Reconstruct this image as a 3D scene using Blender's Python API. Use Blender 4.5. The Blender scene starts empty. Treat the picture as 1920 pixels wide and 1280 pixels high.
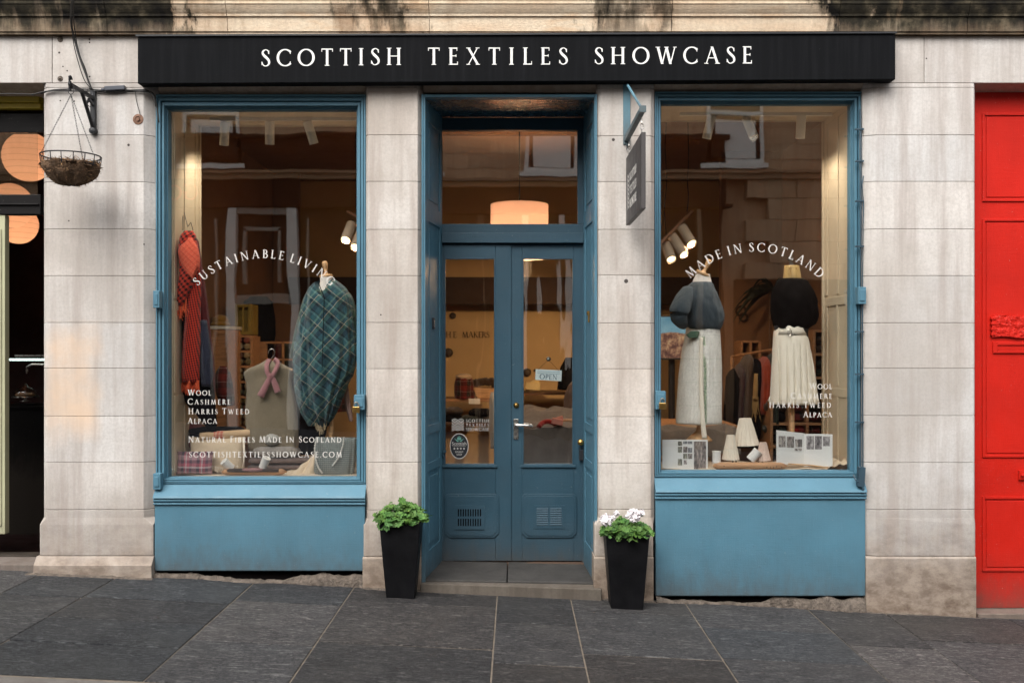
import bpy, math, random
from mathutils import Vector, Matrix, noise
R = math.radians
PI = math.pi
random.seed(7)
SC = bpy.context.scene
COL = SC.collection

# ------------------------------------------------------------------ camera, world, sun, exposure
D, ZC, F0 = 6.67, 1.62, 1867.6
cam_d = bpy.data.cameras.new('camera'); cam = bpy.data.objects.new('camera', cam_d); COL.objects.link(cam)
cam.location = (0, -D, ZC); cam.rotation_euler = (R(90), 0, 0)
cam_d.sensor_width = 36; cam_d.lens = F0 / 1920 * 36
cam_d.shift_x = -6 / 1920; cam_d.shift_y = 15 / 1920
cam_d.clip_start = 0.05; cam_d.clip_end = 300
cam_d.dof.use_dof = True; cam_d.dof.focus_distance = 6.75; cam_d.dof.aperture_fstop = 2.2
SC.camera = cam

w = bpy.data.worlds.new('World'); SC.world = w; w.use_nodes = True
wn, wl = w.node_tree.nodes, w.node_tree.links
sky = wn.new('ShaderNodeTexSky'); sky.sky_type = 'NISHITA'; sky.sun_disc = False
sky.sun_elevation = R(50); sky.sun_rotation = R(200); sky.air_density = 1.0; sky.dust_density = 4; sky.ozone_density = 1
hs = wn.new('ShaderNodeHueSaturation'); hs.inputs['Saturation'].default_value = 0.22
wl.new(sky.outputs[0], hs.inputs['Color']); wl.new(hs.outputs[0], wn['Background'].inputs[0])
wn['Background'].inputs[1].default_value = 0.15
sun_d = bpy.data.lights.new('sun', 'SUN'); sun_d.energy = 1.5; sun_d.angle = R(52); sun_d.color = (1, .96, .9)
sun = bpy.data.objects.new('sun', sun_d); COL.objects.link(sun)
sd = Vector((-0.35, -1.0, 1.28)).normalized()
sun.rotation_euler = sd.to_track_quat('Z', 'Y').to_euler()
SC.view_settings.view_transform = 'Standard'; SC.view_settings.look = 'None'
SC.view_settings.gamma = 1; SC.view_settings.exposure = 0.88
SC.cycles.use_denoising = True
SC.cycles.max_bounces = 8; SC.cycles.transparent_max_bounces = 24
SC.cycles.caustics_reflective = False; SC.cycles.sample_clamp_indirect = 4

# ------------------------------------------------------------------ helpers
def sc(Y): return F0 / (D + Y)
def PX(px, Y=0): return (px - 966) / sc(Y)
def PZ(py, Y=0): return ZC + (655 - py) / sc(Y)
def P(px, py, Y=0): return Vector((PX(px, Y), Y, PZ(py, Y)))
def rgb(r, g, b):
    f = lambda c: ((c / 255 + .055) / 1.055) ** 2.4 if c > 10 else c / 255 / 12.92
    return (f(r), f(g), f(b), 1)
def gz(x): return -0.022 - 0.0485 * x          # the pavement falls to the right

def tag(o, label=None, cat=None, group=None, kind=None):
    if label: o['label'] = label
    if cat: o['category'] = cat
    if group: o['group'] = group
    if kind: o['kind'] = kind
    return o
def thing(name, label, cat, loc, group=None, rot=(0, 0, 0)):
    o = bpy.data.objects.new(name, None); COL.objects.link(o); o.location = loc; o.rotation_euler = rot
    o.empty_display_size = .1
    return tag(o, label, cat, group)
ORIG = {}
def copy_tree(o, parent=None):
    c = o.copy(); COL.objects.link(c); c.parent = parent
    for ch in list(o.children): copy_tree(ch, c)
    return c

class MB:
    def __init__(s): s.v = []; s.f = []; s.c = []; s.m = []; s.cur = (1, 1, 1); s.mi = 0; s.uv = {}
    def add(s, vs, fs):
        n = len(s.v); s.v += [Vector(p) for p in vs]
        for f in fs: s.f.append([n + i for i in f]); s.c.append(s.cur); s.m.append(s.mi)
        return s
    def box(s, x0, x1, y0, y1, z0, z1):
        return s.add([(x0,y0,z0),(x1,y0,z0),(x1,y1,z0),(x0,y1,z0),(x0,y0,z1),(x1,y0,z1),(x1,y1,z1),(x0,y1,z1)],
            [(0,3,2,1),(4,5,6,7),(0,1,5,4),(1,2,6,5),(2,3,7,6),(3,0,4,7)])
    def obox(s, c, size, rot):
        m = rot if isinstance(rot, Matrix) else Matrix.Rotation(rot, 3, 'Y')
        hx, hy, hz = [a / 2 for a in size]; c = Vector(c)
        vs = [c + m @ Vector(p) for p in [(-hx,-hy,-hz),(hx,-hy,-hz),(hx,hy,-hz),(-hx,hy,-hz),(-hx,-hy,hz),(hx,-hy,hz),(hx,hy,hz),(-hx,hy,hz)]]
        return s.add(vs, [(0,3,2,1),(4,5,6,7),(0,1,5,4),(1,2,6,5),(2,3,7,6),(3,0,4,7)])
    def prism(s, poly, y0, y1):                 # poly in (x,z), counter-clockwise seen from the street
        n = len(poly)
        vs = [(x, y0, z) for x, z in poly] + [(x, y1, z) for x, z in poly]
        return s.add(vs, [tuple(range(n)), tuple(range(2*n-1, n-1, -1))] + [(i, n+i, n+(i+1) % n, (i+1) % n) for i in range(n)])
    def extr_x(s, prof, x0, x1, mit0=0, mit1=0):           # prof in (y,z) extruded along x
        n = len(prof)
        vs = [(x0, y, z) for y, z in prof] + [(x1, y, z) for y, z in prof]
        return s.add(vs, [tuple(range(n)), tuple(range(2*n-1, n-1, -1))] + [(i, n+i, n+(i+1) % n, (i+1) % n) for i in range(n)])
    def extr_z(s, prof, z0, z1):                # prof in (x,y)
        n = len(prof)
        vs = [(x, y, z0) for x, y in prof] + [(x, y, z1) for x, y in prof]
        return s.add(vs, [tuple(range(n-1, -1, -1)), tuple(range(n, 2*n))] + [(i, (i+1) % n, n+(i+1) % n, n+i) for i in range(n)])
    def tube(s, pts, r, n=8, closed=False):
        pts = [Vector(p) for p in pts]; m = len(pts); rings = []
        up = Vector((0, 0, 1))
        for i, p in enumerate(pts):
            a = pts[(i-1) % m] if (i or closed) else p; b = pts[(i+1) % m] if (i < m-1 or closed) else p
            t = (b - a).normalized()
            u = t.cross(up)
            if u.length < 1e-3: u = t.cross(Vector((1, 0, 0)))
            u.normalize(); v = t.cross(u)
            rr = r[i] if isinstance(r, (list, tuple)) else r
            rings.append([p + rr * (math.cos(2*PI*k/n) * u + math.sin(2*PI*k/n) * v) for k in range(n)])
        vs = [q for rg in rings for q in rg]; fs = []
        for i in range(m if closed else m - 1):
            j = (i+1) % m
            for k in range(n): fs.append((i*n+k, i*n+(k+1) % n, j*n+(k+1) % n, j*n+k))
        if not closed: fs += [tuple(range(n-1, -1, -1)), tuple(range((m-1)*n, m*n))]
        return s.add(vs, fs)
    def lathe(s, prof, c, n=24, axis=None, sx=1, sy=1, rfun=None):     # prof (r,z) along axis from point c
        c = Vector(c); q = Matrix.Identity(3) if axis is None else Vector(axis).to_track_quat('Z', 'Y').to_matrix()
        vs = []; fs = []
        for r, z in prof:
            for k in range(n):
                a = 2*PI*k/n; rr = r * (rfun(a, z) if rfun else 1)
                vs.append(c + q @ Vector((rr*sx*math.cos(a), rr*sy*math.sin(a), z)))
        for i in range(len(prof)-1):
            for k in range(n): fs.append((i*n+k, i*n+(k+1) % n, (i+1)*n+(k+1) % n, (i+1)*n+k))
        if prof[0][0] > 1e-5: fs.append(tuple(range(n-1, -1, -1)))
        if prof[-1][0] > 1e-5: fs.append(tuple(range((len(prof)-1)*n, len(prof)*n)))
        return s.add(vs, fs)
    def ball(s, c, rx, ry=None, rz=None, n=16, m=10, nz=0, ns=8):
        ry = ry or rx; rz = rz or rx; vs = []; fs = []; c = Vector(c)
        for i in range(m+1):
            t = PI*i/m
            for k in range(n):
                a = 2*PI*k/n; d = Vector((math.sin(t)*math.cos(a), math.sin(t)*math.sin(a), -math.cos(t)))
                g = 1 + nz * noise.noise(d*ns*.3 + c*3) if nz else 1
                vs.append(c + Vector((d.x*rx, d.y*ry, d.z*rz))*g)
        for i in range(m):
            for k in range(n): fs.append((i*n+k, i*n+(k+1) % n, (i+1)*n+(k+1) % n, (i+1)*n+k))
        return s.add(vs, fs)
    def grid(s, fn, nu, nv):
        vs = [fn(i/nu, j/nv) for j in range(nv+1) for i in range(nu+1)]
        fs = [(j*(nu+1)+i, j*(nu+1)+i+1, (j+1)*(nu+1)+i+1, (j+1)*(nu+1)+i) for j in range(nv) for i in range(nu)]
        return s.add(vs, fs)
    def body(s, rows, Y, n=48, folds=0, fn=10, ph=0, pw=2.0, sub=4, wob=.0, world=False, grow=True, ytilt=0):
        # rows: (py, pxL, pxR, depth); a closed shape whose outline follows those measurements at depth Y
        R0 = []
        for py, a, b, d in rows:
            if world: R0.append((py, (a+b)/2, (b-a)/2, d))
            else:
                p, q = P(a, py, Y), P(b, py, Y); R0.append((p.z, (p.x+q.x)/2, abs(q.x-p.x)/2, d))
        RR = []
        for i in range(len(R0)-1):
            p0 = R0[max(i-1, 0)]; p1 = R0[i]; p2 = R0[i+1]; p3 = R0[min(i+2, len(R0)-1)]
            for k in range(sub):
                t = k/sub
                c = [0.5*((2*p1[j]) + (-p0[j]+p2[j])*t + (2*p0[j]-5*p1[j]+4*p2[j]-p3[j])*t*t + (-p0[j]+3*p1[j]-3*p2[j]+p3[j])*t**3) for j in range(4)]
                c[0] = p1[0]*(1-t)+p2[0]*t; RR.append(c)
        RR.append(R0[-1]); m = len(RR); vs = []; fs = []
        for i, (z, xc, hw, d) in enumerate(RR):
            v = i/(m-1); g = v if grow else 1
            for k in range(n):
                a = 2*PI*k/n; ca, sa = math.cos(a), math.sin(a)
                cx = math.copysign(abs(ca)**(2/pw), ca); cy = math.copysign(abs(sa)**(2/pw), sa)
                f = 1 + folds*g*math.sin(fn*a + ph + 1.7*math.sin(2*a))
                if wob: f += wob*(noise.noise(Vector((cx*1.6+ph, cy*1.6, z*5)))+.55*noise.noise(Vector((cx*4+z*9+ph, cy*4, z*13)))+.25*noise.noise(Vector((cx*9+ph, cy*9+z*20, z*22))))
                vs.append(Vector((xc + hw*cx*(1+(f-1)*.5), Y + d*cy*f + ytilt*v, z)))
        for i in range(m-1):
            for k in range(n): fs.append((i*n+k, (i+1)*n+k, (i+1)*n+(k+1) % n, i*n+(k+1) % n))
        fs += [tuple(range(n)), tuple(range(m*n-1, (m-1)*n-1, -1))]
        return s.add(vs, fs)
    def build(s, name, mat, parent=None, bevel=0, smooth=False, kind=None, origin=None, seg=2, solid=0):
        if parent is not None: L = ORIG[parent.name]
        elif origin is not None: L = Vector(origin)
        elif kind == 'structure': L = Vector((0, 0, 0))
        else:
            lo = Vector([min(v[i] for v in s.v) for i in range(3)]); hi = Vector([max(v[i] for v in s.v) for i in range(3)])
            L = Vector(((lo.x+hi.x)/2, (lo.y+hi.y)/2, lo.z))
        me = bpy.data.meshes.new(name); me.from_pydata([v - L for v in s.v], [], s.f)
        mats = mat if isinstance(mat, (list, tuple)) else [mat]
        for m_ in mats: me.materials.append(m_)
        ca = me.color_attributes.new('Col', 'FLOAT_COLOR', 'CORNER')
        flat = []
        for f, c in zip(s.f, s.c): flat += list((*c, 1)) * len(f)
        ca.data.foreach_set('color', flat)
        me.polygons.foreach_set('material_index', s.m)
        if smooth: me.polygons.foreach_set('use_smooth', [True]*len(me.polygons))
        me.validate(); me.update()
        o = bpy.data.objects.new(name, me); COL.objects.link(o)
        if parent is not None: o.parent = parent
        else: o.location = L
        ORIG[o.name] = L
        if solid:
            md = o.modifiers.new('solid', 'SOLIDIFY'); md.thickness = solid; md.offset = 0
        if bevel:
            md = o.modifiers.new('bevel', 'BEVEL'); md.width = bevel; md.segments = seg; md.limit_method = 'ANGLE'; md.angle_limit = R(40); md.harden_normals = False
        if smooth:
            try:
                md = o.modifiers.new('ws', 'WEIGHTED_NORMAL') if False else None
            except Exception: pass
        if kind: o['kind'] = kind
        return o
def root(name, label, cat, loc, group=None):
    o = thing(name, label, cat, loc, group); ORIG[o.name] = Vector(loc); return o
def hollow(name, parent):                        # an Empty part that holds its sub-parts
    o = bpy.data.objects.new(name, None); COL.objects.link(o); o.parent = parent; o.empty_display_size = .05
    ORIG[o.name] = ORIG[parent.name]; return o

# ------------------------------------------------------------------ materials
class NT:
    def __init__(s, name):
        s.m = bpy.data.materials.new(name); s.m.use_nodes = True; s.n = s.m.node_tree.nodes; s.l = s.m.node_tree.links
        s.b = s.n['Principled BSDF']; s.tc = s.n.new('ShaderNodeTexCoord'); s.out = s.n['Material Output']
    def link(s, a, b): s.l.new(a, b)
    def mapping(s, scale=(1, 1, 1), rot=(0, 0, 0), loc=(0, 0, 0), src='Object'):
        m = s.n.new('ShaderNodeMapping'); m.inputs['Scale'].default_value = scale; m.inputs['Rotation'].default_value = rot
        m.inputs['Location'].default_value = loc; s.link(s.tc.outputs[src], m.inputs[0]); return m.outputs[0]
    def noise(s, vec, scale, detail=5, rough=.55, dist=0):
        t = s.n.new('ShaderNodeTexNoise'); t.inputs['Scale'].default_value = scale; t.inputs['Detail'].default_value = detail
        t.inputs['Roughness'].default_value = rough; t.inputs['Distortion'].default_value = dist
        if vec is not None: s.link(vec, t.inputs['Vector'])
        return t.outputs['Fac']
    def vor(s, vec, scale, feature='F1', out='Distance'):
        t = s.n.new('ShaderNodeTexVoronoi'); t.feature = feature; t.inputs['Scale'].default_value = scale; s.link(vec, t.inputs['Vector']); return t.outputs[out]
    def ramp(s, fac, stops, interp='LINEAR'):
        r = s.n.new('ShaderNodeValToRGB'); r.color_ramp.interpolation = interp; e = r.color_ramp.elements
        while len(e) < len(stops): e.new(0.5)
        for i, (p, c) in enumerate(stops):
            e[i].position = p; e[i].color = c if isinstance(c, tuple) else (c, c, c, 1)
        s.link(fac, r.inputs[0]); return r.outputs[0]
    def mix(s, fac, a, b, mode='MIX'):
        m = s.n.new('ShaderNodeMix'); m.data_type = 'RGBA'; m.blend_type = mode
        for k, x in ((0, fac), (6, a), (7, b)):
            if isinstance(x, bpy.types.NodeSocket): s.link(x, m.inputs[k])
            elif isinstance(x, tuple): m.inputs[k].default_value = x
            elif k == 0: m.inputs[k].default_value = x
            else: m.inputs[k].default_value = (x, x, x, 1)
        return m.outputs[2]
    def math(s, op, a, b=0, c=0, clamp=False):
        m = s.n.new('ShaderNodeMath'); m.operation = op; m.use_clamp = clamp
        for k, x in ((0, a), (1, b), (2, c)):
            if isinstance(x, bpy.types.NodeSocket): s.link(x, m.inputs[k])
            else: m.inputs[k].default_value = x
        return m.outputs[0]
    def sep(s, vec):
        x = s.n.new('ShaderNodeSeparateXYZ'); s.link(vec, x.inputs[0]); return x.outputs
    def attr(s, name='Col'):
        a = s.n.new('ShaderNodeAttribute'); a.attribute_name = name; return a.outputs['Color']
    def bump(s, h, strength=.3, dist=.01):
        b = s.n.new('ShaderNodeBump'); b.inputs['Strength'].default_value = strength; b.inputs['Distance'].default_value = dist
        s.link(h, b.inputs['Height']); s.link(b.outputs[0], s.b.inputs['Normal']); return b
    def set(s, col=None, rough=None, metal=None, spec=None, coat=None, sheen=None):
        for k, x in (('Base Color', col), ('Roughness', rough), ('Metallic', metal), ('Specular IOR Level', spec), ('Coat Weight', coat), ('Sheen Weight', sheen)):
            if x is None: continue
            if isinstance(x, bpy.types.NodeSocket): s.link(x, s.b.inputs[k])
            else: s.b.inputs[k].default_value = x
        return s.m
def scale3(c, k): return (min(c[0]*k, 1), min(c[1]*k, 1), min(c[2]*k, 1), 1)
def simple(name, col, rough=.6, var=.18, vs=6, bump=.25, bs=90, metal=0, attr=False, spec=.5, dist=.003, sheen=0, stretch=(1, 1, 1)):
    t = NT(name); v = t.mapping(stretch)
    c = t.ramp(t.noise(v, vs), [(.25, scale3(col, 1-var)), (.75, scale3(col, 1+var))])
    if attr: c = t.mix(1.0, c, t.attr(), 'MULTIPLY')
    h = t.noise(v, bs, 4)
    t.bump(h, bump, dist)
    rr = t.ramp(t.noise(v, vs*3), [(.3, max(rough-.1, .03)), (.7, min(rough+.1, 1))])
    return t.set(c, rr, metal, spec, sheen=sheen)

def stone_mat(name, base, dark_low=True, patch=False, seed=0):
    t = NT(name); o = t.mapping((1, 1, 1), loc=(seed, seed*.3, 0)); xyz = t.sep(t.tc.outputs['Object'])
    base = (*base[:3], 1)
    c = t.ramp(t.noise(o, 2.2, 6), [(.3, scale3(base, .87)), (.7, scale3(base, 1.07))])
    c = t.mix(1.0, c, t.attr(), 'MULTIPLY')
    st = t.noise(t.mapping((9, 9, .7)), 1.0, 8, .68)                 # vertical rain streaks
    c = t.mix(t.ramp(st, [(.44, 0.0), (.62, .6)]), c, (base[0]*.60, base[1]*.53, base[2]*.50, 1))
    bl = t.noise(o, 1.1, 4, .5, .6)
    c = t.mix(t.ramp(bl, [(.46, 0.0), (.68, .6)]), c, (base[0]*.66, base[1]*.62, base[2]*.58, 1))
    fine = t.noise(o, 55, 6, .7)
    c = t.mix(t.ramp(fine, [(.36, .3), (.56, 0.0)]), c, scale3(base, .55))
    mott = t.noise(o, 11, 7, .7)
    c = t.mix(t.ramp(mott, [(.36, .22), (.52, 0.0)]), c, (base[0]*.60, base[1]*.56, base[2]*.52, 1))
    sp = t.vor(o, 26)
    c = t.mix(t.ramp(sp, [(.02, .6), (.075, 0.0)]), c, scale3(base, .42))
    if dark_low:                                                    # splash dirt at the foot of the wall
        zl = t.math('ADD', xyz[2], t.math('MULTIPLY', t.noise(o, 5, 5), .5))
        c = t.mix(t.ramp(zl, [(.12, .95), (.36, .80), (.52, .50), (.80, .20), (1.2, 0.0)]), c, t.mix(t.ramp(t.noise(t.mapping((1, 1, 1.6)), 7, 7, .7), [(.4, 0.0), (.6, 1.0)]), (base[0]*.22, base[1]*.16, base[2]*.12, 1), (base[0]*.48, base[1]*.40, base[2]*.33, 1)))
    if patch:                                                       # the warm repaired patch on the first pier
        nx = t.math('MULTIPLY', t.math('SUBTRACT', t.noise(o, 4, 5), .5), .25)
        ax = t.math('ABSOLUTE', t.math('ADD', t.math('SUBTRACT', xyz[0], -2.97), nx))
        az = t.math('ABSOLUTE', t.math('ADD', t.math('SUBTRACT', xyz[2], 1.40), nx))
        mk = t.math('MULTIPLY', t.ramp(ax, [(.10, 1.0), (.22, 0.0)]), t.ramp(az, [(.27, 1.0), (.42, 0.0)]))
        mk = t.math('MULTIPLY', mk, t.ramp(t.noise(o, 3, 4), [(.3, .2), (.6, .7)]))
        c = t.mix(mk, c, (.72, .52, .36, 1))
    h = t.math('ADD', t.noise(o, 130, 5, .7), t.math('MULTIPLY', t.noise(o, 14, 5), .9))
    t.bump(h, .45, .004)
    return t.set(c, .88, spec=.25)

def cornice_mat():
    t = NT('cornice_stone'); o = t.mapping(); xyz = t.sep(t.tc.outputs['Object'])
    warm = t.ramp(t.noise(t.mapping((.8, 1, 3)), 2.2, 6), [(.3, (.74, .55, .38, 1)), (.55, (.78, .66, .50, 1)), (.75, (.68, .41, .21, 1))])
    c = t.mix(t.ramp(t.noise(o, 45, 5, .7), [(.35, .30), (.62, 0.0)]), warm, (.28, .20, .14, 1))
    # black algae and soot: broad stretches along the length, ragged edges
    xs = t.math('ADD', xyz[0], t.math('MULTIPLY', t.math('SUBTRACT', t.noise(t.mapping((3.5, 3.5, 1.2)), 1.5, 7, .65), .5), 1.5))
    xn = t.math('MULTIPLY_ADD', xs, .1, .5)
    def q(px): return .5 + .1*PX(px)
    mk = t.ramp(xn, [(q(90), .78), (q(260), .95), (q(330), .85), (q(350), .08), (q(660), .0), (q(705), .6), (q(745), .55), (q(775), .0), (q(1120), .0), (q(1145), .6), (q(1195), .5), (q(1225), .0), (q(1530), .06), (q(1585), .95), (q(1850), .9)])
    st = t.ramp(t.noise(t.mapping((9, 5, 1.1)), 1.3, 7, .65), [(.3, 1.0), (.62, .45), (.78, .1)])
    low = t.ramp(t.math('ADD', xyz[2], t.math('MULTIPLY', t.noise(o, 6, 5), .12)), [(3.70-3, .35)])
    m = t.math('ADD', t.math('MULTIPLY', mk, 1.25), t.math('MULTIPLY', t.math('SUBTRACT', st, .62), 1.1))
    m = t.math('MULTIPLY', m, t.ramp(mk, [(.02, 0.0), (.25, 1.0)]), clamp=True)
    m = t.math('MULTIPLY', m, t.ramp(t.math('ADD', t.math('SUBTRACT', xyz[2], 3.3), t.math('MULTIPLY', t.math('SUBTRACT', t.noise(t.mapping((3, 3, .6)), 3, 6, .7), .5), .25)), [(.36, .5), (.49, 1.0)]))
    brn = t.math('MULTIPLY', t.ramp(t.math('MULTIPLY_ADD', t.math('ADD', xyz[0], t.math('MULTIPLY', t.math('SUBTRACT', t.noise(t.mapping((2.5, 2.5, .8)), 1.5, 7, .65), .5), 2.2)), .1, .5), [(q(280), .8), (q(420), .5), (q(480), .1), (q(640), .2), (q(700), .8), (q(780), .5), (q(850), .1), (q(1090), .2), (q(1170), .8), (q(1300), .25), (q(1480), .3), (q(1600), .8)]), st)
    c = t.mix(brn, c, (.21, .105, .045, 1))
    c = t.mix(m, c, t.ramp(t.noise(o, 9, 5), [(.38, (.010, .009, .008, 1)), (.55, (.035, .030, .020, 1)), (.72, (.13, .105, .07, 1))]))
    t.bump(t.math('ADD', t.noise(o, 70, 5, .7), t.noise(o, 12, 5)), .6, .006)
    return t.set(c, .92, spec=.2)

def paint(name, col, rough=.5, streak=.05, spec=.4):
    t = NT(name); o = t.mapping()
    c = t.ramp(t.noise(o, 3.0, 5), [(.3, scale3(col, .9)), (.7, scale3(col, 1.08))])
    c = t.mix(t.ramp(t.noise(t.mapping((18, 18, 1.5)), 1, 5, .6), [(.5, 0.0), (.8, streak*2.5)]), c, scale3(col, .6))
    c = t.mix(t.ramp(t.noise(o, 60, 4, .7), [(.66, 0.0), (.74, .35)]), c, (.5, .48, .42, 1))
    c = t.mix(t.ramp(t.vor(t.mapping((1, 1, 1)), 14), [(.012, .8), (.03, 0.0)]), c, (.08, .06, .05, 1))
    xyz = t.sep(t.tc.outputs['Object']); hgt = t.math('ADD', t.math('ADD', xyz[2], t.math('MULTIPLY', xyz[0], .0485)), t.math('MULTIPLY', t.math('SUBTRACT', t.noise(t.mapping((3, 3, 1.5)), 5, 7, .7), .5), .35))
    c = t.mix(t.ramp(hgt, [(.0, .7), (.10, .42), (.22, .14), (.42, 0.0)]), c, (.075, .062, .05, 1))
    c = t.mix(t.ramp(t.noise(t.mapping((1.2, 1.2, 1)), 38, 8, .75), [(.62, 0.0), (.68, .5)]), c, scale3(col, .45))
    t.bump(t.math('ADD', t.noise(o, 180, 3), t.math('ADD', t.math('MULTIPLY', t.noise(t.mapping((1, 1, 14)), 9, 5), 1.2), t.math('MULTIPLY', t.noise(t.mapping((14, 14, 1)), 9, 5), 1.2))), .30, .0025)
    return t.set(c, t.ramp(t.noise(o, 9, 4), [(.3, rough-.07), (.7, rough+.12)]), spec=spec)

def glass_mat(name, refl=.135, wave=.35, mp=((1, 1, .5), 0)):
    t = NT(name); n = t.n
    tr = n.new('ShaderNodeBsdfTransparent'); tr.inputs[0].default_value = (.965, .97, .96, 1)
    gl = n.new('ShaderNodeBsdfGlossy'); gl.inputs['Roughness'].default_value = 0.0; gl.inputs['Color'].default_value = (1, 1, 1, 1)
    lw = n.new('ShaderNodeLayerWeight'); lw.inputs[0].default_value = .5
    f5 = t.math('POWER', lw.outputs['Facing'], 5)
    fac = t.math('MULTIPLY_ADD', f5, 1-refl, refl)
    b = n.new('ShaderNodeBump'); b.inputs['Strength'].default_value = wave; b.inputs['Distance'].default_value = .004
    t.link(t.noise(t.mapping(mp[0], rot=(0, R(mp[1]), 0)), 2.2, 2, .4), b.inputs['Height']); t.link(b.outputs[0], gl.inputs['Normal'])
    mx = n.new('ShaderNodeMixShader'); t.link(fac, mx.inputs[0]); t.link(tr.outputs[0], mx.inputs[1]); t.link(gl.outputs[0], mx.inputs[2])
    t.link(mx.outputs[0], t.out.inputs[0]); n.remove(t.b); return t.m

def emit(name, col, strength, base=None):
    t = NT(name); t.b.inputs['Emission Color'].default_value = col; t.b.inputs['Emission Strength'].default_value = strength
    return t.set(base or col, .6)

def plaid(name, stops_u, stops_v, su, sv, rot=0, fine=600, bump=.3, rough=.95, depth=.5):
    t = NT(name)
    v = t.mapping((1, 1, 1), rot=(0, rot, 0)); w_ = t.noise(t.tc.outputs['Object'], 5, 3)
    x = t.sep(v)
    u1 = t.math('FRACT', t.math('ADD', t.math('MULTIPLY', x[0], su), t.math('MULTIPLY', w_, .18)))
    v1 = t.math('FRACT', t.math('ADD', t.math('MULTIPLY', x[2], sv), t.math('MULTIPLY', w_, .18)))
    a = t.ramp(u1, stops_u, 'CONSTANT'); b = t.ramp(v1, stops_v, 'CONSTANT')
    tw = t.n.new('ShaderNodeTexWave'); tw.inputs['Scale'].default_value = fine/10; tw.bands_direction = 'DIAGONAL'
    t.link(t.mapping(), tw.inputs['Vector'])
    c = t.mix(t.ramp(tw.outputs['Fac'], [(.3, .35), (.7, .65)]), a, b)
    c = t.mix(t.ramp(t.noise(None, 40, 4), [(.3, .25), (.6, 0.0)]), c, (.02, .02, .02, 1))
    t.bump(t.math('ADD', t.noise(t.mapping(), 350, 3), t.math('MULTIPLY', t.noise(t.mapping((1, 1, .3)), 12, 4, .6, 1.2), 6)), bump*1.5, .006)
    return t.set(c, rough, sheen=.25, spec=.2)

def knit(name, col, scale=60, var=.2, bump=.6):
    t = NT(name); o = t.mapping()
    wv = t.n.new('ShaderNodeTexWave'); wv.inputs['Scale'].default_value = scale*1.6; wv.bands_direction = 'Z'; wv.inputs['Distortion'].default_value = 3; wv.inputs['Detail Scale'].default_value = 3
    t.link(o, wv.inputs['Vector'])
    c = t.ramp(t.noise(o, 9, 5), [(.3, scale3(col, 1-var)), (.7, scale3(col, 1+var))])
    c = t.mix(t.ramp(wv.outputs['Fac'], [(.1, .45), (.6, 0.0)]), c, scale3(col, .55))
    c = t.mix(t.ramp(t.noise(o, 220, 3), [(.35, .4), (.6, 0.0)]), c, scale3(col, .5))
    t.bump(t.math('ADD', t.math('ADD', wv.outputs['Fac'], t.noise(o, 200, 3)), t.math('MULTIPLY', t.noise(t.mapping((1, 1, .35)), 13, 4, .6, 1.5), 7)), bump, .006)
    return t.set(c, .97, spec=.15, sheen=.3)

def wood(name, col, rough=.45):
    t = NT(name); o = t.mapping((1, 1, 1)); g = t.noise(t.mapping((3, 30, 30)), 1.5, 5, .6, .5)
    c = t.ramp(g, [(.3, scale3(col, .65)), (.5, col), (.7, scale3(col, 1.2))])
    t.bump(g, .15, .002); return t.set(c, rough)

def slab_mat():
    t = NT('paving_stone'); o = t.mapping(); v = t.mapping((1, 4.5, 1))
    c = t.ramp(t.noise(o, 3, 6, .6), [(.3, (.032, .032, .035, 1)), (.7, (.057, .056, .059, 1))])
    # riven light scratches and flakes
    s1 = t.noise(v, 28, 8, .72, .8)
    c = t.mix(t.ramp(s1, [(.50, 0.0), (.585, .75)]), c, (.145, .143, .145, 1))
    c = t.mix(t.ramp(t.noise(v, 9, 8, .7, 1.2), [(.55, 0.0), (.62, .75)]), c, (.21, .208, .205, 1))
    c = t.mix(t.ramp(t.noise(o, 60, 6, .75), [(.36, .75), (.52, 0.0)]), c, (.016, .016, .019, 1))
    c = t.mix(t.ramp(t.vor(o, 4.5), [(.018, .75), (.034, 0.0)]), c, (.26, .26, .25, 1))      # trodden gum
    c = t.mix(t.ramp(t.noise(o, 1.3, 4), [(.45, 0.0), (.75, .45)]), c, (.085, .082, .076, 1))
    c = t.mix(1.0, c, t.attr(), 'MULTIPLY')
    t.bump(t.math('ADD', t.math('MULTIPLY', s1, 1.4), t.noise(o, 90, 5, .7)), .9, .012)
    return t.set(c, t.ramp(t.noise(o, 4, 5), [(.3, .6), (.7, .85)]), spec=.25)

STONE = stone_mat('ashlar_stone', (.60, .57, .54), patch=True)
STONE2 = stone_mat('ashlar_stone_warm', (.59, .545, .50), dark_low=True, seed=4)
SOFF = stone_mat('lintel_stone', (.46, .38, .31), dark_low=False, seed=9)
CORN = cornice_mat()
MORT = simple('lime_mortar', (.13, .105, .085, 1), .95, .5, 22, 1, 60, dist=.02)
JOINT = simple('joint_mortar', (.30, .265, .23, 1), .95, .3, 14, .8, 120)
DARKGAP = simple('dark_gap', (.006, .005, .005, 1), 1, .2, spec=0)
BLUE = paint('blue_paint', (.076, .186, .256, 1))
BLUE_SHADED = paint('shaded_door_blue_paint', (.026, .066, .096, 1), .45)  # shopfront blue darkened: the doorway's shadow depth is put into this colour
RED = paint('red_paint', (.50, .013, .006, 1), .55, .05, .2)
GLASS = glass_mat('window_glass')
GLASSD = glass_mat('door_glass', .13, 1.0, ((2.2, 1, .45), 13))
SLAB = slab_mat()
BLACK = simple('black_iron', (.012, .013, .016, 1), .5, .3, 20, .3, 150)
CABLE = simple('black_cable', (.012, .011, .010, 1), .55, .2)
CREAM = paint('cream_paint', (.64, .54, .40, 1), .5, .05)
WHITE = simple('white_metal', (.85, .82, .76, 1), .4, .05, 4, .05)
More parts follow.
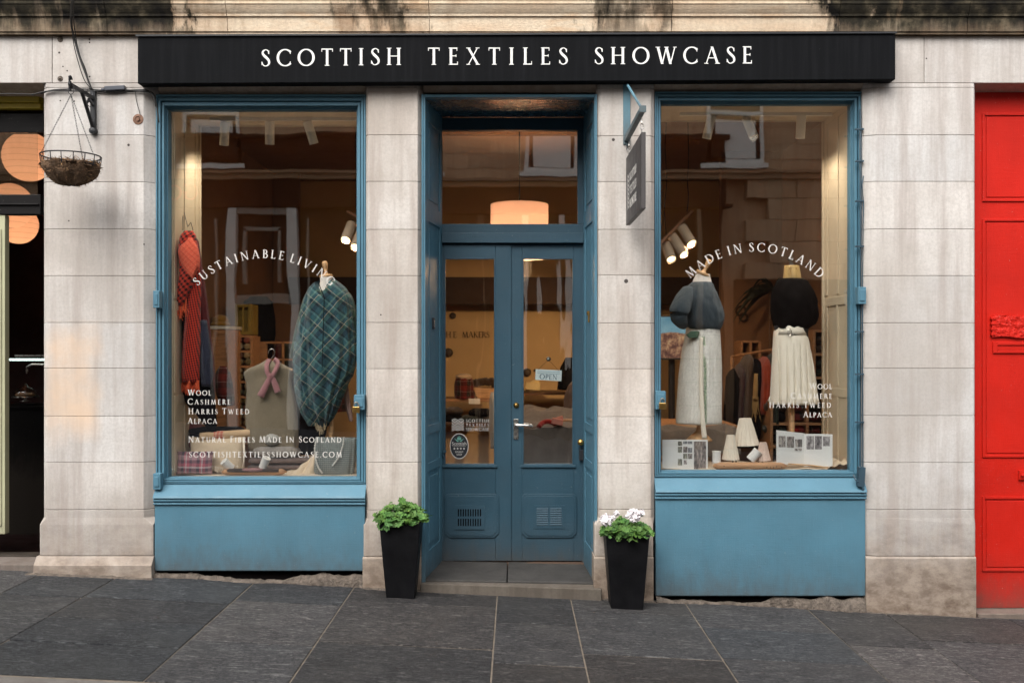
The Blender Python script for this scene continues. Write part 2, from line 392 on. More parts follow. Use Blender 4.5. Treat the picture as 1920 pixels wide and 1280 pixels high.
WOOD = wood('light_wood', (.45, .24, .12, 1)); WOODP = wood('pale_wood', (.62, .38, .20, 1)); WOODD = wood('dark_wood', (.12, .055, .025, 1))
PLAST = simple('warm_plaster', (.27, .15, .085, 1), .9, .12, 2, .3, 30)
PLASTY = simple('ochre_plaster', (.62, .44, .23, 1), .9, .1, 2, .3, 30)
FLOORW = wood('floor_boards', (.14, .075, .04, 1))
DARKW = simple('dark_interior', (.05, .026, .016, 1), .8, .3, 3)
BRASS = simple('brass', (.45, .28, .09, 1), .35, .2, 20, .1, 60, metal=1)
STEEL = simple('brushed_steel', (.6, .58, .54, 1), .3, .1, 20, .05, 60, metal=1)
VINYL = simple('white_vinyl', (.60, .575, .54, 1), .6, .03, 4, 0, 10)
LETTER = simple('sign_letter_paint', (.80, .79, .77, 1), .55, .05, 4, .05, 40)
PAPER = simple('white_paper', (.78, .77, .76, 1), .7, .03, 4, .1, 60)

# ------------------------------------------------------------------ roman capitals, drawn as strokes
def glyph_set(TK, TN, SV):
    def _arc(cx, cy, rx, ry, a0, a1, tk=TK, tn=TN, n=22):
        pts = []
        for i in range(n+1):
            a = R(a0 + (a1-a0)*i/n); c = math.cos(a); wv = tn + (tk-tn)*abs(c)**1.3
            pts.append((cx+rx*c, cy+ry*math.sin(a), wv))
        return ('path', pts)
    def _st(x, y0=0, y1=1, w_=TK): return ('poly', [(x-w_/2, y0), (x+w_/2, y0), (x+w_/2, y1), (x-w_/2, y1)])
    def _di(x0, y0, x1, y1, w_): return ('poly', [(x0-w_/2, y0), (x0+w_/2, y0), (x1+w_/2, y1), (x1-w_/2, y1)])
    def _ba(x0, x1, y, h=TN): return ('poly', [(x0, y-h/2), (x1, y-h/2), (x1, y+h/2), (x0, y+h/2)])
    def _se(x, y, l=.27): return ('poly', [(x-l/2, y if y < .5 else y-SV), (x+l/2, y if y < .5 else y-SV), (x+l/2, y+SV if y < .5 else y), (x-l/2, y+SV if y < .5 else y)])
    def _tick(x, y0, y1, w_=.04): return ('poly', [(x-w_/2, min(y0, y1)), (x+w_/2, min(y0, y1)), (x+w_/2, max(y0, y1)), (x-w_/2, max(y0, y1))])
    def _sp():
        ctl = [(.47,.74,.05),(.43,.90,.055),(.30,.972,.05),(.15,.90,.09),(.115,.76,.12),(.22,.61,.145),(.37,.47,.145),(.475,.32,.13),(.47,.14,.10),(.32,.028,.055),(.16,.06,.055),(.07,.25,.05)]
        out = []
        for i in range(len(ctl)-1):
            p0 = ctl[max(i-1, 0)]; p1 = ctl[i]; p2 = ctl[i+1]; p3 = ctl[min(i+2, len(ctl)-1)]
            for k in range(4):
                t = k/4; out.append(tuple(.5*((2*p1[j])+(-p0[j]+p2[j])*t+(2*p0[j]-5*p1[j]+4*p2[j]-p3[j])*t*t+(-p0[j]+3*p1[j]-3*p2[j]+p3[j])*t**3) for j in range(3)))
        out.append(ctl[-1]); return ('path', out)
    GL = {
     'A': (.86, [_di(.10, 0, .43, 1, TN), _di(.76, 0, .43, 1, TK), _ba(.22, .62, .34, .05), _se(.10, 0, .24), _se(.76, 0, .28)]),
     'B': (.60, [_st(.16), _se(.13, 0, .2), _se(.13, 1, .2), _arc(.26, .75, .23, .225, 90, -90), _arc(.27, .275, .29, .25, 90, -90), _ba(.1, .28, .972), _ba(.1, .28, .525, .05), _ba(.1, .28, .028)]),
     'C': (.86, [_arc(.50, .5, .43, .475, 42, 318), _tick(.80, .72, .92), _tick(.80, .08, .28)]),
     'D': (.86, [_st(.16), _se(.13, 0, .2), _se(.13, 1, .2), _arc(.32, .5, .47, .472, 90, -90), _ba(.1, .33, .972), _ba(.1, .33, .028)]),
     'E': (.58, [_st(.16), _se(.13, 0, .2), _se(.13, 1, .2), _ba(.1, .52, .972), _ba(.1, .46, .52, .05), _ba(.1, .55, .028), _tick(.51, .82, 1), _tick(.46, .45, .6), _tick(.545, 0, .18)]),
     'F': (.55, [_st(.16), _se(.16, 0, .28), _se(.13, 1, .2), _ba(.1, .50, .972), _ba(.1, .44, .52, .05), _tick(.49, .82, 1), _tick(.44, .45, .6)]),
     'G': (.90, [_arc(.50, .5, .43, .475, 44, 318), _tick(.80, .72, .92), _st(.80, .06, .42), _se(.80, .42-.0, .26)]),
     'H': (.90, [_st(.17), _st(.73), _se(.17, 0), _se(.17, 1), _se(.73, 0), _se(.73, 1), _ba(.17, .73, .52, .05)]),
     'I': (.34, [_st(.17), _se(.17, 0), _se(.17, 1)]),
     'K': (.80, [_st(.17), _se(.17, 0), _se(.17, 1), _di(.22, .46, .62, 1, TN), _di(.70, 0, .30, .56, TK), _se(.62, 1, .22), _se(.70, 0, .24)]),
     'L': (.56, [_st(.16), _se(.16, 1, .28), _ba(.04, .53, .028), _tick(.525, 0, .2)]),
     'M': (1.04, [_di(.12, 0, .22, 1, TN), _di(.52, .02, .22, 1, TK), _di(.52, .02, .80, 1, TN), _di(.91, 0, .81, 1, TK), _se(.12, 0, .22), _se(.91, 0, .26)]),
     'N': (.92, [_st(.15, 0, 1, TN), _st(.77, 0, 1, TN), _di(.77, 0, .15, 1, TK), _se(.15, 0, .24), _se(.12, 1, .22), _se(.77, 1, .24)]),
     'O': (1.0, [_arc(.50, .5, .43, .472, 0, 360, n=40)]),
     'P': (.60, [_st(.16), _se(.16, 0), _se(.13, 1, .2), _arc(.27, .72, .25, .252, 90, -90), _ba(.1, .28, .972), _ba(.16, .28, .468, .05)]),
     'R': (.72, [_st(.16), _se(.16, 0), _se(.13, 1, .2), _arc(.27, .74, .24, .235, 90, -90), _ba(.1, .28, .972), _ba(.16, .28, .505, .05), _di(.66, 0, .32, .52, TK), _se(.68, 0, .2)]),
     'S': (.56, [_sp(), _tick(.475, .72, .92), _tick(.065, .08, .27)]),
     'T': (.72, [_st(.36), _se(.36, 0), _ba(.03, .69, .972), _tick(.045, .82, 1), _tick(.675, .82, 1)]),
     'U': (.86, [_st(.17, .34, 1), _st(.70, .34, 1, TN), _arc(.435, .36, .265, .335, 180, 360), _se(.17, 1), _se(.70, 1, .24)]),
     'V': (.84, [_di(.42, 0, .10, 1, TK), _di(.42, 0, .74, 1, TN), _se(.10, 1, .27), _se(.74, 1, .22)]),
     'W': (1.20, [_di(.36, 0, .10, 1, TK), _di(.36, 0, .60, 1, TN), _di(.84, 0, .60, 1, TK), _di(.84, 0, 1.10, 1, TN), _se(.10, 1, .26), _se(.60, 1, .24), _se(1.10, 1, .2)]),
     'X': (.80, [_di(.68, 0, .12, 1, TK), _di(.12, 0, .66, 1, TN), _se(.12, 0, .22), _se(.68, 0, .25), _se(.12, 1, .25), _se(.66, 1, .22)]),
     'Y': (.78, [_st(.39, 0, .48), _di(.39, .46, .10, 1, TK), _di(.39, .46, .68, 1, TN), _se(.39, 0), _se(.10, 1, .25), _se(.68, 1, .2)]),
     '.': (.22, [('poly', [(.05, 0), (.17, 0), (.17, .12), (.05, .12)])]),
    }

    return GL
GL = GL_FINE = glyph_set(.145, .062, .040)
GL_BOLD = glyph_set(.155, .088, .05)
def glyph(mb, ch, fr, h, th, bold=1.0):
    """fr(u,v) -> point on the surface and th the outward offset vector; each stroke lies a hair above the last"""
    k = 0
    for kind, g in GL[ch][1]:
        lift = th * (1 + .14*k); k += 1
        if kind == 'poly':
            n = len(g); a = [fr(u*h, v*h) for u, v in g]
            mb.add(a + [p + lift for p in a], [tuple(range(n, 2*n))] + [(i, (i+1) % n, n+(i+1) % n, n+i) for i in range(n)])
        else:
            L, Rr = [], []
            for i, (x, y, wv) in enumerate(g):
                a = g[max(i-1, 0)]; b = g[min(i+1, len(g)-1)]
                if ch == 'O' and i in (0, len(g)-1): a, b = g[-2], g[1]
                dx, dy = b[0]-a[0], b[1]-a[1]; l = math.hypot(dx, dy) or 1; nx, ny = -dy/l*wv/2*bold, dx/l*wv/2*bold
                L.append(fr((x+nx)*h, (y+ny)*h)); Rr.append(fr((x-nx)*h, (y-ny)*h))
            n = len(g); vs = L + Rr + [p+lift for p in L] + [p+lift for p in Rr]; fs = []
            for i in range(n-1):
                fs += [(2*n+i, 3*n+i, 3*n+i+1, 2*n+i+1), (i, i+1, 2*n+i+1, 2*n+i), (n+i, n+i+1, 3*n+i+1, 3*n+i)]
            mb.add(vs, fs)
def layout(s, small=.8, tr=.12, sp=.45):
    out = []; x = 0; first = True
    for ch in s:
        if ch == ' ': x += sp; first = True; continue
        k = 1 if (first or small == 1) else small
        out.append((ch, x, k)); x += GL[ch][0]*k + tr; first = False
    return out, x - tr
def text_line(mb, s, x0, x1, z, h, Y, th=.0006, small=1, sp=.45):
    """letters between x0 and x1, tracking chosen to fit; plane facing the street"""
    _, w0 = layout(s, small, 0, sp); n = len(s.replace(' ', ''))-1 + 0
    tr = ((x1-x0)/h - w0) / max(n + s.count(' ')*0, 1)
    o, _w = layout(s, small, tr, sp - 0*tr)
    for ch, x, k in o:
        bx = x0 + x*h
        glyph(mb, ch, lambda u, v: Vector((bx+u, Y, z+v)), h*k, Vector((0, -th, 0)))
def arc_text(mb, s, cx, cz, rad, a_mid, span, h, Y, th=.0006):
    _, w0 = layout(s, 1, 0, .4); n = len(s.replace(' ', ''))-1
    total = rad*span/h; tr = (total-w0)/n; o, W = layout(s, 1, tr, .4)
    for ch, x, k in o:
        mid = (x + GL[ch][0]/2)*h; a = a_mid + span/2 - mid/rad
        wv = GL[ch][0]*h/2
        def fr(u, v, a=a, wv=wv):
            uu = u - wv; ux, uz = math.sin(a), -math.cos(a); rx, rz = math.cos(a), math.sin(a)
            return Vector((cx + rx*(rad+v) + ux*uu, Y, cz + rz*(rad+v) + uz*uu))
        glyph(mb, ch, fr, h, Vector((0, -th, 0)))

# ------------------------------------------------------------------ the building
B = root('stone_building', 'pale sandstone tenement with blue shopfront, black signboard and red door', 'building', (0, 0, 0))
JP = [165, 254, 341, 430, 517, 605, 691, 780, 867, 955, 1042]
def rv(k=.11):
    a = 1 + random.uniform(-k, k); b = random.uniform(-.02, .02); return (a*(1+b), a, a*(1-b))
def blocks(mb, prof, z0, z1):                     # one ashlar block with its mortar bed
    mb.cur = rv(); mb.mi = 0; mb.extr_z(prof, z0+.0013, z1-.0013)
def pier(pxs, base, mat, stopl=True):
    xa, xb, xc_, xd = [PX(p) for p in pxs]        # outer left, face left, face right, outer right
    m = MB(); ya, yb = .035, .07
    prof = [(xa, .34), (xa, ya), (xb, 0), (xc_, 0), (xd, yb if xd-xc_ > .03 else ya), (xd, .34)]
    jz = [PZ(p+random.uniform(-1, 1)) for p in JP]
    blocks(m, prof, jz[0], PZ(156))
    for i in range(len(jz)-2):
        blocks(m, prof, jz[i+1], jz[i])
    # stopped chamfer, base block, plinth
    zt, zb = jz[-2], jz[-1]
    g = min(gz(xa), gz(xd)) - .12
    p0 = [(xa, .34), (xa, ya), (xb, 0), (xc_, 0), (xd, yb if xd-xc_ > .03 else ya), (xd, .34)]
    e = .012
    wide = [(xa-e, .34), (xa-e, .0), (xa-e+.01, -.004), (xd-e-.012, -.004), (xd-e, 0), (xd-e, .34)]
    if not stopl: wide[0] = (xa, .34); wide[1] = (xa, ya); wide[2] = (xb, 0)
    m.cur = rv(); n = 6; h0 = zt-.0018; h1 = zt-.055; h2 = zt-.10
    vs = [(x, y, h0) for x, y in p0] + [(x, y, h1) for x, y in p0] + [(x, y, h2) for x, y in wide] + [(x, y, zb+.0018) for x, y in wide]
    fs = [tuple(range(n)), tuple(range(4*n-1, 3*n-1, -1))]
    for k in range(3): fs += [(k*n+i, (k+1)*n+i, (k+1)*n+(i+1) % n, k*n+(i+1) % n) for i in range(n)]
    m.add(vs, fs)
    f = base                                      # plinth projection
    m.cur = (.93, .88, .82)
    m.extr_x([(.34, zb-.0018), (-.004, zb-.0018), (-f, zb-.0018-f*1.1), (-f-.002, g), (.34, g)], xa-e-f*.4 if stopl else xa+.01, xd-e+f*.1)
    m.mi = 1; m.cur = (1, 1, 1)
    m.extr_z([(xa+.01, .33), (xa+.01, ya+.01), (xb+.006, .006), (xc_-.006, .006), (xd-.01, ya+.045), (xd-.01, .33)], g, PZ(157)-.01)
    return m.build('pier', [mat, JOINT], B, bevel=.0018, seg=1)
pier((78, 87, 269, 291), .05, STONE)
pier((685, 690, 783, 793), .012, STONE2)
pier((1118, 1126, 1220, 1228), .012, STONE2)
pier((1620, 1643, 1826, 1832), .012, stone_mat('ashlar_stone_clean', (.61, .583, .556), seed=2), False)
pier((-560, -550, -330, -320), .03, STONE)
pier((2160, 2170, 2400, 2410), .03, STONE)

# frieze of long stones, lintels with chamfered lower edge, wall above
m = MB()
js = [-760, -330, 98, 430, 806, 1257, 1733, 2150, 2600]
for a, b in zip(js, js[1:]):
    m.cur = rv(.05); m.box(PX(a)+.002, PX(b)-.002, 0, .34, PZ(156)+.001, PZ(66))
m.cur = (.4, .35, .3); m.box(PX(-750), PX(2590), .008, .33, PZ(155.5), PZ(67))
m.build('frieze', STONE, B, bevel=.003, seg=1)
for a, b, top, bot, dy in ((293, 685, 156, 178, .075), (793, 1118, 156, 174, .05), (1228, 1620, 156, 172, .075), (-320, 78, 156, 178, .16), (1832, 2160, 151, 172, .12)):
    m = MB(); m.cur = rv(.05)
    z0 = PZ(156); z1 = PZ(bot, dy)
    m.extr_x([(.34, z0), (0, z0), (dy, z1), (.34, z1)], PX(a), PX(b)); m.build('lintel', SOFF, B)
m = MB(); m.box(PX(-760), PX(2600), .02, .34, PZ(66)+.25, 7.6); m.build('upper_wall', STONE, B)

m = MB()                                          # cornice mouldings
prof = [(.34, 68), (-.012, 68), (-.012, 66), (-.035, 64.5), (-.035, 61), (-.045, 59), (-.050, 34), (-.054, 31), (-.062, 30.5), (-.063, 27), (-.065, 25.5), (-.07, 23), (-.08, 17), (-.088, 11), (-.09, 8), (-.096, 7), (-.096, 2), (-.10, 0), (-.10, -14), (-.105, -17), (-.11, -22), (-.11, -30), (.34, -32)]
pr = [(y, PZ(p, y if y < .3 else 0)) for y, p in prof]; pr[0] = (.34, pr[1][1]); pr[-1] = (.34, pr[-2][1]+.03)
for a, b in zip([-760, -300, 206, 430, 806, 1257, 1568, 1808, 2250], [-300, 206, 430, 806, 1257, 1568, 1808, 2250, 2600]):
    m.cur = rv(.06); m.extr_x(pr, PX(a)+.002, PX(b)-.002)
m.build('cornice', CORN, B)

# ---- shop windows
def ring(mb, o, i, y0, y1):
    (a, b, c, d), (e, f, g, h) = o, i             # x0,x1,z0,z1 outer and inner
    mb.box(a, e, y0, y1, c, d); mb.box(f, b, y0, y1, c, d); mb.box(e, f, y0, y1, h, d)
    if g > c: mb.box(e, f, y0, y1, c, g)
def shop_window(gx0, gx1, gy0, gy1, ox0, ox1, oy0, ysill, rx0, rx1, rbot):
    W_ = hollow('shop_window', B)
    G = (PX(gx0, .13), PX(gx1, .13), PZ(gy1, .13), PZ(gy0, .13)); O = (PX(ox0, .045), PX(ox1, .045), G[2]-.035, PZ(oy0, .045))
    def lerp(t): return tuple(O[k]+(G[k]-O[k])*t for k in range(4))
    m = MB(); lv = [0, .16, .24, .46, .56, .80, .88, 1.0]; ys = [.045, .060, .050, .072, .060, .085, .100]
    for i in range(7):
        o, n_ = lerp(lv[i]), lerp(lv[i+1])
        if i == 0: o = (O[0], O[1], O[2], O[3])
        ring(m, o, n_, ys[i], .17)
    m.build('window_frame', BLUE, W_, bevel=.003)
    m = MB(); m.box(G[0]-.004, G[1]+.004, .128, .134, G[2]-.004, G[3]+.004); m.build('pane', GLASS, W_)
    zs = PZ(ysill, -.03); zt = O[2]
    x0, x1 = PX(rx0), PX(rx1)
    m = MB(); pr = [(.16, zt), (.06, zt), (-.018, zs+.018), (-.026, zs+.004)]
    def bead(y, zc, r): return [(y-r*math.sin(PI*k/6), zc+r*math.cos(PI*k/6)) for k in range(7)]
    zz = zs; pr += [(-.010, zs)] + bead(-.008, zs-.013, .010) + [(-.004, zs-.028)] + bead(-.004, zs-.037, .008) + [(.012, zs-.047), (.16, zs-.047)]
    m.extr_x(pr, x0, x1); m.build('sill', BLUE, W_, bevel=.002)
    m = MB(); m.box(x0+.003, x1-.003, 0.002, .05, PZ(rbot), zs-.048); m.build('stall_riser', BLUE, W_, bevel=.006)
    m = MB(); m.box(x0-.03, x1+.03, .05, .2, -.4, zs-.05); m.build('riser_backing', DARKGAP, W_)
    return W_, G
WL, GLW = shop_window(318, 670, 208, 893, 292, 685.5, 177, 935, 288.5, 685, 1070)
WR, GRW = shop_window(1238, 1592, 197, 881, 1228, 1619, 172, 924, 1228.5, 1624, 1117)
for W_, items in ((WL, [(288, 300, 545, 577), (288, 302, 887, 917), (664, 684, 740, 768)]), (WR, [(1608, 1623, 538, 570), (1229, 1248, 733, 767)])):
    for a, b, c, d in items:
        m = MB(); m.box(PX(a), PX(b), -.012, .05, PZ(d), PZ(c)); m.box(PX(a)+.01, PX(b)-.01, -.018, -.012, PZ(d)+.02, PZ(c)-.02); m.build('bar_bracket', BLUE, W_, bevel=.003)
m = MB(); m.tube([P(1613, 205, .02), P(1614, 400, .02), P(1613, 875, .02)], .007); m.tube([P(1619, 330, .03), P(1616, 345, .015), P(1619, 380, .015), P(1617, 560, .015), P(1618, 880, .02)], .0045)
for q in (240, 300, 375, 460, 620, 700, 790): m.box(PX(1606), PX(1621), .008, .03, PZ(q+3), PZ(q))
m.obox(P(1614, 893, -.01), (.04, .05, .13), R(4)); m.tube([P(1612, 905, -.03), P(1605, 900, -.03), P(1600, 890, 0)], .006); m.tube([P(1617, 915, -.01), P(1617, 925, -.01)], .012)
m.build('side_pipe', simple('dark_blue_pipe', (.03, .06, .085, 1), .45), WR, smooth=False)

# lettering on the glass
Yg = .1275
def vinyl(parent, items, arc=None):
    global GL
    GL = GL_BOLD
    for s, a, b, base, cap, sm in items:
        m = MB(); text_line(m, s, PX(a, Yg), PX(b, Yg), PZ(base, Yg), cap/sc(Yg), Yg, small=sm, sp=.5); m.build('lettering', VINYL, parent)
    GL = GL_FINE; m = MB()
    if arc:
        s, ax, ay, rad, span, cap = arc
        k = 1/sc(Yg); arc_text(m, s, PX(ax, Yg), PZ(ay, Yg), rad*k, PI/2, span, cap*k, Yg)
    return m.build('lettering', VINYL, parent)
vinyl(WL, [('WOOL', 352, 396, 741, 11, .84), ('CASHMERE', 352, 432, 758, 11, .84), ('HARRIS TWEED', 353, 467, 776, 11, .84), ('ALPACA', 352, 407, 794, 11, .84),
           ('NATURAL FIBRES MADE IN SCOTLAND', 353, 640, 829, 11.5, .84), ('SCOTTISHTEXTILESSHOWCASE.COM', 354, 641, 857, 10.5, 1)],
      ('SUSTAINABLE LIVING', 495, 657, 173, 1.60, 16))
vinyl(WR, [('WOOL', 1518, 1560, 729, 11, .84), ('CASHMERE', 1483, 1560, 747, 11, .84), ('HARRIS TWEED', 1442, 1558, 764, 11, .84), ('ALPACA', 1506, 1560, 782, 11, .84)],
      ('MADE IN SCOTLAND', 1415, 642, 170, 1.58, 17))

# ---- doorway
DW = hollow('doorway', B); YD = .60
xl0, xr0 = PX(797), PX(1115); xl1, xr1 = PX(829, YD), PX(1094, YD); zso = PZ(181)
m = MB()
m.box(PX(790), xl0, .02, .09, .02, zso+.02); m.box(xr0, PX(1120), .02, .09, -.02, zso+.02); m.box(xl0, xr0, .02, .09, zso, zso+.02)
m.box(PX(790), PX(793), .01, .02, .02, zso+.02); m.box(PX(1117), PX(1120), .01, .02, -.02, zso+.02)
m.build('door_surround', BLUE, DW, bevel=.003)
def reveal(sx, xa, xb):
    m = MB(); dx = xb-xa; L_ = math.hypot(dx, YD-.09); ux, uy = dx/L_, (YD-.09)/L_; nx, ny = (uy, -ux) if sx > 0 else (-uy, ux)
    def q(u, d): return (xa+ux*u+nx*d, .09+uy*u+ny*d)
    def sl(u0, u1, d0, d1, z0, z1):
        pr = [q(u0, d0), q(u1, d0), q(u1, d1), q(u0, d1)]
        if sx < 0: pr = pr[::-1]
        m.extr_z(pr, z0, z1)
    sl(0, L_, -.03, -.008, 0, zso)
    rails = [.0, .22, PZ(876, .3), PZ(868, .3)+.03, PZ(806, .3), PZ(800, .3)+.04, PZ(421, .3), PZ(388, .3), PZ(238, .3), zso]
    sl(0, .07, -.008, .0, 0.03, zso); sl(L_-.07, L_, -.008, .0, 0.03, zso)
    for z0, z1 in ((.03, .24), (PZ(872, .3)-.03, PZ(872, .3)+.03), (PZ(803, .3)-.03, PZ(803, .3)+.03), (PZ(420, .3), PZ(389, .3)), (PZ(236, .3), zso)):
        sl(.07, L_-.07, -.008, 0, z0, z1)
    for z0, z1 in ((.28, PZ(872, .3)-.07), (PZ(803, .3)+.07, PZ(420, .3)-.04), (PZ(389, .3)+.04, PZ(236, .3)-.04)):
        sl(.11, L_-.11, -.012, -.003, z0, z1)
    return m.build('reveal_panelling', BLUE, DW, bevel=.002)
reveal(1, xl0, xl1); reveal(-1, xr0, xr1)
m = MB()
for k in range(5): m.box(xl0-.02, xr0+.02, .091+.102*k, .091+.102*(k+1)-.003, zso, zso+.03)
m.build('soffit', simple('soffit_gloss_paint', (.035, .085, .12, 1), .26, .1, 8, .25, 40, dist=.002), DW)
m = MB(); m.box(xl1-.09, xr1+.06, YD, YD+.06, PZ(244, YD), zso-.001); m.box(xl1-.09, PX(826, YD), YD, YD+.06, PZ(420, YD), PZ(244, YD)); m.box(PX(1083, YD), xr1+.06, YD, YD+.06, PZ(420, YD), PZ(244, YD))
m.box(xl1-.09, xr1+.06, YD+.002, YD+.06, PZ(437, YD), PZ(420, YD)); m.box(xl1-.0, xr1, YD-.03, YD+.055, PZ(456, YD), PZ(437.5, YD))
m.box(xr1-.01, xr1+.06, YD+.005, YD+.06, .05, PZ(456.5, YD)); m.box(xl1-.09, xl1-.06, YD+.005, YD+.06, .05, PZ(456.5, YD))
m.box(xl1-.09, xr1+.06, YD+.061, YD+.078, PZ(475, YD), PZ(440, YD)); m.build('door_frame', BLUE_SHADED, DW, bevel=.003)
m = MB(); m.box(PX(824, YD), PX(1085, YD), YD+.03, YD+.036, PZ(422, YD), PZ(242, YD)); m.build('fanlight_pane', GLASS, DW)
m = MB(); m.box(xl1-.06, xr1+.06, YD-.02, YD+.09, .02, PZ(1054, YD)); m.build('threshold', simple('worn_brown_wood', (.10, .06, .04, 1), .8), DW)

def leaf(x0, x1, g0, g1, px0, px1, y):
    Lf = hollow('door', B)
    X0, X1, A0, A1 = PX(x0, y), PX(x1, y), PX(g0, y), PX(g1, y); zb, zt, za, zc_ = PZ(1051, y), PZ(458, y), PZ(872, y), PZ(483, y)
    m = MB(); m.box(X0, A0, y, y+.045, zb, zt); m.box(A1, X1, y, y+.045, zb, zt); m.box(A0, A1, y, y+.045, zb, za); m.box(A0, A1, y, y+.045, zc_, zt)
    m.build('door_leaf', BLUE_SHADED, Lf, bevel=.003)
    m = MB(); bw = .011; ring(m, (A0, A1, za, zc_), (A0+bw, A1-bw, za+bw, zc_-bw), y-.004, y+.02); m.box(A0-.012, A1+.012, y-.014, y-.0045, za-.014, za+.002); m.build('glazing_bead', BLUE_SHADED, Lf, bevel=.002)
    m = MB(); m.box(A0+.005, A1-.005, y+.021, y+.026, za+.005, zc_-.005); m.build('pane', GLASSD, Lf)
    p0, p1, q0, q1 = PX(px0, y), PX(px1, y), PZ(1007, y), PZ(925, y); c = .035
    poly = [(p0+c, q0), (p1-c, q0), (p1, q0+c), (p1, q1-.02), (p1-.02, q1), (p0+.02, q1), (p0, q1-.02), (p0, q0+c)]
    m = MB(); m.prism(poly, y-.010, y-.001)
    cx, cz = (p0+p1)/2, (q0+q1)/2
    ins = [(cx+(x-cx)*.93, cz+(z-cz)*.91) for x, z in poly]; m.prism(ins, y-.014, y-.0105)
    m.build('panel', BLUE_SHADED, Lf, bevel=.003)
    return Lf
LL = leaf(811, 958.6, 832.5, 929, 834, 935.5, YD-.0)
LRt = leaf(957.0, 1094, 979, 1076, 978.5, 1081, YD+.012)
y = YD-.0145
m = MB(); x0, x1, z0, z1 = PX(853, y), PX(909, y), PZ(992, y), PZ(947, y); m.box(x0, x1, y-.006, y, z0, z1); m.mi = 1
for r_ in range(2):
    for k in range(10):
        xx = PX(858.5+4.6*k, y); zz = PZ(967 if r_ == 0 else 985, y); m.box(xx, xx+.0085, y-.0075, y-.0055, zz, zz+.052)
m.build('vent', [BLUE_SHADED, DARKGAP], LL, bevel=.0)
m = MB(); y = YD+.012-.0145; x0, x1, z0, z1 = PX(1001, y), PX(1059, y), PZ(990, y), PZ(947, y); m.box(x0, x1, y-.004, y, z0, z1)
for c_ in range(2):
    xa, xb = PX(1006+25*c_, y), PX(1028+25*c_, y)
    for k in range(8):
        zz = PZ(984-4.2*k, y); m.mi = 1; m.box(xa, xb, y-.0050, y-.0035, zz, zz+.006); m.mi = 0
        m.add([(xa, y-.008, zz+.002), (xb, y-.008, zz+.002), (xb, y-.005, zz+.013), (xa, y-.005, zz+.013), (xa, y-.0045, zz+.004), (xb, y-.0045, zz+.004)], [(0, 1, 2, 3), (0, 4, 5, 1), (0, 3, 4), (1, 5, 2)])
m.build('vent', [BLUE_SHADED, DARKGAP], LRt)
# handle, locks
y = YD+.012
m = MB(); m.box(PX(963, y), PX(972, y), y-.008, y, PZ(823, y), PZ(785, y)); m.lathe([(.012, 0), (.012, .035)], P(967.5, 797, y-.008), 12, (0, -1, 0)); m.tube([P(967.5, 797, y-.04), P(980, 797, y-.045), P(990, 797.5, y-.042), P(999, 799, y-.03)], [.009, .008, .007, .006])
m.mi = 1; m.lathe([(.004, 0), (.004, .002)], P(967.5, 811, y-.0085), 8, (0, -1, 0)); m.box(PX(967, y), PX(968, y), y-.0105, y-.0085, PZ(815, y), PZ(811, y))
m.build('door_handle', [STEEL, DARKGAP], LRt, bevel=.001)
m = MB(); m.lathe([(.021, 0), (.019, .008), (.013, .012), (.013, .016), (.003, .016)], P(968, 759.5, y), 20, (0, -1, 0)); m.mi = 1; m.box(PX(967.6, y), PX(968.4, y), y-.018, y-.0162, PZ(762, y), PZ(757, y)); m.build('lock', [BRASS, DARKGAP], LRt, smooth=True)
m = MB(); m.lathe([(.010, 0), (.010, .02), (.022, .035), (.024, .05), (.016, .06), (.0, .062)], P(1088, 829, y), 16, (0, -1, .1)); m.build('knob', BRASS, LRt, smooth=True)
m = MB(); m.tube([P(1090, 843, y-.02)+Vector((.014*math.cos(a), 0, .014*math.sin(a))) for a in [PI*k/6 for k in range(7)]], .004); m.box(PX(1085.5, y), PX(1093.5, y), y-.03, y-.01, PZ(862, y), PZ(843, y)); m.build('latch', BLACK, LRt, bevel=.002)
m = MB(); yy = .32; m.box(PX(803, yy)+.0, PX(820, yy)-.02, yy-.045, yy+.045, PZ(617, yy), PZ(596, yy)); m.mi = 1; m.box(PX(803, yy)+.01, PX(820, yy)-.018, yy-.032, yy+.032, PZ(613, yy), PZ(600, yy)); m.build('entry_buzzer', [BLACK, STEEL], DW, bevel=.003)
m = MB(); m.lathe([(.011, 0), (.016, .01), (.0, .014)], P(1103.5, 587, .3), 14, (-1, 0, 0)); m.box(PX(1104, .3)-.006, PX(1104, .3)+.004, .285, .315, PZ(604, .3), PZ(583, .3)); m.build('brass_escutcheon', BRASS, DW)
m = MB(); m.lathe([(.012, 0), (.009, .012), (.0, .013)], P(834, 846, YD-.015), 12, (0, -1, 0)); m.tube([P(831, 846, YD-.01), P(831, 856, YD-.01)], .006); m.build('bolt', BLUE_SHADED, LL)
# transfers on the left pane
GL = GL_BOLD
yg = YD+.0205
m = MB()
x0, x1, z0, z1 = PX(847, yg), PX(870, yg), PZ(808, yg), PZ(785, yg); nb = 8; hh = (z1-z0)/nb
for k in range(nb):                                   # zig-zag bands
    za = z0+k*hh; n = 4; wv = (x1-x0)/n; a = .42*hh
    for i in range(n):
        u0 = za + (hh*.95 if i % 2 else 0); u1 = za + (0 if i % 2 else hh*.95)
        m.add([(x0+i*wv, yg, u0), (x0+(i+1)*wv, yg, u1), (x0+(i+1)*wv, yg, u1+a), (x0+i*wv, yg, u0+a)], [(0, 1, 2, 3)])
for s, py in (('SCOTTISH', 791.5), ('TEXTILES', 799.5), ('SHOWCASE', 807.5)): text_line(m, s, PX(873.5, yg), PX(917, yg), PZ(py, yg), 5.8/sc(yg), yg, .0004)
m.build('shop_transfer', VINYL, LL)
m = MB(); cx, cz, rx, rz = PX(861, yg), PZ(836, yg), 17.5/sc(yg), 24/sc(yg)
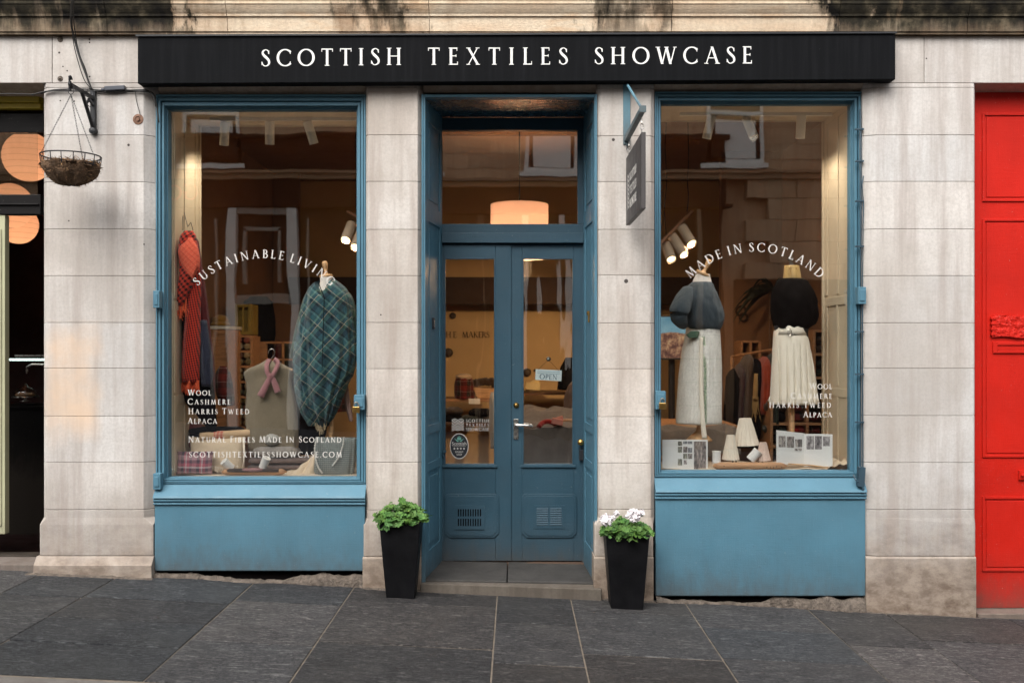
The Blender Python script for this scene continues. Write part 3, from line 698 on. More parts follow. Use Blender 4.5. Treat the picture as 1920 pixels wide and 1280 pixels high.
def oval(k, y): return [(cx+rx*k*math.cos(2*PI*i/40), cz+rz*k*math.sin(2*PI*i/40)) for i in range(40)]
m.prism(oval(1, 0), yg-.0002, yg); m.mi = 1; m.prism(oval(.94, 0), yg-.0006, yg-.0003)
m.mi = 0; yt = yg-.0008
for i in range(4):
    sx_ = cx+(i-1.5)*rx*.34; sz_ = cz-rz*.19
    m.add([(sx_+ (r0 := (.11*rx if j % 2 == 0 else .048*rx)*1.25)*math.sin(2*PI*j/10), yt, sz_+r0*math.cos(2*PI*j/10)) for j in range(10)], [tuple(range(10))])
text_line(m, 'TOURIST', cx-rx*.45, cx+rx*.45, cz-rz*.52, rz*.13, yt, .0003); text_line(m, 'SHOP', cx-rx*.3, cx+rx*.3, cz-rz*.72, rz*.13, yt, .0003)
m.box(cx-rx*.7, cx+rx*.7, yt-.0002, yt, cz-rz*.02, cz+rz*.0)
m.mi = 2
m.lathe([(.0, 0), (.22*rx, .02*rx), (.2*rx, .22*rx)], (cx, yt-.0002, cz+rz*.48), 10, None, 1, .02)
for a in (-50, -25, 0, 25, 50): m.box(cx+rx*.012*a*.3-.0016, cx+rx*.012*a*.3+.0016, yt-.0004, yt, cz+rz*.62, cz+rz*(.80-abs(a)*.002))
for sx_ in (-1, 1): m.prism([(cx, cz+rz*.36), (cx+sx_*rx*.55, cz+rz*.62), (cx+sx_*rx*.2, cz+rz*.34)][::sx_], yt-.0004, yt)
o_ = m.build('grading_sticker', [VINYL, simple('sticker_black', (.012, .014, .02, 1), .5), simple('thistle_green', (.15, .4, .33, 1), .6)], LL)
def sans(txt, size, pos, mat, parent, name, rot=(PI/2, 0, 0)):
    cu = bpy.data.curves.new(name, 'FONT'); cu.body = txt; cu.size = size; cu.align_x = 'CENTER'; cu.extrude = .0002
    ob = bpy.data.objects.new(name, cu); COL.objects.link(ob)
    me = bpy.data.meshes.new_from_object(ob.evaluated_get(bpy.context.evaluated_depsgraph_get())); bpy.data.objects.remove(ob)
    me.materials.clear(); me.materials.append(mat); o = bpy.data.objects.new(name, me); COL.objects.link(o)
    if parent: o.parent = parent; o.location = Vector(pos) - ORIG[parent.name]
    else: o.location = pos
    o.rotation_euler = rot; return o
sans('Scottish', rz*.36, (cx, yt-.0004, cz+rz*.08), VINYL, LL, 'sticker_lettering')

GL = GL_FINE
# ---- red door and its doorway, to the right
RD = hollow('red_door', B); yR = .14; X0, X1 = PX(1834), PX(2158)
m = MB(); zt = PZ(172, .12)+.02; zb = PZ(1139, yR); m.box(X0-.02, X1+.02, yR, yR+.05, zb, zt)
for a, b in ((212, 378), (410, 857), (930, 1070)):
    for k in range(2):
        xx0 = PX(1841+k*134, yR); xx1 = PX(1841+k*134+118 if k == 0 else 2110, yR)
        if a == 410 and k == 0: xx1 = PX(2110, yR)
        if a == 410 and k == 1: continue
        za, zc_ = PZ(b, yR), PZ(a, yR); ring(m, (xx0, xx1, za, zc_), (xx0+.018, xx1-.018, za+.018, zc_-.018), yR-.010, yR-.001); m.box(xx0+.03, xx1-.03, yR-.006, yR-.001, za+.03, zc_-.03)
m.build('door_leaf', RED, RD, bevel=.004)
m = MB(); m.box(X0-.02, X1+.02, yR+.02, yR+.4, gz(3.2)-.1, zb-.005); m.build('door_void', DARKGAP, RD)
m = MB(); zz0, zz1 = PZ(632, yR), PZ(592, yR); xa, xb = PX(1857, yR), PX(1935, yR)
def plq(u, v):
    x = xa+(xb-xa)*u; z = zz0+(zz1-zz0)*v + .006*math.sin(u*6.3); return Vector((x, yR-.026-.006*noise.noise(Vector((u*9, v*6, 1)))-.004*noise.noise(Vector((u*30, v*20, 1))), z))
m.grid(plq, 40, 24); m.box(xa+.004, xb-.004, yR-.02, yR-.006, zz0+.008, zz1-.004)
for k in range(4):
    for sx_ in (-1, 1):
        zc_ = zz0+.012+k*.036; xx = xa if sx_ < 0 else xb; m.box(min(xx, xx+sx_*-.03)-(.008 if sx_ < 0 else 0), max(xx, xx-sx_*.03)+(.008 if sx_ > 0 else 0), yR-.03, yR-.008, zc_, zc_+.017)
m.build('relief_plaque', RED, RD, bevel=.002)
m = MB(); a, b, c, d = PX(1860, yR), PX(1950, yR), PZ(662, yR), PZ(641, yR); ring(m, (a, b, c, d), (a+.03, b-.03, c+.022, d-.022), yR-.018, yR-.001); m.box(a+.031, b-.031, yR-.010, yR-.002, c+.023, d-.023); m.build('letterbox', RED, RD, bevel=.003)
m = MB(); m.box(PX(1909, yR), PX(1935, yR), yR-.016, yR-.001, PZ(899, yR), PZ(881, yR)); m.tube([P(1918, 890, yR-.016), P(1918, 890, yR-.04)], .01); m.build('latch', RED, RD, bevel=.003)

# ---- neighbouring shop opening, to the left
NS = hollow('neighbour_shopfront', B); xe = PX(78.5, .1)
YELL = paint('yellow_green_paint', (.32, .24, .015, 1), .45, .05); SAGE = paint('sage_cream_paint', (.42, .42, .27, 1), .5, .1); BLKP = paint('black_paint', (.007, .006, .006, 1), .5, .0, .15)
xL = PX(-320, .2)
m = MB(); m.box(xL, PX(76, .22), .20, .28, PZ(192, .2), PZ(180, .2)); m.box(xL, PX(76, .22), .22, .28, PZ(186, .2)-.06, PZ(192, .2)-.001); m.build('shopfront_header', YELL, NS, bevel=.004)
m = MB(); m.box(xL, PX(76, .22), .22, .30, PZ(403, .25), PZ(366, .25)); m.box(xL, PX(76, .24), .205, .22, PZ(386, .25), PZ(383, .25)); m.box(xL, PX(76, .22), .26, .32, PZ(248, .25), PZ(192, .2)-.061); m.build('transom', BLKP, NS, bevel=.004)
m = MB(); m.box(xL+.2, PX(13.5, .26), .23, .29, PZ(1000, .25), PZ(404, .25)); m.box(xL+.28, PX(6, .25), .222, .2295, PZ(985, .25), PZ(430, .25)); m.build('door_panel', SAGE, NS, bevel=.006)
m = MB(); m.box(xL, PX(76, .3), .255, .261, PZ(365, .25), PZ(249, .25)); m.build('fanlight_pane', GLASS, NS)
m = MB(); m.box(xL, PX(76, .3), .24, .36, gz(-3.6)-.1, PZ(1040, .25)); m.build('threshold', BLKP, NS, bevel=.004)

# interior shells (setting)
def struct(name, mb, mat): return mb.build(name, mat, kind='structure')
zf = .07
m = MB(); m.box(-2.9, 2.95, .66, 6.6, zf-.05, zf); struct('interior_floor', m, FLOORW)
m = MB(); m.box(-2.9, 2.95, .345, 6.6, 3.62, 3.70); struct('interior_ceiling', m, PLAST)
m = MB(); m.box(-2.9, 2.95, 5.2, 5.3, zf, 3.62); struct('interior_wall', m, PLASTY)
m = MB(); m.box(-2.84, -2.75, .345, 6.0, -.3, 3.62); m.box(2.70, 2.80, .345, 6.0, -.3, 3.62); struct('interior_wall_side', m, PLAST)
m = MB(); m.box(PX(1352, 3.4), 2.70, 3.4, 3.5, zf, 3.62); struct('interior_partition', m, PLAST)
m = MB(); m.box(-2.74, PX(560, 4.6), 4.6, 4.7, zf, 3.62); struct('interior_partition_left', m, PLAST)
m = MB(); m.box(PX(560, 4.6)-.1, 2.70, 4.55, 4.8, PZ(570, 4.6), PZ(520, 4.6)); struct('interior_beam', m, DARKW)
m = MB(); m.box(xl1-.12, xr1+.12, .665, .69, zso+.04, 3.62); m.box(-2.74, 2.7, .30, .345, 3.42, 3.62); m.box(xl1-.35, xl1-.095, .345, .69, zf-.1, 3.62); m.box(xr1+.065, xr1+.35, .345, .69, zf-.1, 3.62); m.box(xl1-.1, xr1+.07, .345, .661, zso+.035, 3.62)
struct('interior_wall_front', m, DARKW)
# display cases behind the glass
def case(G, x0, x1, zc_, zb, right):
    m = MB(); m.box(x0, x1, .172, .74, zb-.06, zb); m.build('display_platform', WOODP, B)
    m = MB(); m.box(x0, x1, .172, .72, zc_, zc_+.04); m.box(x0, x1, .70, .74, zc_-.0, zc_+.4); m.build('case_ceiling', CREAM, B)
    m = MB(); xs = x1 if right else x0; d = -1 if right else 1
    a, b = sorted((xs, xs+d*-.03)); m.box(a, b, .172, .72, zb, zc_)
    for z0, z1 in ((zb+.03, zb+.50), (zb+.58, zb+1.15), (zb+1.23, zc_-.04)):
        a, b = sorted((xs, xs+d*.008)); ringy = [(.19, .24), (.40, .44), (.64, .70)]
        for p, q_ in ringy: m.box(a, b, p, q_, z0, z1)
        m.box(a, b, .19, .70, z1, z1+.06)
    a, b = sorted((xs, xs+d*.02)); m.box(a, b, .705, .735, zb, zc_)
    m.build('case_panelling', CREAM, B, bevel=.002)
    m = MB(); o = x0 if right else x1; a, b = sorted((o, o+d*.02)); m.box(a, b, .172, .70, zb, zc_); m.build('case_side', CREAM, B)
    m = MB(); m.box(x0, x1, .70, .72, -.2, zb-.061); m.build('case_front', DARKW, B)
case(GLW, -2.352, -1.06, 3.275, .742, False)
case(GRW, .975, 2.297, 3.31, .785, True)

# ---- steps, mortar at the wall foot
m = MB(); m.cur = (1.25, 1.2, 1.15)
xa, xb = PX(788, -.03), PX(1128, -.03)
m.add([(xa, -.045, -.1), (xb, -.045, -.15), (xb, .06, -.15), (xa, .06, -.1), (xa, -.04, PZ(1093, -.04)), (xb, -.04, PZ(1104, -.04)), (xb, .06, .034), (xa, .06, .056)], [(0, 3, 2, 1), (4, 5, 6, 7), (0, 1, 5, 4), (1, 2, 6, 5), (2, 3, 7, 6), (3, 0, 4, 7)])
m.build('door_step', stone_mat('step_stone', (.12, .107, .092), dark_low=False, seed=3), B, bevel=.006)
m = MB(); xm = PX(951, .1)
for a, b, za, zb_ in ((xl0-.03, xm-.003, .072, .060), (xm+.003, xr0+.03, .062, .05)):
    m.cur = rv(.1); m.add([(a, .052, -.05), (b, .052, -.05), (b, YD+.04, -.05), (a, YD+.04, -.05), (a, .052, za), (b, .052, zb_), (b, YD+.04, zb_+.008), (a, YD+.04, za+.008)], [(0, 3, 2, 1), (4, 5, 6, 7), (0, 1, 5, 4), (1, 2, 6, 5), (2, 3, 7, 6), (3, 0, 4, 7)])
m.build('recess_paving', simple('worn_step_stone', (.040, .037, .034, 1), .75, .35, 5, .6, 60, dist=.004), B, bevel=.008)
m = MB()
def fillet(px0, px1, prof, yb, dep, seed):
    x0, x1 = PX(px0), PX(px1); n = int((x1-x0)/.015)
    def H(px):
        for (a, ha), (b, hb) in zip(prof, prof[1:]):
            if a <= px <= b: return ha+(hb-ha)*(px-a)/(b-a)
        return prof[-1][1]
    def fn(u, v):
        x = x0+(x1-x0)*u; g = gz(x); hh = H(px0+(px1-px0)*u)*(1+.5*noise.noise(Vector((x*9, seed, 0))))+.008*noise.noise(Vector((x*30, v*3, seed)))
        dd = dep*(.6+.9*noise.noise(Vector((x*3, seed, 5)))+.35*noise.noise(Vector((x*25, seed, 5))))
        a = v*PI/2; return Vector((x, yb-max(dd, .004)*math.cos(a), g-.004+hh*math.sin(a)))
    m = MB(); m.grid(fn, n, 6); m.build('mortar_fillet', MORT, B, smooth=True)
fillet(289, 684, [(289, .03), (340, .035), (400, .03), (430, .02), (530, .022), (560, .06), (600, .075), (684, .08)], .03, .06, 1.0)
fillet(1230, 1622, [(1230, .04), (1245, .03), (1260, .02), (1380, .02), (1430, .03), (1460, .075), (1622, .10)], .03, .06, 6.3)
fillet(60, 292, [(60, .012), (292, .012)], -.05, .05, 2.2); fillet(684, 792, [(684, .01), (792, .01)], -.012, .04, 3.1); fillet(1120, 1229, [(1120, .012), (1229, .008)], -.012, .04, 4.7); fillet(1622, 1850, [(1622, .01), (1850, .006)], -.012, .03, 8.8); fillet(-310, 70, [(-310, .03), (70, .03)], .2, .08, 9.9)
SST = stone_mat('side_step_stone', (.20, .17, .15), dark_low=False, seed=5)
m = MB(); m.box(PX(-320), PX(78), .0, .30, gz(-3.6)-.1, gz(-3.6)+.03); m.build('side_step', SST, B, bevel=.006); m = MB(); m.cur = (1.2, 1.1, 1.05); m.box(PX(1834), PX(2160), .0, .2, gz(3.5)-.1, PZ(1150, .0)); m.build('side_step', SST, B, bevel=.006)

# ------------------------------------------------------------------ pavement, kerb, road (setting)
def poly_slabs(cols, y_near):
    m = MB()
    for (xa, xb, rows) in cols:
        ys = [.25] + rows + [y_near]
        for y1, y0 in zip(ys, ys[1:]):
            k = random.choice([.62, .72, .82, .9, 1.0, 1.15, 1.4]); wq = random.uniform(-.08, .08); m.cur = (k*(1+wq), k, k*(1-wq*.8)); g = .0045
            dz = random.uniform(-.002, .002); sk = random.uniform(-.006, .006)
            def z(x): return gz(x)+dz
            gy = .0065; vs = [(xa+g, y0+gy, z(xa)-.05), (xb-g, y0+gy+sk, z(xb)-.05), (xb-g, y1-gy+sk, z(xb)-.05), (xa+g, y1-gy, z(xa)-.05)]
            vs += [(x, y, zz+.05) for x, y, zz in vs]
            m.add(vs, [(0, 3, 2, 1), (4, 5, 6, 7), (0, 1, 5, 4), (1, 2, 6, 5), (2, 3, 7, 6), (3, 0, 4, 7)])
    return m
def rowY(px, py):
    x = (px-966)/300
    for _ in range(4):
        s = (py-655)/(ZC-gz(x)); x = (px-966)/s
    return F0/s - D
YK = -1.99
cols = [(-9, -8.1, [-.5, -1.2]), (-8.1, -7.2, [-.8]), (-7.2, -6.5, [-.4, -1.3]), (-6.5, -5.8, [-.9]), (-5.8, -5.0, [-.5, -1.4]), (-5.0, -4.1, [-1.0]),
 (-4.1, -3.15, [rowY(20, 1125), rowY(20, 1205)]), (-3.15, -2.65, [rowY(150, 1119)]), (-2.65, -1.75, [rowY(300, 1124), rowY(300, 1166), rowY(250, 1210)]),
 (-1.75, -1.08, [rowY(560, 1130), rowY(560, 1208)]), (-1.08, -.12, [rowY(800, 1132), rowY(760, 1209)]), (-.12, .37, [rowY(1010, 1168), rowY(1010, 1245)]),
 (.37, 1.14, [rowY(1200, 1149), rowY(1200, 1229)]), (1.14, 1.96, [rowY(1460, 1182), rowY(1500, 1240)]), (1.96, 2.47, [rowY(1690, 1213)]),
 (2.47, 3.3, [rowY(1850, 1205), -1.4]), (3.3, 4.2, [-.6, -1.3]), (4.2, 5.0, [-.9]), (5.0, 5.9, [-.5, -1.5]), (5.9, 6.8, [-.8]), (6.8, 7.8, [-.4, -1.2]), (7.8, 9, [-1.0])]
m = poly_slabs(cols, YK); m.build('pavement', SLAB, kind='structure', bevel=.003, seg=1)
SANDJ = simple('slab_jointing', (.14, .115, .09, 1), .95, .4, 14, .8, 120)
m = MB()
def gpl(x0, x1, y0, y1, dz, mm): mm.add([(x0, y0, gz(x0)+dz), (x1, y0, gz(x1)+dz), (x1, y1, gz(x1)+dz), (x0, y1, gz(x0)+dz)], [(0, 1, 2, 3)])
gpl(-9, 9, YK-.2, .3, -.006, m); m.build('pavement_jointing', SANDJ, kind='structure')
m = MB(); x = -9
while x < 9:
    x2 = x+random.uniform(.8, 1.1); m.cur = rv(.15); vs = [(x+.004, YK-.17, gz(x)-.2), (x2-.004, YK-.17, gz(x2)-.2), (x2-.004, YK-.008, gz(x2)-.2), (x+.004, YK-.008, gz(x)-.2)]
    vs += [(a, b, c+.198) for a, b, c in vs]; m.add(vs, [(0, 3, 2, 1), (4, 5, 6, 7), (0, 1, 5, 4), (1, 2, 6, 5), (2, 3, 7, 6), (3, 0, 4, 7)]); x = x2
m.build('kerb', stone_mat('kerb_granite', (.16, .15, .14), dark_low=False), kind='structure', bevel=.012)
m = MB(); gpl(-60, 60, -60, YK-.171, -.12, m); m.build('road', simple('setts_asphalt', (.05, .05, .052, 1), .85, .3, 8, .8, 60), kind='structure')
m = MB(); gpl(-60, 60, -60, 60, -.42, m); m.build('ground', simple('far_ground', (.06, .06, .06, 1), .9), kind='structure')

# ------------------------------------------------------------------ the building across the street (it shows in the glass)
OY = -12.6
OB = root('opposite_building', 'sandstone building across the street, seen mirrored in the shop windows', 'building', (0, OY-2, 0))
def OP(px, py):                                   # mirror image position in the left pane -> real point on the far facade
    k = F0/(D + .13 + (.13-OY)); return (px-966)/k, ZC+(655-py)/k
OST = stone_mat('opposite_stone', (.70, .47, .29), dark_low=False, seed=7); ODK = simple('dark_shopfront_paint', (.022, .012, .009, 1), .7, spec=.1); OWH = simple('offwhite_window_paint', (.86, .83, .77, 1), .5, .05)
OGL = simple('dark_glazing', (.012, .010, .009, 1), .3, .2, spec=.08)
m = MB(); z1 = 8.6
m.cur = (1, 1, 1); m.box(-13, 13, OY-.3, OY, 5.05, z1); m.box(-13, 13, OY-.4, OY-.29, -1, 5.04)
x = -13
for i in range(26):
    for k in range(14):
        zz = -1+k*.43; m.cur = rv(.16)
        xx = -13+i+(.5 if k % 2 else 0)
        if 4.25 < xx < 12 or -13 < xx < -9: m.box(xx+.006, xx+.994, OY-.3, OY+.012, zz+.006, zz+.424)
for i in range(26):
    for k in range(3):
        m.cur = rv(.2); m.box(-13+i+(.5 if k % 2 else 0)+.006, -13+i+(.5 if k % 2 else 0)+.994, OY-.2, OY+.015, 5.35+k*.3, 5.35+k*.3+.29)
m.cur = (.55, .5, .45); m.box(-13, 13, OY-.1, OY+.10, 4.95, 5.06); m.box(-13, 13, OY-.1, OY+.16, 5.06, 5.12)
m.build('wall', OST, OB)
m = MB(); m.box(-9, 4.1, OY-.28, OY-.2, -1, 4.5); m.box(-9, 4.1, OY-.2, OY+.04, 4.42, 5.0); m.box(-9.1, 4.2, OY-.2, OY+.12, 4.40, 4.46); m.box(-9, 4.1, OY-.2, OY-.02, -1, .55); m.box(-9, -2.4, OY-.2, OY+.06, 5.13, 5.75); m.box(2.6, 4.1, OY-.2, OY+.06, 5.13, 5.7); m.box(-9, -2.4, OY-.2, OY+.14, 5.75, 5.83); m.box(2.6, 4.2, OY-.2, OY+.14, 5.7, 5.8); m.box(4.3, 9, OY-.2, OY+.05, -1, 3.0); m.build('shopfront', ODK, OB)
m = MB(); m.box(-9, 4.1, OY-.19, OY-.16, .55, 4.4); m.build('glazing', OGL, OB)
xA, _ = OP(434, 380); xB_, _ = OP(552, 380)
for x in (xA, xB_):
    m = MB(); m.box(x-.085, x+.085, OY-.1, OY+.08, -.6, 4.38); m.build('pilaster', OWH, OB)
m = MB(); m.box(xA+.08, xB_-.08, OY-.1, OY+.04, 4.26, 4.38); m.box(xA+.2, xA+.26, OY-.12, OY-.02, 2.9, 4.0); m.box(xB_-.3, xB_-.24, OY-.12, OY-.02, 2.9, 4.0); m.box(xA+.2, xB_-.24, OY-.12, OY-.02, 3.95, 4.02); m.box(xA+.1, xB_-.1, OY-.12, OY-.0, 2.5, 2.68)
m.box(xA-.35, xA-.31, OY-.12, OY-.03, .5, 4.2); m.box(xB_+.25, xB_+.29, OY-.12, OY-.03, .5, 4.2); m.build('door_frame', simple('grey_beige_paint', (.35, .31, .26, 1), .5), OB)
for x in (.22, .98):  # extra white strips, added to show as pale reflections in the door glass
    m = MB(); m.box(x-.07, x+.07, OY-.1, OY+.08, 1.2, 4.38); m.build('pilaster', OWH, OB)
for x in (-7.2, -2.6, -.75, 1.9, 3.6):
    m = MB(); m.box(x-.05, x+.05, OY-.1, OY+.05, -.6, 4.38); m.build('pilaster', simple('ochre_pilaster', (.25, .17, .10, 1), .6), OB)
for x in (-5.95, -2.1, .75, 4.3, 8):
    m = MB(); m.box(x-.55, x+.55, OY-.25, OY+.017, 5.25, 7.4); m.build('window', OGL, OB)
    m = MB(); ring(m, (x-.55, x+.55, 5.25, 7.4), (x-.47, x+.47, 5.34, 7.3), OY+.018, OY+.06); m.box(x-.47, x+.47, OY+.018, OY+.05, 6.2, 6.28); m.box(x-.65, x+.65, OY, OY+.12, 5.16, 5.249); m.box(x-.38, x+.38, OY+.018, OY+.022, 5.36, 6.1); m.build('window_frame', OWH, OB)
m = MB()                                          # red shop lettering on its fascia; reads backwards in the glass
for s, a, b, zb_, h in (('GO', -6.25, -5.75, 4.55, .32),):
    xg = OP(375, 300)[0]
    for ch, xx, k in layout(s, .85, .12)[0]:
        bx = xg - xx*h; glyph(m, ch, lambda u, v: Vector((bx-u, OY+.042, zb_+v)), h*k, Vector((0, .004, 0)))
m.build('fascia_lettering', simple('red_lettering', (.55, .04, .03, 1), .5), OB)

# ------------------------------------------------------------------ signs
S = root('fascia_sign', 'long black signboard with white capitals reading SCOTTISH TEXTILES SHOWCASE', 'sign', P(966, 157, -.03))
ys = -.10; a, b, c, d = PX(258, ys), PX(1679, ys), PZ(156.5, ys), PZ(69, ys)
t = NT('black_sign_paint'); o_ = t.mapping(); cc = t.ramp(t.noise(t.mapping((14, 1, .6)), 2, 6, .6), [(.45, (.0065, .007, .008, 1)), (.68, (.010, .0105, .012, 1)), (.80, (.03, .03, .032, 1))])
cc = t.mix(t.ramp(t.noise(o_, 70, 5, .7), [(.64, 0.0), (.74, .3)]), cc, (.09, .09, .09, 1)); t.bump(t.noise(o_, 6, 4), .1, .01); SIGN = t.set(cc, .75, spec=.06)
m = MB()
def sl(x): return -.0032*(x-a)*0
q0, q1, q2, q3 = (a, PZ(157, ys)), (b, PZ(149, ys)), (b, PZ(64, ys)), (a, PZ(69.5, ys))
m.prism([q0, q1, q2, q3], ys, -.004); m.build('signboard', SIGN, S, bevel=.004)
m = MB(); m.prism([(a-.01, q3[1]+.001), (b+.005, q2[1]+.001), (b+.005, q2[1]+.012), (a-.01, q3[1]+.012)], ys-.012, -.005); m.build('flashing', BLACK, S)
for s, x0, x1, y0, y1 in (('SCOTTISH', 489, 753, 125, 122), ('TEXTILES', 802, 1065, 122, 121.5), ('SHOWCASE', 1114, 1410, 121, 119.5)):
    m = MB(); n = len(s); yl = ys-.0005; X0, X1 = PX(x0, yl), PX(x1, yl); h = 32/sc(yl); _, w0 = layout(s, 1, 0); tr = ((X1-X0)/h-w0)/(n-1)
    for ch, x, k in layout(s, 1, tr)[0]:
        u0 = x*h/(X1-X0); zb_ = PZ(y0+(y1-y0)*u0, yl); bx = X0+x*h; glyph(m, ch, lambda u, v: Vector((bx+u, yl, zb_+v)), h, Vector((0, -.0015, 0)), 1.0)
    m.build('lettering', LETTER, S)

S = root('hanging_sign', 'grey hanging board on blue bracket between doorway and right shop window', 'sign', P(1175, 262, 0))
BKT = paint('pale_blue_bracket_paint', (.12, .26, .33, 1), .5)
xs = PX(1175)
m = MB(); m.box(xs-.024, xs+.024, -.008, 0, PZ(272), PZ(153)); zarm = 3.026
m.box(xs-.016, xs+.016, -.84, -.0085, zarm-.016, zarm+.016); m.tube([(xs, -.01, PZ(158)), (xs, -.78, zarm+.02)], .009, 6); m.box(xs-.02, xs+.02, -.846, -.841, zarm-.02, zarm+.02)
m.tube([(xs, -.0085, zarm-.02), (xs, -.03, zarm-.05), (xs, -.01, zarm-.07)], .006)
m.build('bracket', BKT, S, bevel=.002)
BRD = simple('grey_board', (.055, .05, .05, 1), .55, .1, 4, .1)
m = MB(); zt, zb_ = 2.885, 2.44; m.box(xs-.012, xs+.014, -.87, -.07, zb_, zt); m.build('board', BRD, S, bevel=.002)
m = MB()
for y_ in (-.14, -.80):
    for k in range(3): 
        zz = zt+.012+k*.035; m.tube([(xs+(.009*math.cos(a) if k % 2 else 0), y_+(0 if k % 2 else .009*math.cos(a)), zz+.018*math.sin(a)) for a in [2*PI*j/10 for j in range(10)]], .0028, 5, True)
m.build('chain', STEEL, S)
GL = GL_BOLD
m = MB()
fx = xs-.0135
def side(y0, z0): return lambda u, v: Vector((fx, y0-u, z0+v))
for i, s in enumerate(('SCOTTISH', 'TEXTILES', 'SHOWCASE')):
    h = .052; _, w0 = layout(s, 1, 0); tr = (.34/h-w0)/(len(s)-1); z0 = 2.745-i*.085-.052
    for ch, x, k in layout(s, 1, tr)[0]: glyph(m, ch, side(-.30-x*h, z0), h, Vector((-.0008, 0, 0)), 1.25)
n = 8
for k in range(n):
    for i in range(3):
        y0 = -.15-i*.042; y1 = y0-.042; za = 2.525+k*.028; p, q_ = (za, za+.022) if i % 2 == 0 else (za+.022, za)
        m.add([(fx, y0, p), (fx, y1, q_), (fx, y1, q_+.015), (fx, y0, p+.015)], [(0, 1, 2, 3)])
m.build('lettering', VINYL, S)

GL = GL_FINE
# ------------------------------------------------------------------ wall bracket with hanging basket
S = root('wall_bracket', 'black iron wall bracket projecting from the left pier above the hanging basket', 'bracket', P(177, 250, 0))
xb_ = PX(177); tip = P(133, 160, -.35)
m = MB(); m.box(xb_-.016, xb_+.016, -.03, 0, PZ(250), PZ(172)); m.lathe([(.024, 0), (.026, .01), (.022, .04), (.0, .045)], (xb_, 0, PZ(247)), 12, (0, -1, 0))
zt_ = PZ(175); m.box(xb_-.011, xb_+.011, -.36, -.031, tip.z-.01, tip.z+.012) 
m.tube([(xb_, -.02, PZ(175)), (xb_, -.03, tip.z)], .012); m.tube([(xb_, -.025, PZ(240)), (xb_, -.20, PZ(185)), (xb_, -.35, tip.z-.01)], .013)
m.tube([(xb_, -.03, PZ(200)), (xb_, -.09, PZ(192)), (xb_, -.12, PZ(203))], .008)
m.build('arm', BLACK, S, bevel=.002)
m = MB()
for zc_, r_, d_ in ((tip.z+.035, .018, 1), (tip.z-.018, .016, -1)):
    m.tube([(xb_, -.36+r_*math.cos(a)*1, zc_+r_*math.sin(a)) for a in [2*PI*j/14 for j in range(12)]], .007, 6)
m.tube([(xb_, -.37, tip.z+.05), (xb_, -.375, tip.z), (xb_, -.37, tip.z-.04)], .009)
m.build('scroll_end', BLACK, S)

S = root('hanging_basket', 'wire hanging basket of dried brown moss hung on chains from the wall bracket', 'basket', (tip.x, -.35, PZ(347, -.35)))
cb = Vector((tip.x, -.35, 0)); zr = PZ(293, -.35); rr = 53/sc(-.35)
m = MB(); m.tube([cb+Vector((rr*math.cos(2*PI*k/40), rr*math.sin(2*PI*k/40), zr)) for k in range(40)], .0045, 6, True)
r2 = rr*.93; m.tube([cb+Vector((r2*math.cos(2*PI*k/40), r2*math.sin(2*PI*k/40), zr-.06)) for k in range(40)], .003, 6, True)
for k in range(16):
    a = 2*PI*k/16+.1; pts = []
    for j in range(9):
        t_ = j/8*PI/2; pts.append(cb+Vector((rr*1.0*math.cos(t_)*math.cos(a), rr*math.cos(t_)*math.sin(a), zr-.185*math.sin(t_))))
    m.tube(pts[:3] if k % 2 else pts, .003, 5)
m.build('wire_frame', BLACK, S)
m = MB()
def coir(u, v):
    a = 2*PI*u; t_ = v*PI/2; r_ = rr*.95*math.cos(t_)**.8*(1+.10*noise.noise(Vector((math.cos(a)*2, math.sin(a)*2, v*3)))+.05*math.cos(8*a))
    return cb+Vector((r_*math.cos(a), r_*math.sin(a), zr-.045-.135*math.sin(t_)+.018*noise.noise(Vector((math.cos(a)*4, math.sin(a)*4, 0)))))
m.grid(coir, 64, 16)
m.ball(cb+Vector((0, 0, zr-.06)), rr*.9, rr*.9, .03, 30, 8, nz=.5, ns=12)
COIR = simple('coir_moss', (.13, .075, .04, 1), 1, .55, 22, 1, 80, attr=True, dist=.02)
for i in range(1500):
    a = random.uniform(0, 2*PI); top = random.random() < .6
    if top: r_ = rr*random.uniform(.2, 1.0); p = cb+Vector((r_*math.cos(a), r_*math.sin(a), zr-.05+random.uniform(-.01, .02))); d_ = Vector((random.uniform(-1, 1), random.uniform(-1, 1), random.uniform(-.3, .9)))
    else:
        t_ = random.uniform(0, 1.4); p = cb+Vector((rr*.96*math.cos(t_)*math.cos(a), rr*.96*math.cos(t_)*math.sin(a), zr-.045-.135*math.sin(t_))); d_ = Vector((math.cos(a), math.sin(a), random.uniform(-1, .6)))+Vector([random.uniform(-.7, .7) for _ in range(3)])
    d_ = d_.normalized()*random.uniform(.012, .036); w_ = Vector([random.uniform(-1, 1) for _ in range(3)]).cross(d_).normalized()*random.uniform(.0008, .003)
    k = random.choice([.5, 1, 1.6, 2.6, 3.4]); m.cur = (k, k*random.uniform(.9, 1.05), k*.9)
    m.add([p-w_, p+w_, p+d_*.6+w_*.5, p+d_, p+d_*.6-w_*.6], [(0, 1, 2, 3, 4)])
m.build('moss_liner', COIR, S)
m = MB(); m.tube([cb+Vector((.018*math.cos(a), 0, PZ(171, -.35)+.02*math.sin(a))) for a in [2*PI*j/16 for j in range(16)]], .0022, 6, True)
top = cb+Vector((0, 0, PZ(178, -.35)))
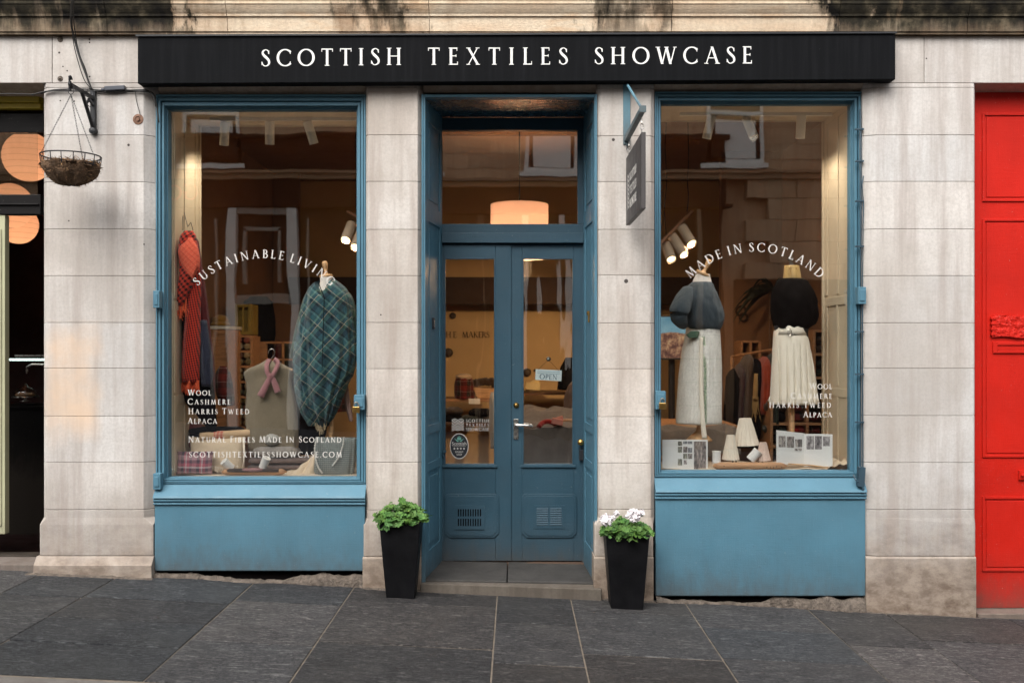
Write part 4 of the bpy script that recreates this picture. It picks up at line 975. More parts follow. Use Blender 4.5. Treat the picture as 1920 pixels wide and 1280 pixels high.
for a in (R(195), R(90), R(-20)):
    e_ = cb+Vector((rr*math.cos(a), rr*math.sin(a), zr)); n = 26; d_ = (e_-top)/n; ax = d_.normalized(); s1 = ax.cross(Vector((.3, 1, .1))).normalized(); s2 = ax.cross(s1)
    for k in range(n):
        c_ = top+d_*(k+.5); s_ = s1 if k % 2 else s2
        m.tube([c_+ax*(.0105*math.cos(t_))+s_*.004*math.sin(t_) for t_ in [2*PI*j/8 for j in range(8)]], .0011, 4, True)
m.build('chain', BLACK, S)

# ------------------------------------------------------------------ cables on the wall
S = root('wall_cables', 'bundle of black cables with junction box sagging across the left pier', 'cable', P(170, 170, 0))
def spline(pts, n=8):
    out = []
    for i in range(len(pts)-1):
        p0, p1, p2, p3 = pts[max(i-1, 0)], pts[i], pts[i+1], pts[min(i+2, len(pts)-1)]
        for k in range(n):
            t_ = k/n; out.append(.5*((2*p1)+(p2-p0)*t_+(2*p0-5*p1+4*p2-p3)*t_*t_+(-p0+3*p1-3*p2+p3)*t_**3))
    out.append(pts[-1]); return out
m = MB()
runs = [([(137, -25), (134, 10), (133, 40), (139, 72), (150, 110), (163, 145), (172, 168)], .010, -.05), ([(140, -25), (137, 20), (142, 70), (150, 105), (160, 130), (168, 160)], .006, -.03), ([(135, 30), (137, 75), (147, 118), (158, 150), (170, 166)], .005, -.04),
        ([(60, 178), (85, 172), (110, 170), (150, 171), (190, 170), (220, 168), (262, 171), (285, 176), (292, 200)], .008, -.02), ([(76, 176), (100, 169), (140, 167), (175, 168), (205, 171), (245, 172), (275, 171), (290, 182), (298, 230)], .008, -.012),
        ([(168, 166), (185, 171), (215, 173), (255, 169), (280, 172), (292, 190)], .010, -.016), ([(254, 172), (256, 190), (261, 208), (263, 216)], .0035, -.01), ([(165, 168), (163, 178), (169, 186), (164, 196), (172, 200), (177, 185), (170, 170)], .004, -.02), ([(80, 173), (60, 177), (20, 176), (-60, 178)], .006, -.01)]
for pts, r_, y_ in runs: m.tube(spline([P(px, py, y_ if py > 60 else y_-.3*(60-py)/60) for px, py in pts]), r_*.62, 7)
m.build('cable_bundle', CABLE, S, smooth=True)
m = MB(); m.obox(P(216, 166, -.02), (.135, .035, .03), R(-3)); m.tube([P(196, 168, -.02), P(190, 169, -.02)], .012); m.build('junction_box', simple('grey_plastic', (.05, .055, .07, 1), .5), S, bevel=.006)
m = MB(); m.lathe([(.036, 0), (.034, .004), (.020, .006), (.020, .001), (.013, .001), (.012, .012), (.006, .012)], P(259, 224, 0), 20, (0, -1, 0)); m.build('cable_gland', simple('rusty_gland', (.20, .10, .06, 1), .7, .5, 40), S)
# old fixings in the stone
for px, py, r_ in ((113, 74, .02), (113, 148, .019)):
    m = MB(); m.lathe([(r_, 0), (r_*.9, .004), (r_*.5, .003), (r_*.35, .010), (.0, .012)], P(px, py, 0), 14, (0, -1, 0)); m.build('wall_plug', MORT, B)
m = MB()
for px, py, r_ in ((111, 99, 4), (118, 125, 3), (126, 133, 3), (113, 189, 3), (139, 190, 3.4), (168, 74, 4), (168, 80, 3), (168, 144, 3.5), (241, 272, 5), (129, 414, 3), (270, 458, 3), (727, 155, 5), (1176, 263, 4), (1150, 262, 6), (1174, 527, 8), (714, 590, 3), (1737, 60+50, 3)):
    m.lathe([(r_/560, 0), (r_/700, .0012), (.0, .0018)], P(px, py, 0), 10, (0, -1, 0))
m.build('drill_plug', simple('old_plug', (.06, .05, .045, 1), .9), B)

# padlocks on the shutter-bar brackets
def padlock(px, py, label):
    S = root('padlock', label, 'padlock', P(px, py+20, -.03), 'brass padlocks on the shutter bar brackets'); yb = -.03
    m = MB(); m.box(PX(px-6.5, yb), PX(px+6.5, yb), yb-.012, yb+.01, PZ(py+18, yb), PZ(py+6, yb)); m.build('body', BRASS, S, bevel=.003)
    m = MB(); m.tube([P(px, py+6, yb)+Vector((.016*math.cos(a), 0, .0 + .030*math.sin(a))) for a in [PI*k/10 for k in range(11)]], .0038, 7); m.build('shackle', STEEL, S)
padlock(668, 756, 'brass padlock on blue bracket beside the doorway pier, left shop window'); padlock(1242, 749, 'brass padlock on blue bracket at the edge of the right shop window')

# ------------------------------------------------------------------ planters
def leaf_geo(m, c, d_, up, s, lobes=7):
    q = d_.normalized(); r_ = up.cross(q)
    if r_.length < 1e-3: r_ = Vector((1, 0, 0))
    r_.normalize(); nrm = q.cross(r_); n = lobes*4; pts = []
    for k in range(n):
        a = 2*PI*k/n; rad = s*(.84+.13*math.cos(lobes*a)+.04*math.cos(2*lobes*a))*(1-.55*max(0, math.cos(a))**8)
        pts.append(c - q*s*.1 + (-q*math.cos(a)+r_*math.sin(a))*rad + nrm*(.22*s*(rad/s)**2+.05*s*math.sin(lobes*a)))
    cc = c; m.add([cc]+pts, [(0, 1+k, 1+(k+1) % n) for k in range(n)])
t = NT('geranium_leaf'); o_ = t.mapping(); cc = t.mix(1.0, t.ramp(t.noise(o_, 60, 3), [(.3, (.055, .14, .035, 1)), (.7, (.14, .28, .075, 1))]), t.attr(), 'MULTIPLY'); t.bump(t.noise(o_, 220, 3), .3, .003); t.b.inputs['Subsurface Weight'].default_value = .0
LEAF = t.set(cc, .55, spec=.3)
tl = t.n.new('ShaderNodeBsdfTranslucent'); t.link(cc, tl.inputs[0]); mx = t.n.new('ShaderNodeMixShader'); mx.inputs[0].default_value = .3; t.link(t.b.outputs[0], mx.inputs[1]); t.link(tl.outputs[0], mx.inputs[2]); t.link(mx.outputs[0], t.out.inputs[0])
STEM = simple('green_stem', (.07, .12, .03, 1), .6); PETAL = simple('white_petal', (.80, .76, .78, 1), .6, .06, 40); SOIL = simple('potting_soil', (.02, .014, .01, 1), 1, .4, 30, 1, 60, dist=.02)
POT = simple('black_planter', (.004, .004, .005, 1), .5, .35, 5, .3, 60, spec=.2)
def planter(tx0, tx1, ty, bx0, bx1, by, Yf, label, flowers, seed, nleaf, hh):
    random.seed(seed)
    zt = PZ(ty, Yf); a0, a1 = PX(tx0, Yf), PX(tx1, Yf); c0, c1 = PX(bx0, Yf), PX(bx1, Yf); cx = (a0+a1)/2; g = gz(cx); cy = Yf+(a1-a0)/2*.95
    S = root('planter', label, 'planter', (cx, cy, g), 'black tapered planters flanking the door')
    tw, bw = (a1-a0)/2, (c1-c0)/2
    m = MB()
    def sq(h, z, r_=.02):
        out = []
        for sx_, sy_ in ((-1, -1), (1, -1), (1, 1), (-1, 1)): out.append((cx+sx_*h, cy+sy_*h*.9, z))
        return out
    lv = [sq(bw, g-.012), sq(tw*.985, zt-.012), sq(tw, zt-.008), sq(tw, zt), sq(tw-.014, zt), sq(tw-.016, zt-.05)]
    vs = [p for l in lv for p in l]; fs = [(3, 2, 1, 0)]
    for k in range(len(lv)-1): fs += [(k*4+i, k*4+(i+1) % 4, (k+1)*4+(i+1) % 4, (k+1)*4+i) for i in range(4)]
    fs.append(tuple(len(vs)-4+i for i in range(4))); m.add(vs, fs); m.build('pot', POT, S, bevel=.006)
    m = MB(); m.box(cx-tw+.02, cx+tw-.02, cy-tw+.02, cy+tw-.02, zt-.049, zt-.03); m.build('soil', SOIL, S)
    m = MB(); ms = MB(); top = Vector((cx, cy, zt-.03))
    for i in range(nleaf):
        a = random.uniform(0, 2*PI); e = random.uniform(.05, 1.25); k = random.uniform(.78, 1.0)
        p = Vector((cx + math.cos(a)*math.cos(e)*tw*1.28*k, cy + math.sin(a)*math.cos(e)*tw*1.15*k, zt-.015 + math.sin(e)*hh*k*(.75+.45*noise.noise(Vector((math.cos(a)*1.5, math.sin(a)*1.5, seed)))) ))
        if i % 9 == 0: a_ = random.uniform(0, 2*PI); p = Vector((cx+math.cos(a_)*tw*random.uniform(1.15, 1.4), cy+math.sin(a_)*tw*random.uniform(1.0, 1.25), zt+random.uniform(-.03, .05)))
        if i % 5 == 0: p = Vector((cx+random.uniform(-1, 1)*tw*1.1, cy-tw*random.uniform(.6, 1.1), zt+random.uniform(-.015, .05)))
        out = (p-top).normalized(); nr = (out*.75+Vector((0, -.25, .85))+Vector([random.uniform(-.8, .8) for _ in range(3)])).normalized()
        dr = out-nr*out.dot(nr)
        if dr.length < .05: dr = Vector((1, 0, 0))
        kk = random.uniform(.65, 1.45); m.cur = (kk*random.uniform(.85, 1.15), kk, kk*random.uniform(.7, 1.1))
        leaf_geo(m, p, dr, nr, random.uniform(.013, .034))
        if i % 3 == 0: ms.tube([top+Vector((random.uniform(-.04, .04), random.uniform(-.04, .04), 0)), (top+p)/2+Vector((0, 0, .02)), p], .0018, 5)
    ms.build('stems', STEM, S); m.build('foliage', LEAF, S)
    for (px, py, s) in flowers:
        f = MB(); cf = P(px, py, Yf+.03)
        f.ball(cf, s*.6, s*.6, s*.6, 12, 8, nz=.3)
        for i in range(34 if s > .03 else 18):
            d_ = Vector((random.gauss(0, 1), random.gauss(-.4, .8), random.gauss(.2, .8))).normalized(); c_ = cf+d_*s*.75
            leaf_geo(f, c_, Vector([random.uniform(-1, 1) for _ in range(3)]), d_, s*random.uniform(.40, .55), 5)
        fo = f.build('flower', PETAL, S)
    return S
planter(710, 788, 979, 717, 770, 1120, -.275, 'black tapered planter of green leaves without blooms, beside the doorway', [], 3, 330, .165)
planter(1136, 1219, 1003, 1141, 1201, 1143, -.275, 'black tapered planter with white flowers, beside the right shop window', [(1137, 975, .042), (1156, 961, .022), (1188, 966, .045), (1203, 961, .025), (1149, 970, .02), (1175, 968, .015)], 8, 300, .12)
random.seed(21)

# ------------------------------------------------------------------ lamps inside (tube spots glow faintly; their light is raised for the cases)
LENS = emit('lamp_lens', (1, .78, .45, 1), 2.5)
SHADE = emit('lit_drum_shade', (1, .50, .30, 1), .50, (.8, .55, .4, 1))
_t = NT('drum_shade_cloth'); _t.b.inputs['Emission Color'].default_value = (1, .62, .40, 1); _t.b.inputs['Emission Strength'].default_value = .20; _t.set((.8, .72, .62, 1), .9)
_tl = _t.n.new('ShaderNodeBsdfTranslucent'); _tl.inputs[0].default_value = (.88, .66, .54, 1); _mx = _t.n.new('ShaderNodeMixShader'); _mx.inputs[0].default_value = .45; _t.link(_t.b.outputs[0], _mx.inputs[1]); _t.link(_tl.outputs[0], _mx.inputs[2]); _t.link(_mx.outputs[0], _t.out.inputs[0]); SHADE = _t.m
def lamp(kind, parent, loc, power, col=(1, .62, .32), size=.03, rot=(0, 0, 0), cone=80):
    d = bpy.data.lights.new('lamp_light', kind); d.energy = power; d.color = col
    if kind == 'POINT': d.shadow_soft_size = size
    if kind == 'SPOT': d.spot_size = R(cone); d.spot_blend = .6; d.shadow_soft_size = size
    o = bpy.data.objects.new('lamp_light', d); COL.objects.link(o); o.parent = parent; o.location = loc; o.rotation_euler = rot; return o
# spot proto: hangs from its pivot along -z, origin at the pivot
def make_spot(label, power, lit, group, r=.033, L=.165):
    S = thing('spotlight', label, 'spotlight', (0, 0, 0), group); ORIG[S.name] = Vector((0, 0, 0))
    m = MB(); m.lathe([(r, 0), (r, -L), (r-.004, -L), (r-.005, -L+.02), (.0, -L+.021)], (0, 0, 0), 20); m.f = [f[::-1] for f in m.f]; m.build('tube', WHITE, S)
    m = MB(); m.lathe([(.0, -.012), (r-.004, -.012), (r, -.0)], (0, 0, 0), 20); m.build('cap', simple('tube_cap', (.10, .09, .08, 1), .6), S)
    m = MB(); m.lathe([(.0, -L+.012), (r-.006, -L+.013)], (0, 0, 0), 16); m.build('lens', LENS if lit else simple('dull_lens', (.5, .36, .2, 1), .3), S)
    if power: lamp('SPOT', S, (0, 0, -L-.004), power, (1, .86, .68), cone=150)
    return S
sp0 = make_spot('', 9.0, False, 'white tube spotlights at the top of the display windows')
LBL = ['white tube spotlight leaning left, nearest the panelled side of the left window', 'white tube spotlight hanging almost upright, middle of the left window',
       'white tube spotlight leaning right, above the tartan poncho', 'white tube spotlight leaning left, above the blue jumper', 'white tube spotlight tilted right with its dark top showing', 'white tube spotlight hanging straight, near the right panelling']
for i, (px, py, dx, ty) in enumerate(((422, 229, -6, .3), (506, 227, -3, .25), (576, 227, 11, .3), (1335, 217, -9, .2), (1399, 221, 12, -.35), (1503, 216, -1.5, .1))):
    o = sp0 if i == 0 else copy_tree(sp0); p = P(px, py, .45); o.location = p; o['label'] = LBL[i]
    o.rotation_euler = (ty, math.atan2(-dx, 43), 0)
    m = MB(); m.tube([p+Vector((0, 0, -.01)), (p.x, .45, (3.275 if px < 900 else 3.31)-.02)], .006); m.build('lamp_stem', WHITE, B)
for G_, x0, x1, z_ in ((0, 395, 668, 3.275), (1, 1275, 1560, 3.31)):
    m = MB(); m.box(PX(x0, .45), PX(x1, .45), .435, .465, z_-.022, z_-.001); m.build('lighting_track', WHITE, B)
# hanging track fixtures
def fixture(label, p0, p1, heads, cables, Y):
    S = root('track_light', label, 'track light', P(*p0, Y))
    m = MB(); A, Bq = P(*p0, Y), P(*p1, Y-.25); m.tube([A, Bq], .014, 6); m.build('bar', simple('bronze_bar', (.25, .13, .08, 1), .5), S)
    for pts in cables:
        m = MB(); m.tube(spline([P(a, b, Y) for a, b in pts]), .0045, 5); m.build('cable', CABLE, S)
    for (a, b, c, d, pw, tgt) in heads:
        p, q_ = P(a, b, Y-.1), P(c, d, Y-.2); ax = (q_-p).normalized()
        h = hollow('lamp_head', S); m = MB(); r = .042; L = (q_-p).length+.02
        m.lathe([(.0, -.02), (r, -.02), (r, L), (r-.004, L), (r-.006, L-.012)], p, 18, ax); m.build('housing', simple('grey_lamp_metal', (.50, .42, .35, 1), .45, .05), h, smooth=False)
        m = MB(); m.lathe([(r-.007, L-.012), (.0, L-.010)], p, 16, ax); m.build('lens', LENS, h)
        m = MB(); m.tube([p+Vector((0, .02, .0)), (p+(A+Bq)/2)/2, p+Vector((.01, .02, .05))], .005); m.build('yoke', CABLE, h)
        dirv = (Vector(tgt)-q_).normalized(); lamp('SPOT', h, q_+ax*.05-ORIG[S.name], pw, cone=(40 if pw > 100 else 85), rot=(-dirv).to_track_quat('Z', 'Y').to_euler(), size=.04)
    return S
fixture('angled bronze track with three warm lamp heads hanging on two black cables', (1298, 396), (1236, 458),
    [(1281, 430, 1296, 454, 230, (-.45, 5.1, 1.42)), (1262, 446, 1281, 474, 26, (1.4, 3.4, 1.2)), (1250, 462, 1258, 484, 16, (.9, 2.0, .4))],
    [[(1290, 150), (1290, 230), (1291, 300), (1289, 340), (1291, 370), (1288, 397)], [(1252, 150), (1249, 235), (1247, 280), (1250, 340), (1246, 390), (1249, 440)]], 1.6)
fixture('small track with two glowing lamp heads at the edge of the left window', (652, 397), (690, 418),
    [(658, 424, 649, 447, 11, (-1.6, 4.5, 1.2)), (676, 438, 667, 461, 14, (-1.9, 3.2, .7))], [[(667, 150), (667, 280), (668, 405)]], 1.6)
# drum pendant
Y = 2.5; cx = PX(974, Y); w2 = 54/sc(Y); z1_, z0_ = PZ(384, Y), PZ(478, Y)-.03
S = root('pendant_lamp', 'large drum pendant lamp glowing above the doors', 'lamp', (cx, Y, z0_))
m = MB(); m.lathe([(w2, z0_), (w2, z1_)], (cx, Y, 0), 40); 
vs0 = [v.copy() for v in m.v]
m.lathe([(w2-.006, z1_), (w2-.006, z0_)], (cx, Y, 0), 40); m.f = [f for f in m.f if len(f) == 4]; m.build('drum_shade', SHADE, S, smooth=True)
m = MB(); m.lathe([(w2-.01, z0_+.01), (.0, z0_+.012)], (cx, Y, 0), 32); m.build('diffuser', emit('diffuser_glow', (1, .72, .45, 1), 1.2), S)
m = MB(); m.tube([(cx, Y, 3.62), (cx, Y, z1_-.02)], .006); m.lathe([(.03, z1_-.02), (.02, z1_+.02), (.0, z1_+.04)], (cx, Y, 0), 12); m.build('flex', CABLE, S)
lamp('POINT', S, (0, 0, -.06), 13, size=.15); lamp('POINT', S, (0, 0, (z1_-z0_)*.5), 8, (1, .80, .60), size=.06)

# ------------------------------------------------------------------ materials for cloth
BK = (.008, .008, .01, 1)
POND = plaid('green_blue_tartan', [(0, (.035, .10, .15, 1)), (.30, (.012, .022, .035, 1)), (.42, (.04, .12, .18, 1)), (.465, (.70, .52, .34, 1)), (.495, (.04, .13, .17, 1)), (.80, (.13, .27, .30, 1)), (.90, (.02, .05, .07, 1))],
    [(0, (.03, .10, .11, 1)), (.28, (.012, .02, .028, 1)), (.50, (.06, .15, .12, 1)), (.695, (.72, .54, .36, 1)), (.725, (.02, .06, .08, 1)), (.90, (.16, .27, .20, 1))], 8.2, 7.4, R(50))
PONS = plaid('green_tartan_straight', [(0, (.03, .07, .055, 1)), (.35, (.012, .02, .022, 1)), (.55, (.05, .11, .07, 1)), (.80, (.30, .27, .15, 1)), (.84, (.03, .07, .06, 1))],
    [(0, (.03, .08, .07, 1)), (.4, (.012, .022, .028, 1)), (.6, (.06, .12, .07, 1)), (.88, (.28, .22, .13, 1)), (.92, (.02, .04, .04, 1))], 7, 6, R(8))
HOUND = plaid('red_black_check', [(0, (.85, .06, .025, 1)), (.55, BK)], [(0, (.55, .035, .015, 1)), (.5, (.06, .01, .01, 1))], 62, 62, R(10))
ORNG = plaid('orange_red_weave', [(0, (.95, .16, .09, 1)), (.7, (.90, .11, .06, 1)), (.9, (.35, .03, .02, 1))], [(0, (.95, .15, .08, 1)), (.7, (1, .22, .12, 1))], 34, 40, R(45))
REDB = plaid('red_black_diagonal', [(0, (.85, .07, .035, 1)), (.5, BK)], [(0, (.70, .05, .025, 1)), (.5, (.04, .008, .008, 1))], 30, 42, R(38))
MAROON = knit('maroon_wool', (.16, .012, .018, 1), 50); BLACKW = simple('black_wool', (.009, .009, .012, 1), .95, .3, 20, .6, 200, spec=.08, dist=.005); NAVY = knit('navy_wool', (.030, .035, .07, 1), 50)
OLIVE = knit('oatmeal_green_knit', (.34, .275, .19, 1), 70, .12); PINK = knit('dusty_pink_knit', (.52, .235, .25, 1), 60, .1); SLATE = knit('slate_blue_knit', (.075, .10, .125, 1), 55, .15)
GREYK = knit('grey_knit', (.22, .19, .17, 1), 45); TAUPE = knit('taupe_knit', (.15, .095, .08, 1), 45); CREAMC = simple('cream_cloth', (.58, .46, .33, 1), .95, .08, 5, .5, 200, sheen=.3); TOTEM = plaid('grey_woven', [(0, (.16, .18, .175, 1)), (.5, (.25, .27, .26, 1))], [(0, (.30, .32, .30, 1)), (.5, (.12, .14, .14, 1))], 70, 70)
PINKT = plaid('pink_tartan', [(0, (.35, .16, .19, 1)), (.3, (.05, .03, .05, 1)), (.5, (.55, .12, .17, 1)), (.6, (.60, .50, .50, 1)), (.68, (.40, .08, .12, 1)), (.85, (.10, .06, .09, 1))], [(0, (.45, .30, .32, 1)), (.3, (.06, .04, .06, 1)), (.5, (.62, .55, .54, 1)), (.6, (.45, .10, .14, 1)), (.8, (.12, .06, .09, 1))], 9, 9)
REDT = plaid('dark_red_tartan', [(0, (.20, .025, .02, 1)), (.4, BK), (.7, (.28, .20, .18, 1)), (.76, (.12, .015, .012, 1))], [(0, (.20, .02, .015, 1)), (.4, BK), (.8, (.30, .22, .2, 1)), (.86, (.10, .012, .01, 1))], 9, 9)
SKIRT = plaid('cream_wool_check', [(0, (.90, .87, .82, 1)), (.93, (.66, .66, .60, 1))], [(0, (.90, .87, .82, 1)), (.86, (.64, .66, .59, 1)), (.90, (.90, .87, .82, 1))], 6, 6, 0)
SKIRT2 = simple('cream_wool', (.84, .77, .66, 1), .95, .06, 6, .5, 250, sheen=.3); LINEN = simple('mannequin_linen', (.78, .72, .68, 1), .9, .06, 8, .3, 250)
RAWC = simple('pleated_linen', (.72, .64, .54, 1), .95, .08, 8, .4, 120); GOLD = simple('gold_collar_cloth', (.50, .33, .12, 1), .5, .15, 10, .3, 100)
RUST = knit('rust_orange_wool', (.50, .07, .025, 1), 40); BROWNW = knit('brown_wool', (.075, .042, .026, 1), 40); REDW = knit('red_wool', (.42, .02, .015, 1), 40); MUST = knit('mustard_knit', (.50, .27, .04, 1), 60); DGREEN = knit('dark_green_wool', (.02, .03, .018, 1), 40)

def fringe(m, pts_fn, n, L, r=.0022, spread=.01, seed=0):
    random.seed(seed)
    for i in range(n):
        p = pts_fn(i/(n-1)); m.tube([p, p+Vector((random.uniform(-spread, spread)*.4, random.uniform(-.01, .01), -L*.5)), p+Vector((random.uniform(-spread, spread), random.uniform(-.01, .01), -L*random.uniform(.8, 1.05)))], [r*1.2, r, r*.5], 5)
def one(name, label, cat, m, mat, group=None, **k):
    k.setdefault('smooth', True); o = m.build(name, mat, **k); tag(o, label, cat, group); return o

# ------------------------------------------------------------------ left window: scarves on the side hook
Ys = .34
S = root('coat_hook', 'small double wire hook holding the scarves on the pale side panel', 'hook', P(350, 435, Ys-.02))
m = MB(); m.tube([P(343, 400, Ys+.06), P(343, 415, Ys), P(343, 432, Ys-.02)], .0025, 6); m.tube([P(345, 398, Ys+.05), P(352, 425, Ys), P(358, 417, Ys-.02), P(362, 432, Ys-.03)], .0025, 6); m.build('wire', BLACK, S)
m = MB(); m.body([(436, 352, 362, .02), (452, 348, 372, .05), (500, 350, 379, .05), (560, 358, 388, .05), (620, 362, 394, .045), (690, 376, 402, .04), (745, 388, 403, .02)], Ys+.10, 32, .12, 9); one('scarf', 'long maroon wool scarf hanging behind the red checked one', 'scarf', m, MAROON)
m = MB(); m.body([(520, 336, 368, .02), (560, 334, 372, .05), (640, 335, 380, .05), (700, 334, 396, .05), (750, 345, 402, .04), (790, 378, 406, .03), (812, 392, 406, .01)], Ys+.06, 36, .12, 8, 1); one('scarf', 'black wool scarf hanging low beside the pale side panel', 'scarf', m, BLACKW)
m = MB(); m.body([(600, 373, 388, .02), (640, 374, 394, .03), (700, 375, 400, .03), (725, 378, 396, .01)], Ys+.015, 24, .12, 7); one('scarf', 'dark navy scarf hanging between the maroon and red scarves', 'scarf', m, NAVY)
S = root('scarf', 'long red and black checked scarf with orange fringe reaching below the writing', 'scarf', P(358, 720, Ys-.02))
m = MB(); m.body([(500, 352, 374, .02), (530, 350, 377, .04), (582, 348, 376, .04), (640, 344, 375, .04), (690, 341, 374, .035), (716, 341, 373, .02)], Ys-.02, 36, .15, 7, 2, wob=.1); m.build('scarf_cloth', HOUND, S, smooth=True)
m = MB(); fringe(m, lambda t_: P(342+31*t_, 713, Ys-.02+.02*math.sin(t_*12)), 30, .10, .003, .012, 4); m.build('fringe', simple('orange_fringe', (.80, .13, .05, 1), .9), S)
S = root('scarf', 'orange red scarf knotted over the hook with fringed end', 'scarf', P(350, 566, Ys-.07))
m = MB(); m.body([(433, 345, 362, .02), (441, 339, 367, .04), (465, 334, 370, .05), (490, 335, 371, .05), (517, 336, 364, .045), (540, 332, 358, .035), (566, 329, 347, .02), (574, 330, 342, .008)], Ys-.07, 40, .14, 8, 1, wob=.15); m.build('scarf_cloth', REDB, S, smooth=True)
m = MB(); m.body([(446, 352, 360, .01), (462, 337, 369, .03), (480, 334, 373, .035), (500, 342, 373, .03), (515, 354, 366, .02), (523, 361, 363, .005)], Ys-.105, 30, .2, 5, 1, wob=.2); m.build('scarf_fold', ORNG, S, smooth=True)
m = MB(); fringe(m, lambda t_: P(330+20*t_, 572-12*t_, Ys-.07), 20, .12, .003, .02, 5); m.build('fringe', bpy.data.materials['orange_fringe'], S)

# mannequin with tartan poncho
Ym = .48
def mannequin(label, fin, cap, neck, base, tilt=0, black=False, Y=Ym, torso=None, stand=None):
    S = root('dress_form', label, 'mannequin', P(stand[0], stand[2], Y)); wd = BLACK if black else WOODP
    f = P(*fin, Y); c_ = P(cap[0], cap[1], Y); ax = (f-c_).normalized(); L = (f-c_).length
    m = MB(); m.lathe([(.0, L+.012), (.016, L+.008), (.021, L-.012), (.016, L*.6), (.010, L*.30), (.016, L*.22), (.016, .018), (.02, .012), (cap[2]/2/sc(Y), .006), (cap[2]/2/sc(Y)*1.04, -.006), (cap[2]/2/sc(Y)*.94, -.018), (.0, -.02)], c_, 24, ax); m.build('finial', wd, S, smooth=True)
    m = MB(); m.body(neck, Y, 32, sub=5); m.build('neck', GOLD if black else LINEN, S, smooth=True)
    m = MB(); m.body(torso, Y, 32, sub=4); m.build('torso', simple('black_jersey', (.01, .01, .012, 1), .8) if black else LINEN, S, smooth=True)
    x, y0_, y1_ = stand; p0, p1 = P(x, y0_, Y), P(x, y1_, Y); m = MB()
    m.lathe([(.020, 0), (.017, (p0-p1).z)], p1, 16); m.build('pole', WOODP, S, smooth=True)
    if base: m = MB(); m.lathe([(base/2/sc(Y), 0), (base/2/sc(Y), .01), (base/2/sc(Y)*.8, .028), (.05, .05), (.024, .07), (.022, .09)], p1-Vector((0, 0, .0)), 28); m.build('stand_base', WOODP, S, smooth=True)
    return S
mannequin('linen dress form with wooden finial under the green tartan poncho', (609, 492), (611.5, 517, 24), [(517, 600, 623, .045), (530, 600, 624, .05), (548, 594, 630, .06), (575, 585, 640, .09)], 0, torso=[(560, 586, 642, .07), (640, 584, 644, .09), (700, 592, 636, .08), (725, 604, 630, .05)], stand=(621, 715, 873))
S = root('poncho', 'green and blue tartan poncho on the mannequin in the left window', 'poncho', P(612, 800, Ym))
m = MB(); m.body([(541, 590, 636, .05), (550, 575, 656, .10), (566, 568, 663, .10), (600, 559, 669, .10), (640, 551, 672, .10), (664, 547, 674, .09), (672, 547, 674, .06)], Ym+.02, 80, .14, 11, pw=2.5); m.build('back_layer', PONS, S, smooth=True)
m = MB(); m.body([(640, 551, 600, .05), (680, 551, 604, .08), (715, 552, 606, .09), (745, 556, 604, .08), (775, 565, 600, .05), (798, 578, 592, .02)], Ym-.03, 40, .14, 7, 1); m.build('side_drape', POND, S, smooth=True)
m = MB()
rows = [(523, 600, 627, .055), (530, 590, 637, .09), (540, 580, 648, .12), (556, 573, 657, .14), (580, 567, 662, .15), (610, 562, 665, .155), (640, 557, 667, .16), (664, 554, 668, .16), (686, 553, 664, .155), (706, 554, 658, .15), (720, 559, 650, .145), (742, 567, 641, .13), (762, 574, 634, .11), (782, 585, 625, .08), (799, 598, 615, .04)]
m.body(rows, Ym-.02, 150, .15, 15, .6, sub=5, wob=.10, pw=2.5)
# open the V at the neck: push the front centre back above the point of the V
for v in m.v:
    q_ = P(608, 556, Ym); dz = v.z-q_.z
    if dz > 0 and v.y < Ym-.02 and abs(v.x-q_.x-.0) < dz*.5: v.y = Ym+.03
m.build('front_layer', POND, S, smooth=True)
m = MB(); fringe(m, lambda t_: P(590+22*t_, 783+14*math.sin(t_*PI), Ym-.06), 22, .075, .0022, .012, 6); m.build('fringe', simple('oat_fringe', (.45, .36, .24, 1), .9), S)
m = MB(); m.tube([P(597, 530, Ym-.12), P(603, 545, Ym-.17), P(608, 558, Ym-.20), P(606, 620, Ym-.215), P(604, 690, Ym-.20)], .003, 5); m.build('front_seam', BLACKW, S)
m = MB()
for k in range(9): m.box(P(592+3*k, 536, 0).x-.0, P(592+3*k, 536, 0).x+.0, 0, 0, 0, 0) if False else None
# pink fringed shawl glimpsed at the right frame
m = MB(); m.body([(728, 646, 654, .01), (745, 645, 656, .02), (772, 650, 660, .02), (790, 655, 662, .01)], .55, 20, .2, 4); one('shawl', 'narrow strip of pale pink shawl hanging behind the tartan poncho', 'shawl', m, simple('pale_pink_cloth', (.40, .27, .25, 1), .9))

# sleeveless jumper on a hanger with pink neck scarf
Yk = .50
S = root('hanger', 'wooden hanger with wire hook holding up the oatmeal knitted tank top', 'hanger', P(509, 690, Yk))
m = MB(); m.tube(spline([P(503, 663, Yk), P(505, 656, Yk), P(511, 654, Yk), P(515, 660, Yk), P(513, 667, Yk), P(509, 672, Yk), P(509, 684, Yk)]), .0025, 6); m.build('hook', STEEL, S)
m = MB(); m.tube([P(470, 694, Yk), P(500, 683, Yk), P(509, 679, Yk), P(518, 683, Yk), P(548, 694, Yk)], .011, 8); m.build('hanger_bar', WOODP, S)
m = MB(); m.body([(676, 496, 520, .02), (683, 484, 531, .05), (690, 468, 544, .06), (697, 458, 548, .06), (704, 457, 548, .06), (716, 461, 546, .065), (740, 462, 551, .07), (765, 460, 556, .075), (800, 461, 558, .08), (840, 464, 558, .08), (846, 466, 556, .05)], Yk, 60, .035, 7, 0, pw=2.4, wob=.1); one('tank_top', 'oatmeal knitted tank top on a hanger in the left window', 'knitwear', m, OLIVE)
S = root('neck_scarf', 'narrow dusty pink knitted scarf tied round the tank top collar', 'scarf', P(507, 742, Yk-.08))
